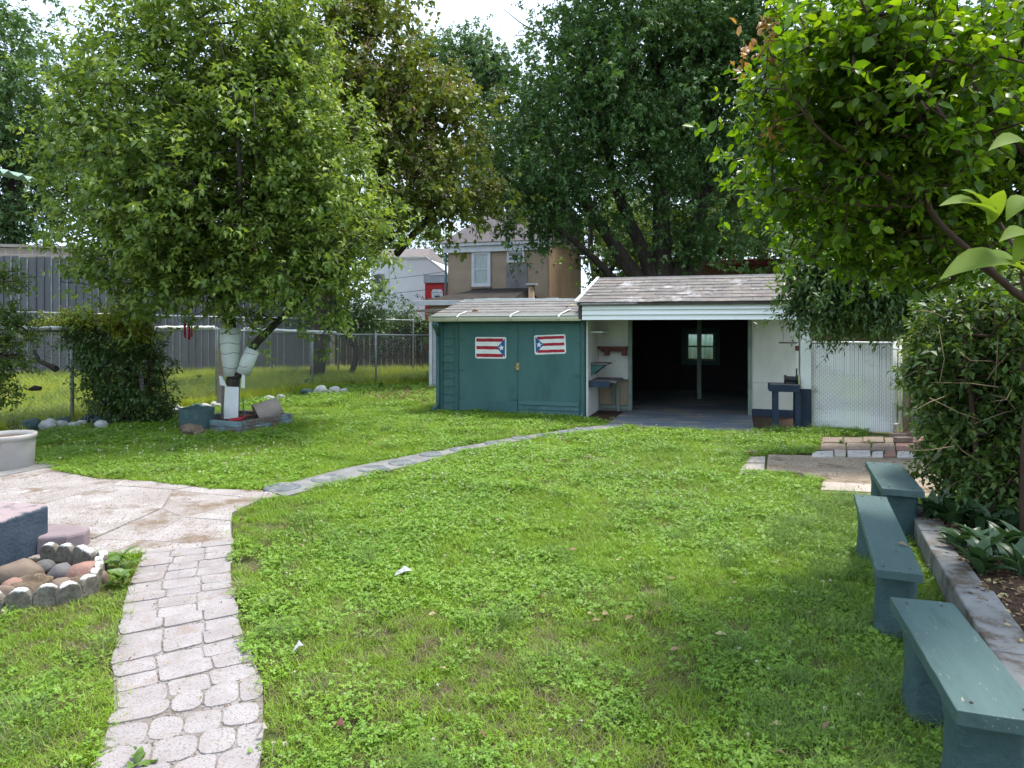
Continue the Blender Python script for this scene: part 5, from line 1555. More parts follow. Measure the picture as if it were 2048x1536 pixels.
def grow(r, limbs, targets, step=0.3, wander=0.06, lift=0.15):
    """join every target to the nearest wood: returns chains (polylines with radii) and end directions"""
    pos, par, fixed = [], [], []
    for lb in limbs:
        lb = np.array(lb, float)
        prev = -1
        for i in range(len(lb) - 1):
            L = np.linalg.norm(lb[i + 1, :3] - lb[i, :3]); m = max(1, int(L / step))
            for j in range(m):
                q = lb[i] + (lb[i + 1] - lb[i]) * j / m
                pos.append(q[:3]); par.append(prev); fixed.append(q[3]); prev = len(pos) - 1
        pos.append(lb[-1, :3]); par.append(prev); fixed.append(lb[-1, 3])
    nfix = len(pos)
    cap = nfix + len(targets) * 40
    X = np.zeros((cap, 3)); X[:nfix] = np.array(pos)
    n = nfix
    d0 = np.min(np.linalg.norm(targets[:, None, :] - X[None, :nfix, :], axis=2), axis=1)
    chains, ends = [], np.zeros_like(targets)
    for ti in np.argsort(d0):
        t_ = targets[ti]
        dd = np.linalg.norm(X[:n] - t_, axis=1)
        # prefer wood lying lower and further in than the target
        pen = dd + 0.35 * np.maximum(0, X[:n, 2] - t_[2])
        k = int(np.argmin(pen))
        L = dd[k]
        m = min(38, max(1, int(L / step)))
        a = X[k].copy()
        ctrl = a + (t_ - a) * 0.5 + np.array([0, 0, lift * L]) + r.normal(size=3) * wander * L
        idx = [k]
        for j in range(1, m + 1):
            s = j / m
            q = (1 - s) ** 2 * a + 2 * s * (1 - s) * ctrl + s * s * t_ + r.normal(size=3) * wander * 0.25 * (0 if j == m else 1)
            X[n] = q; par.append(idx[-1]); idx.append(n); n += 1
        chains.append(idx)
        ends[ti] = t_ - X[idx[-2]]
    R2 = np.zeros(n)
    par = np.array(par)
    tip = 0.0055 ** 2.1
    has = np.zeros(n, bool)
    for i in range(n - 1, -1, -1):
        if R2[i] == 0: R2[i] = tip
        if par[i] >= 0: R2[par[i]] += R2[i] * (1.0 if i >= nfix else 0.0)
    rad = R2 ** (1 / 2.1)
    return X[:n], chains, rad, nfix, np.array(fixed), unit(ends)


def tree(name, label, limbs, blobs, n_targets, bark, leafm, *, seed, shoots=3, shoot_len=0.4, per=9, size=0.07, width=0.5, templ='fold', droop=0.35,
         up=0.5, cat="tree", group=None, step=0.3, shell=0.55, lift=0.12, trunk_n=12, young=0.0, spread=0.8, nbias=1.0, keep=None, extra=None, twig=True, wander=0.06, wood='trunk', foliage='crown', clump=None):
    r = np.random.default_rng(seed)
    root = empty(name, tuple(limbs[0][0][:3]), 0, label, cat, group)
    base = np.array(limbs[0][0][:3])
    tg = crown_points(r, blobs, n_targets, shell, clump)
    if keep is not None: tg = tg[keep(tg)]
    X, chains, rad, nfix, fixed, ends = grow(r, limbs, tg, step, wander, lift)
    # wood: the drawn limbs, then every grown branch
    m = MB()
    for lb in limbs:
        pts = [Vector(p[:3]) - Vector(base) for p in lb]
        rr = [p[3] for p in lb]
        fine, fr = [], []
        for i in range(len(pts) - 1):
            for j in range(4):
                s = j / 4
                p0, p1, p2, p3 = pts[max(i - 1, 0)], pts[i], pts[i + 1], pts[min(i + 2, len(pts) - 1)]
                q = 0.5 * ((2 * p1) + (p2 - p0) * s + (2 * p0 - 5 * p1 + 4 * p2 - p3) * s * s + (3 * p1 - p0 - 3 * p2 + p3) * s ** 3)
                fine.append(q); fr.append((rr[i] * (1 - s) + rr[i + 1] * s) * (1 + 0.06 * mnoise.noise(q * 3)))
        fine.append(pts[-1]); fr.append(rr[-1])
        m.tube(fine, fr, trunk_n)
    m.build(wood, bark, root, smooth=True)
    b = MB()
    for idx in chains:
        pts = [Vector(X[i] - base) for i in idx]
        k0 = idx[0]
        r0 = min(rad[idx[1]] * 1.1, (fixed[k0] * 0.8 if k0 < nfix else rad[k0]))
        rr = [r0] + [min(rad[i], r0) for i in idx[1:]]
        b.tube(pts, rr, 6 if r0 > 0.02 else 4, cap=False)
    # foliage: leafy shoots at the branch ends
    D0 = ends
    ns = len(tg) * shoots
    O = np.repeat(tg, shoots, 0) + r.normal(size=(ns, 3)) * shoot_len * 0.35
    D = unit(np.repeat(D0, shoots, 0) * 0.7 + r.normal(size=(ns, 3)) * spread + np.array([0, 0, up]))
    Ls = shoot_len * r.uniform(0.55, 1.25, ns)
    j = (np.arange(per) + 0.5) / per
    t_ = np.tile(j, (ns, 1)) + r.normal(size=(ns, per)) * 0.04
    P = O[:, None, :] + D[:, None, :] * (Ls[:, None] * t_)[..., None]
    P[..., 2] -= droop * 0.5 * (Ls[:, None] * t_ * t_)
    ref = unit(np.cross(D, unit(r.normal(size=(ns, 3)))))
    ref2 = np.cross(D, ref)
    ang = np.arange(per)[None, :] * 2.4 + r.random((ns, 1)) * 6.28
    lat = ref[:, None, :] * np.cos(ang)[..., None] + ref2[:, None, :] * np.sin(ang)[..., None]
    A = D[:, None, :] * 0.45 + lat * 0.85 + r.normal(size=P.shape) * 0.18
    A[..., 2] -= droop
    Nn = np.array([0, 0, nbias]) + r.normal(size=P.shape) * 0.45 + lat * 0.25
    S = size * r.uniform(0.6, 1.2, (ns, per)) * (1.1 - 0.35 * np.clip(t_, 0, 1))
    tint = np.clip(young * np.clip(t_ - 0.35, 0, 1) * 1.6 * r.random((ns, 1)), 0, 1)
    if twig:
        for i in range(0, ns, 1 if ns < 4000 else 2):
            p0 = Vector(O[i] - base); p1 = Vector(P[i, -1] - base)
            b.tube([p0, p1], [0.004, 0.0015], 3, cap=False)
    b.build("branches", bark, root, smooth=True)
    P = P.reshape(-1, 3) - base
    cr = leaves(foliage, P, A.reshape(-1, 3), Nn.reshape(-1, 3), S.ravel(), width, leafm, root, templ, tint.ravel() if young else None)
    return root, tg


m_bark = mat("dark_bark", (0.040, 0.033, 0.027), (0.075, 0.063, 0.052), 9, 0.95, 0.1, stretch=(1, 1, 0.25), bump=1.0, bscale=26, bdist=0.03)
m_bark2 = mat("smooth_tan_bark", (0.13, 0.095, 0.065), (0.085, 0.06, 0.042), 8, 0.8, 0.2, stretch=(1, 1, 0.3), bump=0.6, bscale=24, bdist=0.01)
m_barkb = mat("brown_twig_bark", (0.075, 0.047, 0.032), (0.05, 0.032, 0.023), 9, 0.85, 0.2, bump=0.6, bscale=30)

m_pear = leaf_mat("pear_leaf", (0.072, 0.132, 0.025), (0.215, 0.315, 0.058), (0.38, 0.46, 0.11), 0.43, 0.42, 0.45)
m_maple = leaf_mat("maple_leaf", (0.036, 0.088, 0.026), (0.105, 0.190, 0.050), None, 0.30, 0.5, 0.35, 0.5)
m_maple2 = leaf_mat("hazy_maple_leaf", (0.050, 0.110, 0.040), (0.125, 0.210, 0.070), None, 0.30, 0.5, 0.35, 0.5)
m_catalpa = leaf_mat("broad_leaf", (0.055, 0.092, 0.016), (0.185, 0.230, 0.034), (0.28, 0.31, 0.04), 0.32, 0.5, 0.3)
m_seed = leaf_mat("dry_flower_panicle", (0.42, 0.25, 0.18), (0.58, 0.40, 0.30), None, 0.2, 0.8, 0.1)
m_crape = leaf_mat("crape_leaf", (0.036, 0.098, 0.008), (0.140, 0.245, 0.015), (0.27, 0.34, 0.02), 0.54, 0.38, 0.45, 1.6, (1.5, 1.5, 0.35))
m_bronze = leaf_mat("bronze_young_leaf", (0.34, 0.16, 0.06), (0.42, 0.24, 0.08), None, 0.4, 0.45, 0.4)
m_shrub = leaf_mat("dark_shrub_leaf", (0.030, 0.078, 0.022), (0.105, 0.180, 0.048), (0.2, 0.26, 0.06), 0.28, 0.4, 0.45, 1.5)
m_fence = leaf_mat("fence_shrub_leaf", (0.034, 0.080, 0.022), (0.105, 0.180, 0.040), (0.19, 0.22, 0.035), 0.28, 0.45, 0.4, 1.3)
m_mixed = leaf_mat("mixed_hedge_leaf", (0.028, 0.075, 0.018), (0.115, 0.195, 0.042), (0.25, 0.30, 0.05), 0.32, 0.42, 0.4, 2.0)
m_bright = leaf_mat("bright_leaf", (0.055, 0.11, 0.018), (0.14, 0.21, 0.035), None, 0.38, 0.5, 0.3, 1.0)
m_vine = leaf_mat("vine_leaf", (0.18, 0.23, 0.02), (0.34, 0.38, 0.045), None, 0.38, 0.5, 0.3, 2.0)

_t = [0.0, .10, .24, .42, .60, .76, .90, 1.0]
_w = [0.03, .26, .43, .50, .46, .33, .15, 0.0]
_z = [0.0, .05, .08, .09, .07, .02, -.06, -.14]
_v, _f = [], []
for a_, b_, c_ in zip(_t, _w, _z):
    _v += [(a_, -b_, c_ + b_ * .16), (a_, 0.0, c_), (a_, b_, c_ + b_ * .16)]
for k_ in range(7):
    q_ = k_ * 3
    _f += [(q_, q_ + 3, q_ + 4, q_ + 1), (q_ + 1, q_ + 4, q_ + 5, q_ + 2)]
TEMPL['broad'] = (np.array(_v, float), _f)

# --- the wrapped pear tree in the lawn
tx, ty = TREE.x, TREE.y
fork = T(466, 757)
limbs = [
    [(tx + .0, ty, 0.0, .115), (tx + .01, ty, .35, .10), (fork.x, ty, fork.z, .105)],
    [(fork.x, ty, fork.z, .085), (*T(462, 715), .10), (*T(460, 660), .10), (*T(457, 610), .095), (*T(470, 540, .1), .075), (*T(455, 430, .2), .055), (*T(470, 250, .1), .035), (*T(460, 60), .02)],
    [(fork.x, ty, fork.z, .06), (*T(489, 738, -.05), .07), (*T(508, 692, -.06), .065), (*T(560, 640, -.2), .05), (*T(640, 560, -.4), .035), (*T(720, 470, -.5), .02)],
    [(*T(457, 612), .075), (*T(420, 560, -.3), .06), (*T(330, 450, -.6), .04), (*T(240, 330, -.7), .02)],
    [(*T(460, 600), .06), (*T(500, 480, .6), .045), (*T(560, 330, .8), .03), (*T(600, 160, .9), .015)],
    [(*T(455, 560, .1), .05), (*T(400, 430, .7), .04), (*T(330, 260, .9), .03), (*T(280, 100, .8), .015)],
    [(*T(466, 520), .05), (*T(480, 380, -.9), .04), (*T(470, 220, -1.1), .022), (*T(440, 80, -1.0), .012)],
]
K = TREE.y / F


def blob(px, py, rx, ry, depth, Y=None, rd=None, k=None):
    c = at(px, py, Y)
    kk_ = Y / F
    return (c.x, c.y, c.z, rx * kk_, (rd if rd is not None else rx * kk_), ry * kk_)


PB = [blob(425, 330, 285, 250, 0, 10.9, 2.0), blob(300, 240, 150, 165, 0, 10.9, 1.4), blob(560, 290, 150, 165, 0, 10.7, 1.3), blob(300, 430, 190, 130, 0, 10.5, 1.5), blob(610, 470, 165, 130, 0, 10.6, 1.4),
      blob(430, 70, 175, 165, 0, 10.9, 1.3), blob(380, 520, 200, 90, 0, 10.7, 1.3), blob(650, 545, 85, 75, 0, 10.5, .9), blob(560, 555, 120, 65, 0, 10.6, 1.1), blob(250, 540, 90, 45, 0, 10.4, .8), blob(590, 130, 55, 110, 0, 10.8, .7), blob(250, 90, 45, 60, 0, 10.8, .5), blob(680, 420, 75, 110, 0, 10.7, .9), blob(190, 300, 80, 140, 0, 10.7, .9)]
tree("pear_tree", "dense green pear tree with its trunk wrapped in white boards and tin", limbs, PB, 2500, m_bark, m_pear, seed=3, shoots=3, shoot_len=0.40, per=11, size=0.125, width=0.52,
     templ='fold', droop=0.45, up=0.75, young=0.9, step=0.25, spread=0.7, clump=(5, (.22, .22, .3)))

# --- broad-leaved tree with seed panicles behind it
ctree_limbs = [[(-5.6, 19.6, 0, .22), (-5.3, 19.5, 2.5, .19), (-4.2, 19.4, 4.2, .15), (-3.4, 19.3, 6.5, .10), (-3.6, 19.2, 9.0, .05)],
               [(-3.3, 19.4, 3.6, .11), (-2.3, 19.0, 4.6, .08), (-1.5, 18.8, 5.2, .05)], [(-3.3, 19.4, 5.0, .09), (-2.2, 19.2, 6.6, .06), (-1.6, 19, 7.6, .03)], [(-3.4, 19.4, 4.0, .09), (-5.0, 19.2, 6.0, .06), (-6.0, 19.0, 7.5, .03)]]
CB = [blob(690, 190, 200, 190, 0, 19.0, 2.2), blob(790, 260, 160, 110, 0, 18.6, 1.6), blob(850, 390, 115, 90, 0, 18.4, 1.3), blob(700, 20, 120, 110, 0, 19, 1.5), blob(830, 180, 75, 80, 0, 18.8, 1.0), blob(640, 400, 120, 110, 0, 19, 1.5), blob(760, 420, 100, 70, 0, 18.8, 1.2), blob(890, 330, 70, 80, 0, 18.5, 1.0), blob(740, 130, 130, 130, 0, 19, 1.6), blob(900, 400, 70, 60, 0, 18.5, .9)]
ct, ctg = tree("catalpa_tree", "broad-leaved tree with pinkish seed clusters behind the pear tree", ctree_limbs, CB, 1150, m_bark, m_catalpa, seed=5, shoots=3, shoot_len=0.45, per=7, size=0.21, width=0.72,
               templ='fold', droop=0.55, up=0.2, young=0.5, step=0.35, nbias=1.4, clump=(7, (.55, .55, .22)))
r_ = np.random.default_rng(51)
sel = ctg[r_.random(len(ctg)) < 0.42]
nn = 26
PP = (sel + np.array([0, -0.25, 0.25]))[:, None, :] + r_.normal(size=(len(sel), nn, 3)) * np.array([.11, .11, .13])
AA = r_.normal(size=PP.shape)
leaves("seed_clusters", PP.reshape(-1, 3) - np.array(ctree_limbs[0][0][:3]), AA.reshape(-1, 3), r_.normal(size=(len(sel) * nn, 3)), np.full(len(sel) * nn, .05), .5, m_seed, ct, 'flat')

# --- big many-stemmed maple behind the garage
def M_(px, py, dy=0.0, Y=22.5):
    return at(px, py, Y + dy)


mb = M_(1320, 700)
ML = [[(mb.x, 22.5, 0.0, .55), (*M_(1318, 590), .52), (*M_(1325, 540), .34), (*M_(1322, 430), .28), (*M_(1320, 250), .22), (*M_(1310, 100), .15), (*M_(1300, -80), .08)],
      [(*M_(1295, 575), .30), (*M_(1262, 540), .26), (*M_(1215, 470), .20), (*M_(1165, 400), .16), (*M_(1130, 340), .12), (*M_(1085, 240), .06)],
      [(*M_(1310, 570), .28), (*M_(1285, 500), .22), (*M_(1240, 400, .5), .17), (*M_(1215, 300, .8), .13), (*M_(1190, 150, .8), .08), (*M_(1150, 0, .8), .04)],
      [(*M_(1345, 570), .30), (*M_(1378, 480), .24), (*M_(1410, 400), .20), (*M_(1425, 250), .16), (*M_(1440, 100), .11), (*M_(1460, -60), .06)],
      [(*M_(1355, 575), .28), (*M_(1400, 520), .22), (*M_(1470, 400, .4), .17), (*M_(1520, 280, .5), .12), (*M_(1560, 140, .5), .07)],
      [(*M_(1230, 560), .14), (*M_(1180, 510, -.8), .11), (*M_(1120, 460, -1.2), .08), (*M_(1060, 420, -1.3), .05)],
      [(*M_(1322, 330), .14), (*M_(1370, 200, -.6), .10), (*M_(1385, 40, -.8), .06)],
      [(*M_(1215, 300), .10), (*M_(1270, 180, -.5), .08), (*M_(1250, 20, -.6), .05)]]
MBL = [blob(1180, 280, 190, 170, 0, 22.0, 3.2), blob(1300, 150, 220, 170, 0, 22.5, 3.4), blob(1430, 220, 170, 200, 0, 22.5, 3.0), blob(1060, 300, 110, 120, 0, 21.5, 2.0), blob(1180, 420, 120, 60, 0, 21.4, 1.8), blob(1060, 420, 85, 70, 0, 20.9, 1.2),
       blob(1440, 430, 110, 90, 0, 21.5, 2.0), blob(1150, 110, 80, 100, 0, 22.2, 1.8), blob(1330, 10, 250, 130, 0, 22.5, 3.0), blob(1075, 500, 32, 55, 0, 20.6, .5), blob(1480, 80, 110, 160, 0, 22.8, 2.4), blob(1155, 555, 45, 18, 0, 20.8, .5)]
tree("maple_tree", "huge many-stemmed dark green maple rising behind the garage roof", ML, MBL, 2300, m_bark, m_maple, seed=9, shoots=4, shoot_len=0.6, per=10, size=0.185, width=0.8,
     templ='lobed', droop=0.55, up=0.05, step=0.4, spread=0.8, twig=False, trunk_n=10, clump=(9, (.55, .55, .45)))
# dead twigs against the sky
dt = MB()
for a_, b_, c_ in (((1105, 85), (1040, 45), (1000, 12)), ((1110, 100), (1075, 50), (1068, 20)), ((1075, 62), (1050, 70), (1030, 72))):
    dt.tube([M_(*a_) - Vector((mb.x, 22.5, 0)), M_(*b_) - Vector((mb.x, 22.5, 0)), M_(*c_) - Vector((mb.x, 22.5, 0))], [.03, .02, .008], 5)
dt.build("dead_twigs", m_barkb, bpy.data.objects["maple_tree"], smooth=True)

# --- trees further off
def far_tree(name, label, px, base_y, Y, blobs, n, lm, seed, size=0.25, trunk_r=0.25, per=9, shoots=4, sl=0.7, templ='lobed'):
    c = at(px, 650, Y)
    top = max(b[2] for b in blobs)
    lb = [[(c.x, Y, 0, trunk_r), (c.x + .2, Y, top * .35, trunk_r * .8), (c.x - .2, Y, top * .7, trunk_r * .5), (c.x, Y, top, trunk_r * .2)]]
    for b in blobs[:4]:
        lb.append([(c.x + .1, Y, top * .4, trunk_r * .5), ((c.x + b[0]) / 2, (Y + b[1]) / 2, (top * .5 + b[2]) / 2, trunk_r * .35), (b[0], b[1], b[2], trunk_r * .12)])
    return tree(name, label, lb, blobs, n, m_bark, lm, seed=seed, shoots=shoots, shoot_len=sl, per=per, size=size, width=0.8, templ=templ, droop=0.4, up=0.15, step=0.5, twig=False, trunk_n=8, group="background trees", clump=(8, (sl * .8, sl * .8, sl * .65)))


far_tree("background_tree", "tall hazy green tree at the far left edge behind the pear", 20, 0, 28, [blob(20, 120, 95, 140, 0, 28, 2.5), blob(30, 330, 85, 150, 0, 28, 2.2), blob(90, 200, 40, 90, 0, 27, 1.5), blob(-60, 250, 90, 260, 0, 28, 2.5), blob(40, 440, 100, 55, 0, 28, 2.0), blob(110, 330, 60, 120, 0, 28.5, 2.0)], 820, m_maple2, 21)
far_tree("background_tree", "green maple crown between the seed-cluster tree and the big maple", 1000, 0, 40, [blob(910, 210, 115, 150, 0, 40, 3.2), blob(1000, 190, 95, 130, 0, 40, 3), blob(880, 110, 55, 45, 0, 40, 2.0), blob(950, 360, 90, 80, 0, 40, 3), blob(1010, 130, 40, 50, 0, 40, 1.8), blob(1060, 330, 80, 100, 0, 40, 2.5), blob(800, 330, 90, 130, 0, 40, 2.5)], 1150, m_maple2, 22)
far_tree("background_tree", "pale green tree low behind the white clapboard house", 690, 0, 55, [blob(800, 460, 110, 60, 0, 55, 3.5), blob(880, 500, 60, 35, 0, 55, 2.0), blob(690, 470, 90, 60, 0, 55, 3.0)], 320, m_bright, 23, size=0.3, sl=1.0)
far_tree("background_tree", "pale yellow-green tree behind the red-brown house roof", 1530, 0, 48, [blob(1530, 470, 90, 60, 0, 48, 3.0), blob(1620, 450, 80, 80, 0, 48, 3.0)], 300, m_bright, 24, size=0.28, sl=1.0)
far_tree("background_tree", "dark tree filling the right background behind the crape myrtle", 1760, 0, 26, [blob(1700, 200, 140, 180, 0, 26, 3.0), blob(1850, 260, 160, 160, 0, 26, 3.0), blob(2040, 150, 180, 240, 0, 26, 3.0), blob(1620, 330, 70, 110, 0, 26, 2.0), blob(1590, 440, 90, 80, 0, 27, 2.2), blob(1750, 430, 120, 90, 0, 26, 2.4), blob(1920, 420, 130, 110, 0, 26, 2.4)], 1200, m_maple, 25)
far_tree("background_tree", "bright green bushy tree beyond the right fence behind the shrubs", 1950, 0, 13, [blob(1880, 560, 170, 110, 0, 13, 1.6), blob(2060, 500, 120, 150, 0, 13, 1.6), blob(1700, 590, 70, 60, 0, 13.2, .9)], 620, m_bright, 26, size=0.10, trunk_r=0.12, sl=0.4, templ='fold')
far_tree("background_tree", "dark bush standing behind the chain-link, right of the pear trunk", 700, 0, 20.8, [blob(690, 615, 75, 45, 0, 20.8, .8), blob(640, 600, 50, 50, 0, 21.2, .8), blob(745, 630, 35, 30, 0, 20.6, .6)], 300, m_shrub, 27, size=0.09, trunk_r=0.1, sl=0.35, templ='fold')
far_tree("background_tree", "small dark conifer-like bush in front of the white clapboard house", 793, 0, 24.5, [blob(793, 650, 26, 45, 0, 24.5, .5), blob(830, 670, 30, 25, 0, 24.5, .5)], 110, m_shrub, 28, size=0.09, trunk_r=0.06, sl=0.35, templ='fold')
far_tree("background_tree", "low green tree crown under the maple beside the tan house", 1190, 0, 29, [blob(1210, 520, 60, 50, 0, 29, 1.4), blob(1270, 500, 70, 55, 0, 29, 1.4), blob(1390, 480, 90, 70, 0, 33, 1.8), blob(1250, 430, 90, 70, 0, 32, 1.8), blob(1490, 420, 70, 70, 0, 33, 1.6)], 620, m_bright, 29, size=0.16, sl=0.6)

far_tree("background_tree", "hazy green crown seen through the limbs of the big maple", 1330, 0, 38, [blob(1130, 340, 130, 130, 0, 38, 3.5), blob(1330, 300, 190, 170, 0, 38, 4.0), blob(1500, 330, 120, 150, 0, 38, 3.5), blob(1250, 460, 110, 60, 0, 38, 2.5), blob(1420, 450, 110, 70, 0, 38, 2.5)], 900, m_maple2, 30, size=0.34, sl=0.9)

# --- shrub grown into the left fence, with vine on the rail
c = at(245, 850)
FL = [[(c.x, c.y + .35, 0, .05), (c.x - .1, c.y + .4, .6, .04), (c.x - .2, c.y + .4, 1.3, .02)], [(c.x + .05, c.y + .3, 0, .04), (c.x + .25, c.y + .3, .7, .03), (c.x + .3, c.y + .3, 1.2, .015)]]
FB = [blob(245, 745, 85, 80, 0, 11.3, .55), blob(235, 690, 80, 45, 0, 11.4, .5), blob(265, 800, 80, 45, 0, 11.2, .5), blob(180, 670, 60, 30, 0, 11.4, .4), blob(310, 830, 30, 16, 0, 11.2, .3)]
tree("fence_shrub", "dark bushy shrub grown through the left fence", FL, FB, 560, m_barkb, m_fence, seed=31, shoots=3, shoot_len=0.22, per=9, size=0.085, width=0.45, templ='fold', droop=0.5, up=0.2, young=0.0, cat="shrub", step=0.12, wood='stem', foliage='foliage')
VB = [blob(210, 645, 95, 22, 0, 11.3, .3), blob(270, 660, 45, 25, 0, 11.2, .25), blob(120, 652, 60, 12, 0, 11.4, .2)]
vb = at(300, 850)
tree("vine", "yellow-green vine sprawling over the top rail above the fence shrub", [[(vb.x, 11.5, 0, .015), (vb.x - .1, 11.5, .8, .012), (vb.x - .5, 11.4, 1.5, .01), (vb.x - 1.4, 11.4, 1.62, .006)]], VB, 260, m_barkb, m_vine, seed=32, shoots=3, shoot_len=0.2, per=8, size=0.06, width=0.6,
     templ='fold', droop=0.3, up=0.4, cat="vine", step=0.12, wood='stem', foliage='foliage')
# --- sapling at the left edge
sp_ = at(-10, 900)
SB = [blob(10, 560, 34, 30, 0, 9.3, .3), blob(5, 640, 40, 30, 0, 9.3, .3), blob(60, 660, 18, 28, 0, 9.4, .15), blob(30, 720, 16, 50, 0, 9.4, .2), blob(5, 790, 26, 20, 0, 9.3, .25), blob(-30, 700, 40, 130, 0, 9.3, .4)]
tree("sapling", "leafy sapling climbing at the left edge in front of the fence", [[(at(-60, 700, 9.3).x, 9.3, 0, .03), (at(-50, 760, 9.3).x, 9.3, .85, .022), (at(-30, 700, 9.3).x, 9.3, 1.25, .016), (at(-10, 560, 9.3).x, 9.3, 2.2, .008)]], SB, 170, m_barkb, m_bright, seed=33,
     shoots=3, shoot_len=0.2, per=8, size=0.075, width=0.5, templ='fold', droop=0.4, up=0.3, cat="tree", step=0.12, wood='trunk')
p = at(92, 720, 10.6)
tag(MB().tube([at(68, 700, 10.4), at(78, 722, 10.4), at(96, 730, 10.35), at(112, 738, 10.3), at(114, 736, 10.3)], [.022, .03, .034, .05, .045], 8).build("broken_branch", m_bark, smooth=True), "stub of a broken dark branch hanging on the left fence", "branch")
tag(MB().tube([at(58, 779, 10.6), at(70, 776, 10.6), at(82, 777, 10.6)], [.02, .045, .03], 8).build("bark_piece", m_bark, smooth=True), "short dark piece of bark caught in the left fence", "branch")

# --- crape myrtle on the right, its limbs crossing the upper right corner
def C_(px, py, Y):
    return at(px, py, Y * 0.95)


CL = [[(3.46, 4.55, 0.1, .062), (3.42, 4.5, .8, .055), (3.44, 4.45, 1.3, .055), (*C_(2100, 640, 4.2), .055), (*C_(2030, 585, 4.1), .045), (*C_(1960, 520, 4.0), .038), (*C_(1860, 420, 3.9), .032), (*C_(1853, 300, 3.8), .026), (*C_(1825, 190, 3.7), .022), (*C_(1765, 90, 3.6), .016), (*C_(1712, -20, 3.5), .010)],
      [(*C_(1845, 408, 3.88), .022), (*C_(1745, 335, 3.8), .018), (*C_(1650, 270, 3.75), .014), (*C_(1575, 180, 3.7), .010), (*C_(1535, 90, 3.7), .005)],
      [(*C_(1850, 412, 3.9), .018), (*C_(1750, 412, 3.95), .013), (*C_(1640, 400, 4.0), .009), (*C_(1545, 360, 4.0), .005)],
      [(*C_(2030, 585, 4.1), .03), (*C_(1900, 495, 4.3), .02), (*C_(1760, 450, 4.4), .012), (*C_(1640, 420, 4.4), .006)],
      [(3.38, 4.45, 1.3, .06), (*C_(2130, 450, 4.3), .045), (*C_(2010, 260, 4.2), .03), (*C_(1930, 80, 4.1), .015), (*C_(1900, -80, 4.1), .008)],
      [(*C_(2010, 260, 4.2), .02), (*C_(2040, 120, 4.0), .014), (*C_(2060, -60, 3.9), .008)]]
CBL = [blob(1800, 230, 190, 150, 0, 3.8, .7), blob(1670, 200, 110, 125, 0, 3.75, .5), blob(1630, 330, 85, 70, 0, 3.9, .4), blob(1740, 90, 150, 120, 0, 3.7, .6), blob(1900, 70, 170, 110, 0, 4.0, .55), blob(2010, 230, 140, 170, 0, 4.1, .5), blob(1720, 430, 140, 70, 0, 4.2, .5), blob(1900, 440, 150, 80, 0, 4.3, .5), blob(1790, 480, 110, 50, 0, 4.4, .4), blob(1930, 520, 130, 60, 0, 4.5, .45),
       blob(1560, 150, 45, 70, 0, 3.7, .2)]
CL = [[(*q[:3], q[3] * (0.48 if q[2] > 1.4 else 1.0)) for q in lb] for lb in CL]
cm, cmt = tree("crape_myrtle", "crape myrtle with glossy leaves and bare tan limbs filling the upper right corner", CL, CBL, 740, m_barkb, m_crape, seed=41, shoots=3, shoot_len=0.20, per=9, size=0.074, width=0.60,
               templ='oval', droop=0.15, up=0.45, young=0.6, step=0.12, spread=0.75, nbias=0.9, clump=(5, (.11, .11, .10)))
tips = [(1535, 60, 3.7), (1490, 110, 3.72), (1548, 265, 3.75), (1540, 120, 3.7), (1790, 20, 3.6)]
r_ = np.random.default_rng(42)
P, A = [], []
for px, py, Y in tips:
    c = np.array(at(px, py, Y))
    for k in range(26):
        P.append(c + r_.normal(size=3) * np.array([.028, .028, .065])); A.append(r_.normal(size=3) + np.array([0, 0, .8]))
for k in range(len(tips)):
    sl_ = slice(k * 26, k * 26 + 26)
    leaves("young_tip", np.array(P[sl_]) - np.array(CL[0][0][:3]), np.array(A[sl_]), r_.normal(size=(26, 3)), r_.uniform(.035, .065, 26), .45, m_bronze, cm, 'oval')

# --- peach-like shrub behind the crape myrtle, drooping over the garage corner
SL_ = [[(5.35, 8.5, 0, .08), (5.3, 8.5, 1.2, .07), (5.0, 8.5, 1.9, .05), (4.4, 8.5, 2.3, .025)], [(5.3, 8.5, 1.2, .05), (5.3, 8.4, 2.2, .03), (5.1, 8.3, 2.8, .015)]]
SBL = [blob(1690, 555, 100, 85, 0, 8.5, .7), blob(1650, 600, 68, 50, 0, 8.4, .5), blob(1770, 540, 110, 85, 0, 8.6, .7), blob(1730, 605, 80, 38, 0, 8.4, .5), blob(1650, 510, 55, 45, 0, 8.5, .4), blob(1870, 590, 90, 80, 0, 8.8, .7)]
tree("peach_tree", "bushy tree with long drooping leaves hanging over the garage's right corner", SL_, SBL, 760, m_bark, m_shrub, seed=43, shoots=3, shoot_len=0.3, per=10, size=0.115, width=0.38, templ='fold', droop=0.45, up=0.1, young=0.6, step=0.2)

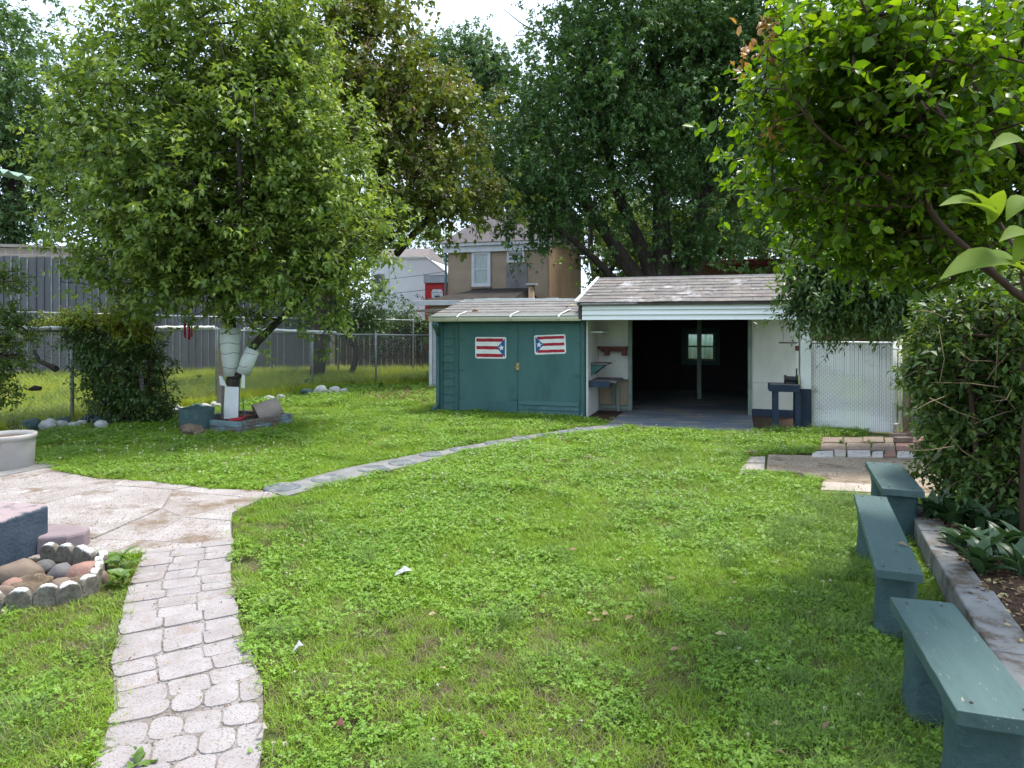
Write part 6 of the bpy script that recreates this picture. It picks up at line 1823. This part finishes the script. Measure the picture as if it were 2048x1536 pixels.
# --- hedge shrubs on the right edge
HLs = [[(3.75, 5.6, .12, .03), (3.7, 5.5, .8, .025), (3.6, 5.4, 1.5, .015)], [(3.5, 5.1, .12, .028), (3.45, 5.1, .9, .02), (3.3, 5.0, 1.5, .01)], [(4.0, 6.3, .1, .03), (4.0, 6.2, .9, .02), (3.9, 6.1, 1.7, .01)], [(3.9, 5.3, .1, .03), (3.9, 5.3, 1.0, .02), (3.9, 5.2, 1.9, .01)]]
HB = [blob(1975, 720, 130, 150, 0, 5.3, .55), blob(1950, 850, 80, 110, 0, 5.4, .5), blob(2060, 850, 105, 140, 0, 5.2, .5), blob(2010, 630, 120, 80, 0, 5.6, .5), blob(1925, 930, 55, 50, 0, 5.6, .35), blob(1885, 800, 35, 80, 0, 6.0, .4), blob(2010, 950, 85, 50, 0, 5.0, .3)]
tree("hedge_shrub", "tangled twiggy hedge shrub with mixed green leaves on the right behind the benches", HLs, HB, 1350, m_barkb, m_mixed, seed=44, shoots=3, shoot_len=0.17, per=7, size=0.078, width=0.52, templ='fold', droop=0.3, up=0.2, young=0.6, cat="shrub", step=0.10, spread=1.0, wood='stem', foliage='foliage', wander=0.12)

hb_ = Vector(HLs[0][0][:3])
tw = MB()
rt = random.Random(4)
for k in range(38):
    c = at(rt.uniform(1840, 2060), rt.uniform(600, 960), rt.uniform(4.7, 5.5))
    d_ = Vector((rt.uniform(-1, .6), rt.uniform(-.5, .3), rt.uniform(-.5, 1))).normalized() * rt.uniform(.18, .5)
    q1 = c + d_ * .5 + Vector((rt.uniform(-.04, .04), 0, rt.uniform(-.04, .04)))
    tw.tube([c - hb_, q1 - hb_, c + d_ - hb_], [.004, .003, .0015], 4)
tw.build("dry_twigs", mat("pale_dry_twig", (0.26, 0.20, 0.12), (0.18, 0.135, 0.08), 6, 0.9, 0.1), bpy.data.objects["hedge_shrub"], smooth=True)["kind"] = "stuff"

# --- young sapling close to the camera at the right edge
NL = [[(1.42, 1.75, .15, .014), (1.36, 1.68, 1.0, .011), (1.30, 1.6, 1.7, .008), (1.24, 1.55, 2.05, .004)], [(1.36, 1.66, 1.2, .006), (*at(2040, 545, 1.62), .004)], [(1.32, 1.62, 1.55, .006), (*at(2000, 445, 1.6), .003)]]
ns_ = empty("young_sapling", NL[0][0][:3], 0, "young sapling with large pale green leaves reaching in at the right edge", "sapling")
m = MB()
for lb in NL:
    m.tube([Vector(q[:3]) - Vector(NL[0][0][:3]) for q in lb], [q[3] for q in lb], 6)
m.build("stem", m_barkb, ns_, smooth=True)
big = [(2048, 545, 1890, 535, 1.60, .10), (2060, 560, 1960, 505, 1.66, .07), (2070, 480, 2005, 470, 1.55, .10), (2065, 300, 1985, 285, 1.5, .10), (1985, 445, 1890, 395, 1.6, .08), (1975, 450, 1935, 370, 1.62, .07), (1985, 445, 2005, 375, 1.62, .07), (2060, 400, 2015, 430, 1.5, .09), (2060, 470, 2030, 520, 1.55, .10), (2060, 330, 2050, 240, 1.5, .1)]
P, A, S, NN = [], [], [], []
for x0, y0, x1, y1, Y, w in big:
    a, b = np.array(at(x0, y0, Y)), np.array(at(x1, y1, Y - .05))
    P.append(a - np.array(NL[0][0][:3])); A.append(b - a); S.append(np.linalg.norm(b - a)); NN.append((random.uniform(-.3, .3), -0.55, 1.0))
leaf_objects(ns_, np.array(P), np.array(A), np.array(NN), np.array(S), .45, leaf_mat("pale_sapling_leaf", (0.10, 0.17, 0.018), (0.20, 0.28, 0.03), None, 0.5, 0.65, 0.2, 22.0), 'broad')

# --- broad strap-leaved plants in the bed
m_lily = leaf_mat("strap_leaf", (0.020, 0.058, 0.020), (0.058, 0.115, 0.044), None, 0.25, 0.38, 0.5, 2.0)
TEMPL['strap'] = (np.array([(0, -.04, 0), (0, .04, 0), (.25, -.42, .10), (.25, 0, .04), (.25, .42, .10), (.6, -.5, .10), (.6, 0, .03), (.6, .5, .10), (1, 0, -.18)], float),
                  [(0, 2, 3), (0, 3, 1), (1, 3, 4), (2, 5, 6, 3), (3, 6, 7, 4), (5, 8, 6), (6, 8, 7)])
clumps = [(1905, 1030), (1960, 1040), (2015, 1045), (1935, 1085), (1990, 1095), (2035, 1090), (1900, 1010), (2045, 1130), (1955, 1125), (1870, 1020)]
for i, (px, py) in enumerate(clumps):
    p = at(px, py + 20, None, 0.15)
    rr_n = np.random.default_rng(100 + i)
    n = 20
    az = rr_n.random(n) * 6.28; el = rr_n.uniform(.55, 1.35, n)
    A = np.stack([np.cos(az) * np.cos(el), np.sin(az) * np.cos(el), np.sin(el)], -1)
    N = np.stack([-np.cos(az) * np.sin(el), -np.sin(az) * np.sin(el), np.cos(el)], -1) + rr_n.normal(size=(n, 3)) * .15
    P = rr_n.normal(size=(n, 3)) * np.array([.04, .04, 0])
    me_o = empty("strap_leaf_plant", p)
    leaf_objects(me_o, P, A, N, rr_n.uniform(.15, .25, n), .36, m_lily, 'broad')
    tag(me_o, "dark green broad strap-leaved clump in the mulch bed, %s from the left" % ORD[sorted(c[0] + c[1] * .01 for c in clumps).index(px + py * .01)], "plant", "strap-leaved plants in the bed")

# --- weeds at the rock bed corner and near the bench
m_weed = leaf_mat("weed_leaf", (0.08, 0.15, 0.03), (0.15, 0.24, 0.05), None, 0.35, 0.45, 0.4, 2.0)
for i, (px, py, sz, n, lab) in enumerate(((230, 1150, .13, 9, "bright broad-leaved weed behind the corner of the rock bed"), (228, 1182, .12, 10, "bright broad-leaved weed in front of the corner of the rock bed"), (1985, 1560, .05, 12, "small bright weed at the foot of the nearest bench"), (262, 1545, .06, 10, "small weed growing at the left edge of the paved path"),
                                         (1820, 1325, .09, 9, "pale weed in the grass under the nearest bench"), (760, 780, .14, 16, "tuft of weeds at the foot of the fence right of the pear tree"), (610, 776, .16, 18, "leafy weed clump at the foot of the fence behind the tipped pot"), (395, 770, .16, 18, "leafy weed clump behind the fence left of the pear tree"), (1680, 892, .06, 14, "yellow-green weed in the joint of the brown bricks"), (1738, 892, .05, 12, "small weed between the bricks near the white slatted fence"))):
    p = at(px, py)
    rr_n = np.random.default_rng(200 + i)
    az = rr_n.random(n) * 6.28; el = rr_n.uniform(.3, 1.2, n)
    A = np.stack([np.cos(az) * np.cos(el), np.sin(az) * np.cos(el), np.sin(el)], -1)
    N = np.stack([-np.cos(az) * np.sin(el), -np.sin(az) * np.sin(el), np.cos(el)], -1) + rr_n.normal(size=(n, 3)) * .15
    P = np.abs(rr_n.normal(size=(n, 3))) * np.array([.03, .03, sz * .5])
    o = empty("weed", (p.x, p.y, 0.0))
    leaf_objects(o, P, A, N, rr_n.uniform(.6, 1.1, n) * sz, .6, m_weed, 'broad')
    tag(o, lab, "weed")
# ------------------------------------------------------------------ grass, clover, litter
def grass_mat(name, dark, light, dry, trans=0.3, sc=0.9):
    t = NT(name)
    g = t.n("ShaderNodeNewGeometry")
    oi = t.n("ShaderNodeObjectInfo")
    pos = g.outputs['Position']
    patch = t.ramp(t.noise(pos, sc, 4), 0.38, 0.62)
    f = t.math('ADD', t.math('MULTIPLY', g.outputs['Random Per Island'], 0.5), t.math('MULTIPLY', oi.outputs['Random'], 0.3))
    f = t.math('ADD', f, t.math('MULTIPLY', patch, 0.35))
    c = t.mix(f, dark, light)
    c = t.mix(t.ramp(t.math('ADD', g.outputs['Random Per Island'], t.math('MULTIPLY', t.noise(pos, 0.55, 3), 0.5)), 1.02, 1.16), c, dry)
    p = t.bsdf(c, 0.5, 0.3)
    tr = t.n("ShaderNodeBsdfTranslucent")
    t.l(t.mix(1.0, c, (1.25, 1.2, 0.5), 'MULTIPLY'), tr.inputs['Color'])
    mx = t.n("ShaderNodeMixShader"); mx.inputs['Fac'].default_value = trans
    t.l(p.outputs[0], mx.inputs[1]); t.l(tr.outputs[0], mx.inputs[2])
    return t.done(mx)


m_grass = grass_mat("grass_blade", (0.105, 0.195, 0.012), (0.255, 0.395, 0.026), (0.32, 0.30, 0.11))
m_clover = grass_mat("clover_leaf", (0.090, 0.190, 0.018), (0.215, 0.360, 0.040), (0.26, 0.32, 0.06))
m_long = grass_mat("long_grass_blade", (0.075, 0.145, 0.025), (0.160, 0.255, 0.050), (0.24, 0.25, 0.10))
m_thatch = grass_mat("dry_thatch", (0.13, 0.105, 0.055), (0.23, 0.19, 0.10), (0.28, 0.22, 0.13))
m_yellow = grass_mat("meadow_blade", (0.24, 0.31, 0.02), (0.42, 0.46, 0.05), (0.40, 0.36, 0.12))
m_flower = leaf_mat("clover_flower", (0.55, 0.48, 0.38), (0.70, 0.66, 0.56), None, 0.2, 0.8, 0.1)
m_dead = leaf_mat("dead_leaf", (0.13, 0.075, 0.045), (0.30, 0.21, 0.12), (0.46, 0.40, 0.2), 0.15, 0.8, 0.15)

src = bpy.data.collections.new("tuft_sources")


def blades(r, n, rad, h0, h1, w, bend, lean=0.35):
    V, Fq, Ft = [], [], []
    for i in range(n):
        a = r.random() * 6.28; q = rad * math.sqrt(r.random())
        bx_, by_ = q * math.cos(a), q * math.sin(a)
        h = r.uniform(h0, h1)
        da = r.random() * 6.28
        dx, dy = math.cos(da), math.sin(da)
        l1 = lean * r.random(); b2 = bend * r.uniform(.4, 1.2)
        nx, ny = -dy, dx
        ww = w * r.uniform(.7, 1.2)
        pts = [(0, 0), (0.5, l1 * .5), (1.0, l1 + b2)]
        b0 = len(V)
        for k, (hz, out) in enumerate(pts):
            zz = h * (hz - 0.25 * b2 * hz * hz)
            cx_, cy_ = bx_ + dx * out * h, by_ + dy * out * h
            if k < 2:
                sw = ww * (1.0, .8)[k]
                V += [(cx_ - nx * sw, cy_ - ny * sw, zz), (cx_ + nx * sw, cy_ + ny * sw, zz)]
            else:
                V.append((cx_, cy_, zz))
        Fq.append((b0, b0 + 1, b0 + 3, b0 + 2)); Ft.append((b0 + 2, b0 + 3, b0 + 4))
    return np.array(V), np.array(Fq), np.array(Ft)


def source(name, V, faces, material):
    me = np_mesh(name, V, faces)
    me.materials.append(material)
    o = bpy.data.objects.new(name, me)
    src.objects.link(o)


r = np.random.default_rng(77)
for k in range(3):
    V, a, b = blades(r, 36, 0.05, 0.018, 0.050, 0.0018, 0.8, 0.9)
    source("t%02d_short_grass" % k, V, [a, b], m_grass)
for k in range(3, 6):            # clover: three round leaflets on a stalk
    V, Q, Tt = [], [], []
    for i in range(19):
        a = r.random() * 6.28; q = 0.05 * math.sqrt(r.random())
        c = np.array([q * math.cos(a), q * math.sin(a), r.uniform(.014, .042)])
        a0 = r.random() * 6.28; s = r.uniform(.0055, .009)
        tl = r.normal(size=2) * .3
        for j in range(3):
            an = a0 + j * 2.094
            ax = np.array([math.cos(an), math.sin(an), .1 + tl[0] * math.cos(an) + tl[1] * math.sin(an)]); bx_ = np.array([-math.sin(an), math.cos(an), -tl[0] * math.sin(an) + tl[1] * math.cos(an)])
            b0 = len(V)
            V += [c, c + ax * s * .7 - bx_ * s * .58, c + ax * s * 1.35 - bx_ * s * .2, c + ax * s * 1.35 + bx_ * s * .2, c + ax * s * .7 + bx_ * s * .58]
            Q.append((b0, b0 + 1, b0 + 2, b0 + 3)); Tt.append((b0, b0 + 3, b0 + 4))
    source("t%02d_clover" % k, np.array(V), [np.array(Q), np.array(Tt)], m_clover)
V, a, b = blades(r, 34, 0.05, 0.05, 0.11, 0.0015, 0.8, 0.7)
source("t06_long_grass", V, [a, b], m_long)
V, a, b = blades(r, 22, 0.05, 0.015, 0.05, 0.0013, 1.2, 1.6)
source("t07_thatch", V, [a, b], m_thatch)
V, a, b = blades(r, 30, 0.07, 0.08, 0.24, 0.0030, 0.5, 0.4)
source("t08_meadow", V, [a, b], m_yellow)
# clover flower head: tiny florets round a ball, on a stalk
V, Q, Tt = [], [], []
for i in range(26):
    d = unit(r.normal(size=3)); d[2] = abs(d[2]) * .8 - .15
    c = np.array([0, 0, .055]) + d * .007
    u_ = unit(np.cross(d, np.array([.3, .2, .9]))); v_ = np.cross(d, u_)
    b0 = len(V); V += [c - u_ * .0022, c + v_ * .0022, c + u_ * .0022 + d * .002, c - v_ * .0022]; Q.append((b0, b0 + 1, b0 + 2, b0 + 3))
b0 = len(V); V += [(-.001, 0, 0), (.001, 0, 0), (.001, 0, .05), (-.001, 0, .05)]; Q.append((b0, b0 + 1, b0 + 2, b0 + 3))
source("t09_flower", np.array(V), [np.array(Q)], m_flower)


def scatter_object(name, P, rot, scl, idx, label_kind="stuff", label=None, cat=None):
    me = bpy.data.meshes.new(name)
    me.vertices.add(len(P))
    me.vertices.foreach_set("co", P.astype(np.float32).ravel())
    for nm, typ, arr, key in (("rot", 'FLOAT_VECTOR', rot.astype(np.float32).ravel(), "vector"), ("scl", 'FLOAT', scl.astype(np.float32), "value"), ("pick", 'INT', idx.astype(np.int32), "value")):
        at_ = me.attributes.new(nm, typ, 'POINT'); at_.data.foreach_set(key, arr)
    o = bpy.data.objects.new(name, me)
    col.objects.link(o)
    ng = bpy.data.node_groups.new(name + "_scatter", 'GeometryNodeTree')
    ng.interface.new_socket("Geometry", in_out='INPUT', socket_type='NodeSocketGeometry')
    ng.interface.new_socket("Geometry", in_out='OUTPUT', socket_type='NodeSocketGeometry')
    gi, go = ng.nodes.new('NodeGroupInput'), ng.nodes.new('NodeGroupOutput')
    ci = ng.nodes.new('GeometryNodeCollectionInfo')
    ci.inputs['Collection'].default_value = src
    ci.inputs['Separate Children'].default_value = True
    ci.inputs['Reset Children'].default_value = True
    ip = ng.nodes.new('GeometryNodeInstanceOnPoints')
    ip.inputs['Pick Instance'].default_value = True

    def attr(nm, typ):
        n_ = ng.nodes.new('GeometryNodeInputNamedAttribute'); n_.data_type = typ; n_.inputs['Name'].default_value = nm
        return n_.outputs['Attribute']
    ng.links.new(gi.outputs[0], ip.inputs['Points'])
    ng.links.new(ci.outputs[0], ip.inputs['Instance'])
    ng.links.new(attr("pick", 'INT'), ip.inputs['Instance Index'])
    ng.links.new(attr("rot", 'FLOAT_VECTOR'), ip.inputs['Rotation'])
    ng.links.new(attr("scl", 'FLOAT'), ip.inputs['Scale'])
    ng.links.new(ip.outputs[0], go.inputs[0])
    md = o.modifiers.new("scatter", 'NODES'); md.node_group = ng
    tag(o, label, cat, kind=label_kind)
    return o


def noise2(x, y, s, seed=0.0):
    return np.array([mnoise.noise(Vector((a * s + seed, b * s - seed, seed * 1.7))) for a, b in zip(x, y)])


SHED_FOOT = [tuple(yard(u, v).xy) for u, v in ((-2.8, -0.03), (0.02, -0.03), (0.02, 1.3), (-2.8, 1.3))]
GAR_FOOT = [tuple(yard(u, v).xy) for u, v in ((-0.05, 0.0), (3.55, 0.0), (3.55, 6.0), (-0.05, 6.0))]
OB_FOOT = [(ob_p.x + a * UX - b * UY, ob_p.y + a * UY + b * UX) for a, b in ((-.1, -.05), (2.4, -.05), (2.4, 2.4), (-.1, 2.4))]
ROCK_POLY = [(-3.16, 4.66), (-2.74, 4.54), (-2.6, 4.42), (-2.46, 4.1), (-2.46, 3.92), (-2.58, 3.82), (-2.9, 3.70), (-3.7, 3.7), (-3.7, 4.7)]
PLANT_POLY = [(pf.location.x + a * math.cos(R(-24)) - b * math.sin(R(-24)), pf.location.y + a * math.sin(R(-24)) + b * math.cos(R(-24))) for a, b in ((-.67, -.67), (.67, -.67), (.67, .67), (-.67, .67))]
STEP_POLY = [(-4.6, 4.2), (-3.28, 4.33), (-3.24, 4.72), (-3.02, 4.8), (-3.0, 4.95), (-4.6, 5.4)]
HARD = [shrink(PATH_POLY, 0.02), PATIO_POLY, shrink(STRIP_POLY, 0.0), SLAB_POLY, APRON_DIRT, APRON_DIRT2, SHED_FOOT, GAR_FOOT, OB_FOOT, ROCK_POLY, PLANT_POLY, STEP_POLY, PAVE_POLY, BED_POLY]
# fence line as x limit
FX = np.array([p[0][0] for p in LP]); FY = np.array([p[0][1] for p in LP])


def sample(y0, y1, dens, r, side=0.95):
    """even jittered points over the strip of ground in view between two distances"""
    half = y1 * side + 0.6
    n = int((y1 - y0) * 2 * half * dens)
    x = r.uniform(-half, half, n); y = r.uniform(y0, y1, n)
    k = np.abs(x) < y * side + 0.6
    return x[k], y[k]


r = np.random.default_rng(5)
GX, GY, GS = [], [], []
for y0, y1, dn, sc in ((1.7, 3.2, 900, 1.0), (3.2, 4.6, 760, 1.05), (4.6, 6.5, 700, 1.08), (6.5, 9.0, 540, 1.2), (9.0, 13.0, 340, 1.5), (13.0, 20.0, 90, 2.4)):
    x, y = sample(y0, y1, dn, r)
    GX.append(x); GY.append(y); GS.append(np.full(len(x), sc))
GX, GY, GS = np.concatenate(GX), np.concatenate(GY), np.concatenate(GS)
ok = np.ones(len(GX), bool)
for pl_ in HARD: ok &= ~inside(pl_, GX, GY)
fx = np.interp(GY, FY, FX)
yardside = GX > fx + 0.05
ok &= yardside
ok &= ~((GX > 4.5) & (GY > 8.6) & (GX > 4.5 + (GY - 8.6) * 0.5))
for px_, py_, w_, c_ in stones:
    q_ = at(px_, py_)
    ok &= np.hypot(GX - q_.x, GY - q_.y + .06) > w_ / F * q_.y * .75 + .03
GX, GY, GS = GX[ok], GY[ok], GS[ok]
n1 = noise2(GX, GY, 0.9, 3.1); n2 = noise2(GX, GY, 2.6, 8.7); n3 = noise2(GX, GY, 0.55, 21.0); n4 = noise2(GX, GY, 5.0, 2.0)
rv = r.random(len(GX))
# worn ground: beside the path bend and in the near middle; soil near the leaf pile
worn = np.clip(1.3 - np.hypot((GX + 1.9) / 0.55, (GY - 5.0) / 0.9), 0, 1) + np.clip(0.75 - np.hypot((GX + 1.5) / 0.6, (GY - 4.2) / 0.6), 0, 1) * .8 + np.where(inside(LEAF_POLY, GX, GY), 0.75, 0)
worn = worn + 0.55 * np.clip(1.0 - np.hypot((GX + 0.3) / 1.0, (GY - 2.9) / 1.1), 0, 1) + 0.9 * np.clip(1 - np.abs(GX - np.interp(GY, [2.4, 3.4, 4.3, 5.2], [-.88, -1.36, -1.78, -2.1])) / .14, 0, 1) * (GY < 5.3)
worn = np.clip(worn * (0.7 + 0.9 * n4), 0, 1)
keep = r.random(len(GX)) > worn * 0.85
clov = np.clip(0.30 + 0.7 * n1 + 0.5 * n2, 0.06, 0.75)
pick = np.where(rv < clov, 3 + r.integers(0, 3, len(GX)), r.integers(0, 3, len(GX)))
pick = np.where((n2 > 0.22) & (r.random(len(GX)) < 0.04 + 0.12 * (n4 > .25)), 6, pick)
nb = np.clip(1.2 - np.abs(GX - np.interp(GY, [2.1, 3.3, 4.9, 6.2], [1.25, 1.6, 2.3, 2.9])) / .45, 0, 1) * (GY < 6.3)
pick = np.where(r.random(len(GX)) < .22 * nb + .04 * (GX > .2) * (GY < 4.2), 6, pick)
th = r.random(len(GX)) < np.clip(0.05 + 0.14 * (n3 < -.1) + .5 * worn + 0.22 * (GY < 4.2) * (GX < 0.9) * (n1 < .12), 0, .6)
pick = np.where(th, 7, pick)
GX, GY, GS, pick, n1, n2, n3 = [a[keep] for a in (GX, GY, GS, pick, n1, n2, n3)]
nG = len(GX)
rot = np.stack([r.normal(size=nG) * .08, r.normal(size=nG) * .08, r.random(nG) * 6.28], -1)
scl = GS * r.uniform(.75, 1.25, nG) * (1 + 0.25 * n2)
scatter_object("lawn_grass", np.stack([GX, GY, np.full(nG, 0.002)], -1), rot, scl, pick, label="mown lawn of mixed grass and clover filling the yard", cat="grass")
# clover flowers
x, y = np.concatenate([a for a in (sample(2.2, 5, 7, r)[0], sample(5, 11.5, 22, r)[0])]), None
x1, y1 = sample(2.2, 5, 7, r); x2, y2 = sample(5, 11.8, 26, r)
x, y = np.concatenate([x1, x2]), np.concatenate([y1, y2])
ok = np.ones(len(x), bool)
for pl_ in HARD: ok &= ~inside(pl_, x, y)
ok &= x > np.interp(y, FY, FX) + .1
ok &= ~((x > 4.5) & (y > 8.6))
ok &= r.random(len(x)) < np.clip(.45 + 1.6 * noise2(x, y, 0.8, 3.1), .03, 1)
x, y = x[ok], y[ok]
scatter_object("clover_flowers", np.stack([x, y, np.zeros(len(x))], -1), np.stack([r.normal(size=len(x)) * .2, r.normal(size=len(x)) * .2, r.random(len(x)) * 6], -1), r.uniform(.8, 1.3, len(x)) * np.where(y > 6, 1.35, 1.0), np.full(len(x), 9), label="small white clover flower heads dotted over the lawn", cat="flowers")
# neighbour's unmown grass beyond the fence
n = 16000
x = r.uniform(-19, -0.5, n); y = r.uniform(7, 23.5, n)
wallx = -18.5 + (y - 19.8) * 12.2 / 3.8
ok = (x < np.interp(y, FY, FX) - .05) & (np.abs(x) < y * .85 + 1) & ((y < 19.8) | (x > wallx + .2)) & ~inside(OB_FOOT, x, y)
x, y = x[ok], y[ok]
dark = x > -6.5 + (y - 12) * .1
pk = np.where(r.random(len(x)) < .75, 8, np.where(r.random(len(x)) < .5, 6, 3))
scatter_object("meadow_grass", np.stack([x, y, np.zeros(len(x))], -1), np.stack([r.normal(size=len(x)) * .1, r.normal(size=len(x)) * .1, r.random(len(x)) * 6], -1), r.uniform(.9, 1.7, len(x)) * np.where(pk == 8, 1.0, 2.4), pk, label="tall yellow-green unmown grass beyond the left fence", cat="grass")
# rough grass at the fence foot inside the yard
n = 900
s_ = r.random(n)
fy = 8.5 + s_ * 10
fx_ = np.interp(fy, FY, FX)
x = fx_ + np.abs(r.normal(size=n)) * .25 + .02
ok = ~inside(PATIO_POLY, x, fy) & ~inside(LEAF_POLY, x, fy)
for px_, py_, w_, c_ in stones:
    q_ = at(px_, py_)
    ok &= np.hypot(x - q_.x, fy - q_.y + .1) > w_ / F * q_.y * .8 + .05
x, fy = x[ok], fy[ok]
scatter_object("rough_grass", np.stack([x, fy, np.zeros(len(x))], -1), np.stack([np.zeros(len(x)), np.zeros(len(x)), r.random(len(x)) * 6], -1), r.uniform(.7, 1.3, len(x)), np.full(len(x), 8), label="rough long grass along the foot of the left fence", cat="grass")


# litter: fallen leaves on the bed, the soil patch, the lawn and the hard ground
def litter(name, x, y, z, size, label, seed, tint=None):
    rr = np.random.default_rng(seed)
    n = len(x)
    A = rr.normal(size=(n, 3)) * np.array([1, 1, .25]); N = np.array([0, 0, 1.0]) + rr.normal(size=(n, 3)) * .35
    o = leaves(name, np.stack([x, y, z + rr.random(n) * .012], -1), A, N, size * rr.uniform(.6, 1.3, n), .55, m_dead, None, 'fold', tint=(rr.random(n) < .3) * rr.random(n))
    return tag(o, label, "leaves", kind="stuff")


def in_poly(poly, n, r):
    p = np.array(poly)
    x = r.uniform(p[:, 0].min(), p[:, 0].max(), n); y = r.uniform(p[:, 1].min(), p[:, 1].max(), n)
    k = inside(poly, x, y)
    return x[k], y[k]


x, y = in_poly([(p_[0] + .02, p_[1]) for p_ in BED_POLY], 26000, r)
k = (y < 6.5) & (x < 4.6)
litter("bed_litter", x[k], y[k], np.where(r.random(k.sum()) < .35, .178, .166), .034, "dry fallen leaves over the dark mulch of the bed", 61)
x, y = in_poly(LEAF_POLY, 1500, r)
litter("soil_litter", x, y, np.full(len(x), .012), .10, "heap of dry brown leaves on bare soil left of the shed", 62)
x, y = in_poly(PATIO_POLY, 1500, r); x2, y2 = in_poly(PATH_POLY, 500, r)
litter("paving_litter", np.concatenate([x, x2]), np.concatenate([y, y2]), np.full(len(x) + len(x2), .028), .016, "crumbs of leaf and soil strewn over the pink paving", 63)
x, y = in_poly([(-4.5, 6.8), (-1, 2.3), (1.2, 2.3), (2.6, 6), (3.2, 9.5), (1.2, 11.3), (-3, 15.5), (-5, 14)], 420, r)
ok = np.ones(len(x), bool)
for pl_ in HARD: ok &= ~inside(pl_, x, y)
litter("lawn_litter", x[ok], y[ok], np.full(ok.sum(), .035), .05, "scattered brown fallen leaves lying on the lawn", 64)
for i, (bx_, by_, t_) in enumerate(((2.10, 3.72, "curled tan leaf lying on the middle bench near its front end"), (2.02, 3.60, "small brown leaf lying at the front end of the middle bench"))):
    o = litter("bench_leaf", np.array([0.0]), np.array([0.0]), np.array([0.0]), .05, None, 80 + i)
    o.location = (bx_, by_, .408)
    if "kind" in o: del o["kind"]
    tag(o, t_, "leaf", "fallen leaves on the middle bench")
x, y = in_poly(PAVE_POLY, 900, r)
litter("brick_litter", x, y, np.full(len(x), .03), .03, "brown leaf crumbs over the sandy paving on the right", 66)
x, y = in_poly(SLAB_POLY, 500, r)
litter("slab_litter", x, y, np.full(len(x), .036), .022, "leaf crumbs on the blue garage apron", 65)
for i, (u, v, z_) in enumerate(((-1.3, .62, 1.972), (-.42, .42, 1.925), (-.3, .55, 1.955), (-2.0, .1, 1.86))):
    o = litter("roof_leaf", np.array([0.0]), np.array([0.0]), np.array([0.0]), .16, None, 70 + i)
    o.location = yard(u, v, z_)
    if "kind" in o: del o["kind"]
    tag(o, ("yellow fallen leaf near the top of the shed roof", "pale fallen leaf low on the right side of the shed roof", "yellow fallen leaf close to the garage on the shed roof", "small brown leaf above the shed gutter")[i], "leaf", "fallen leaves on the shed roof")
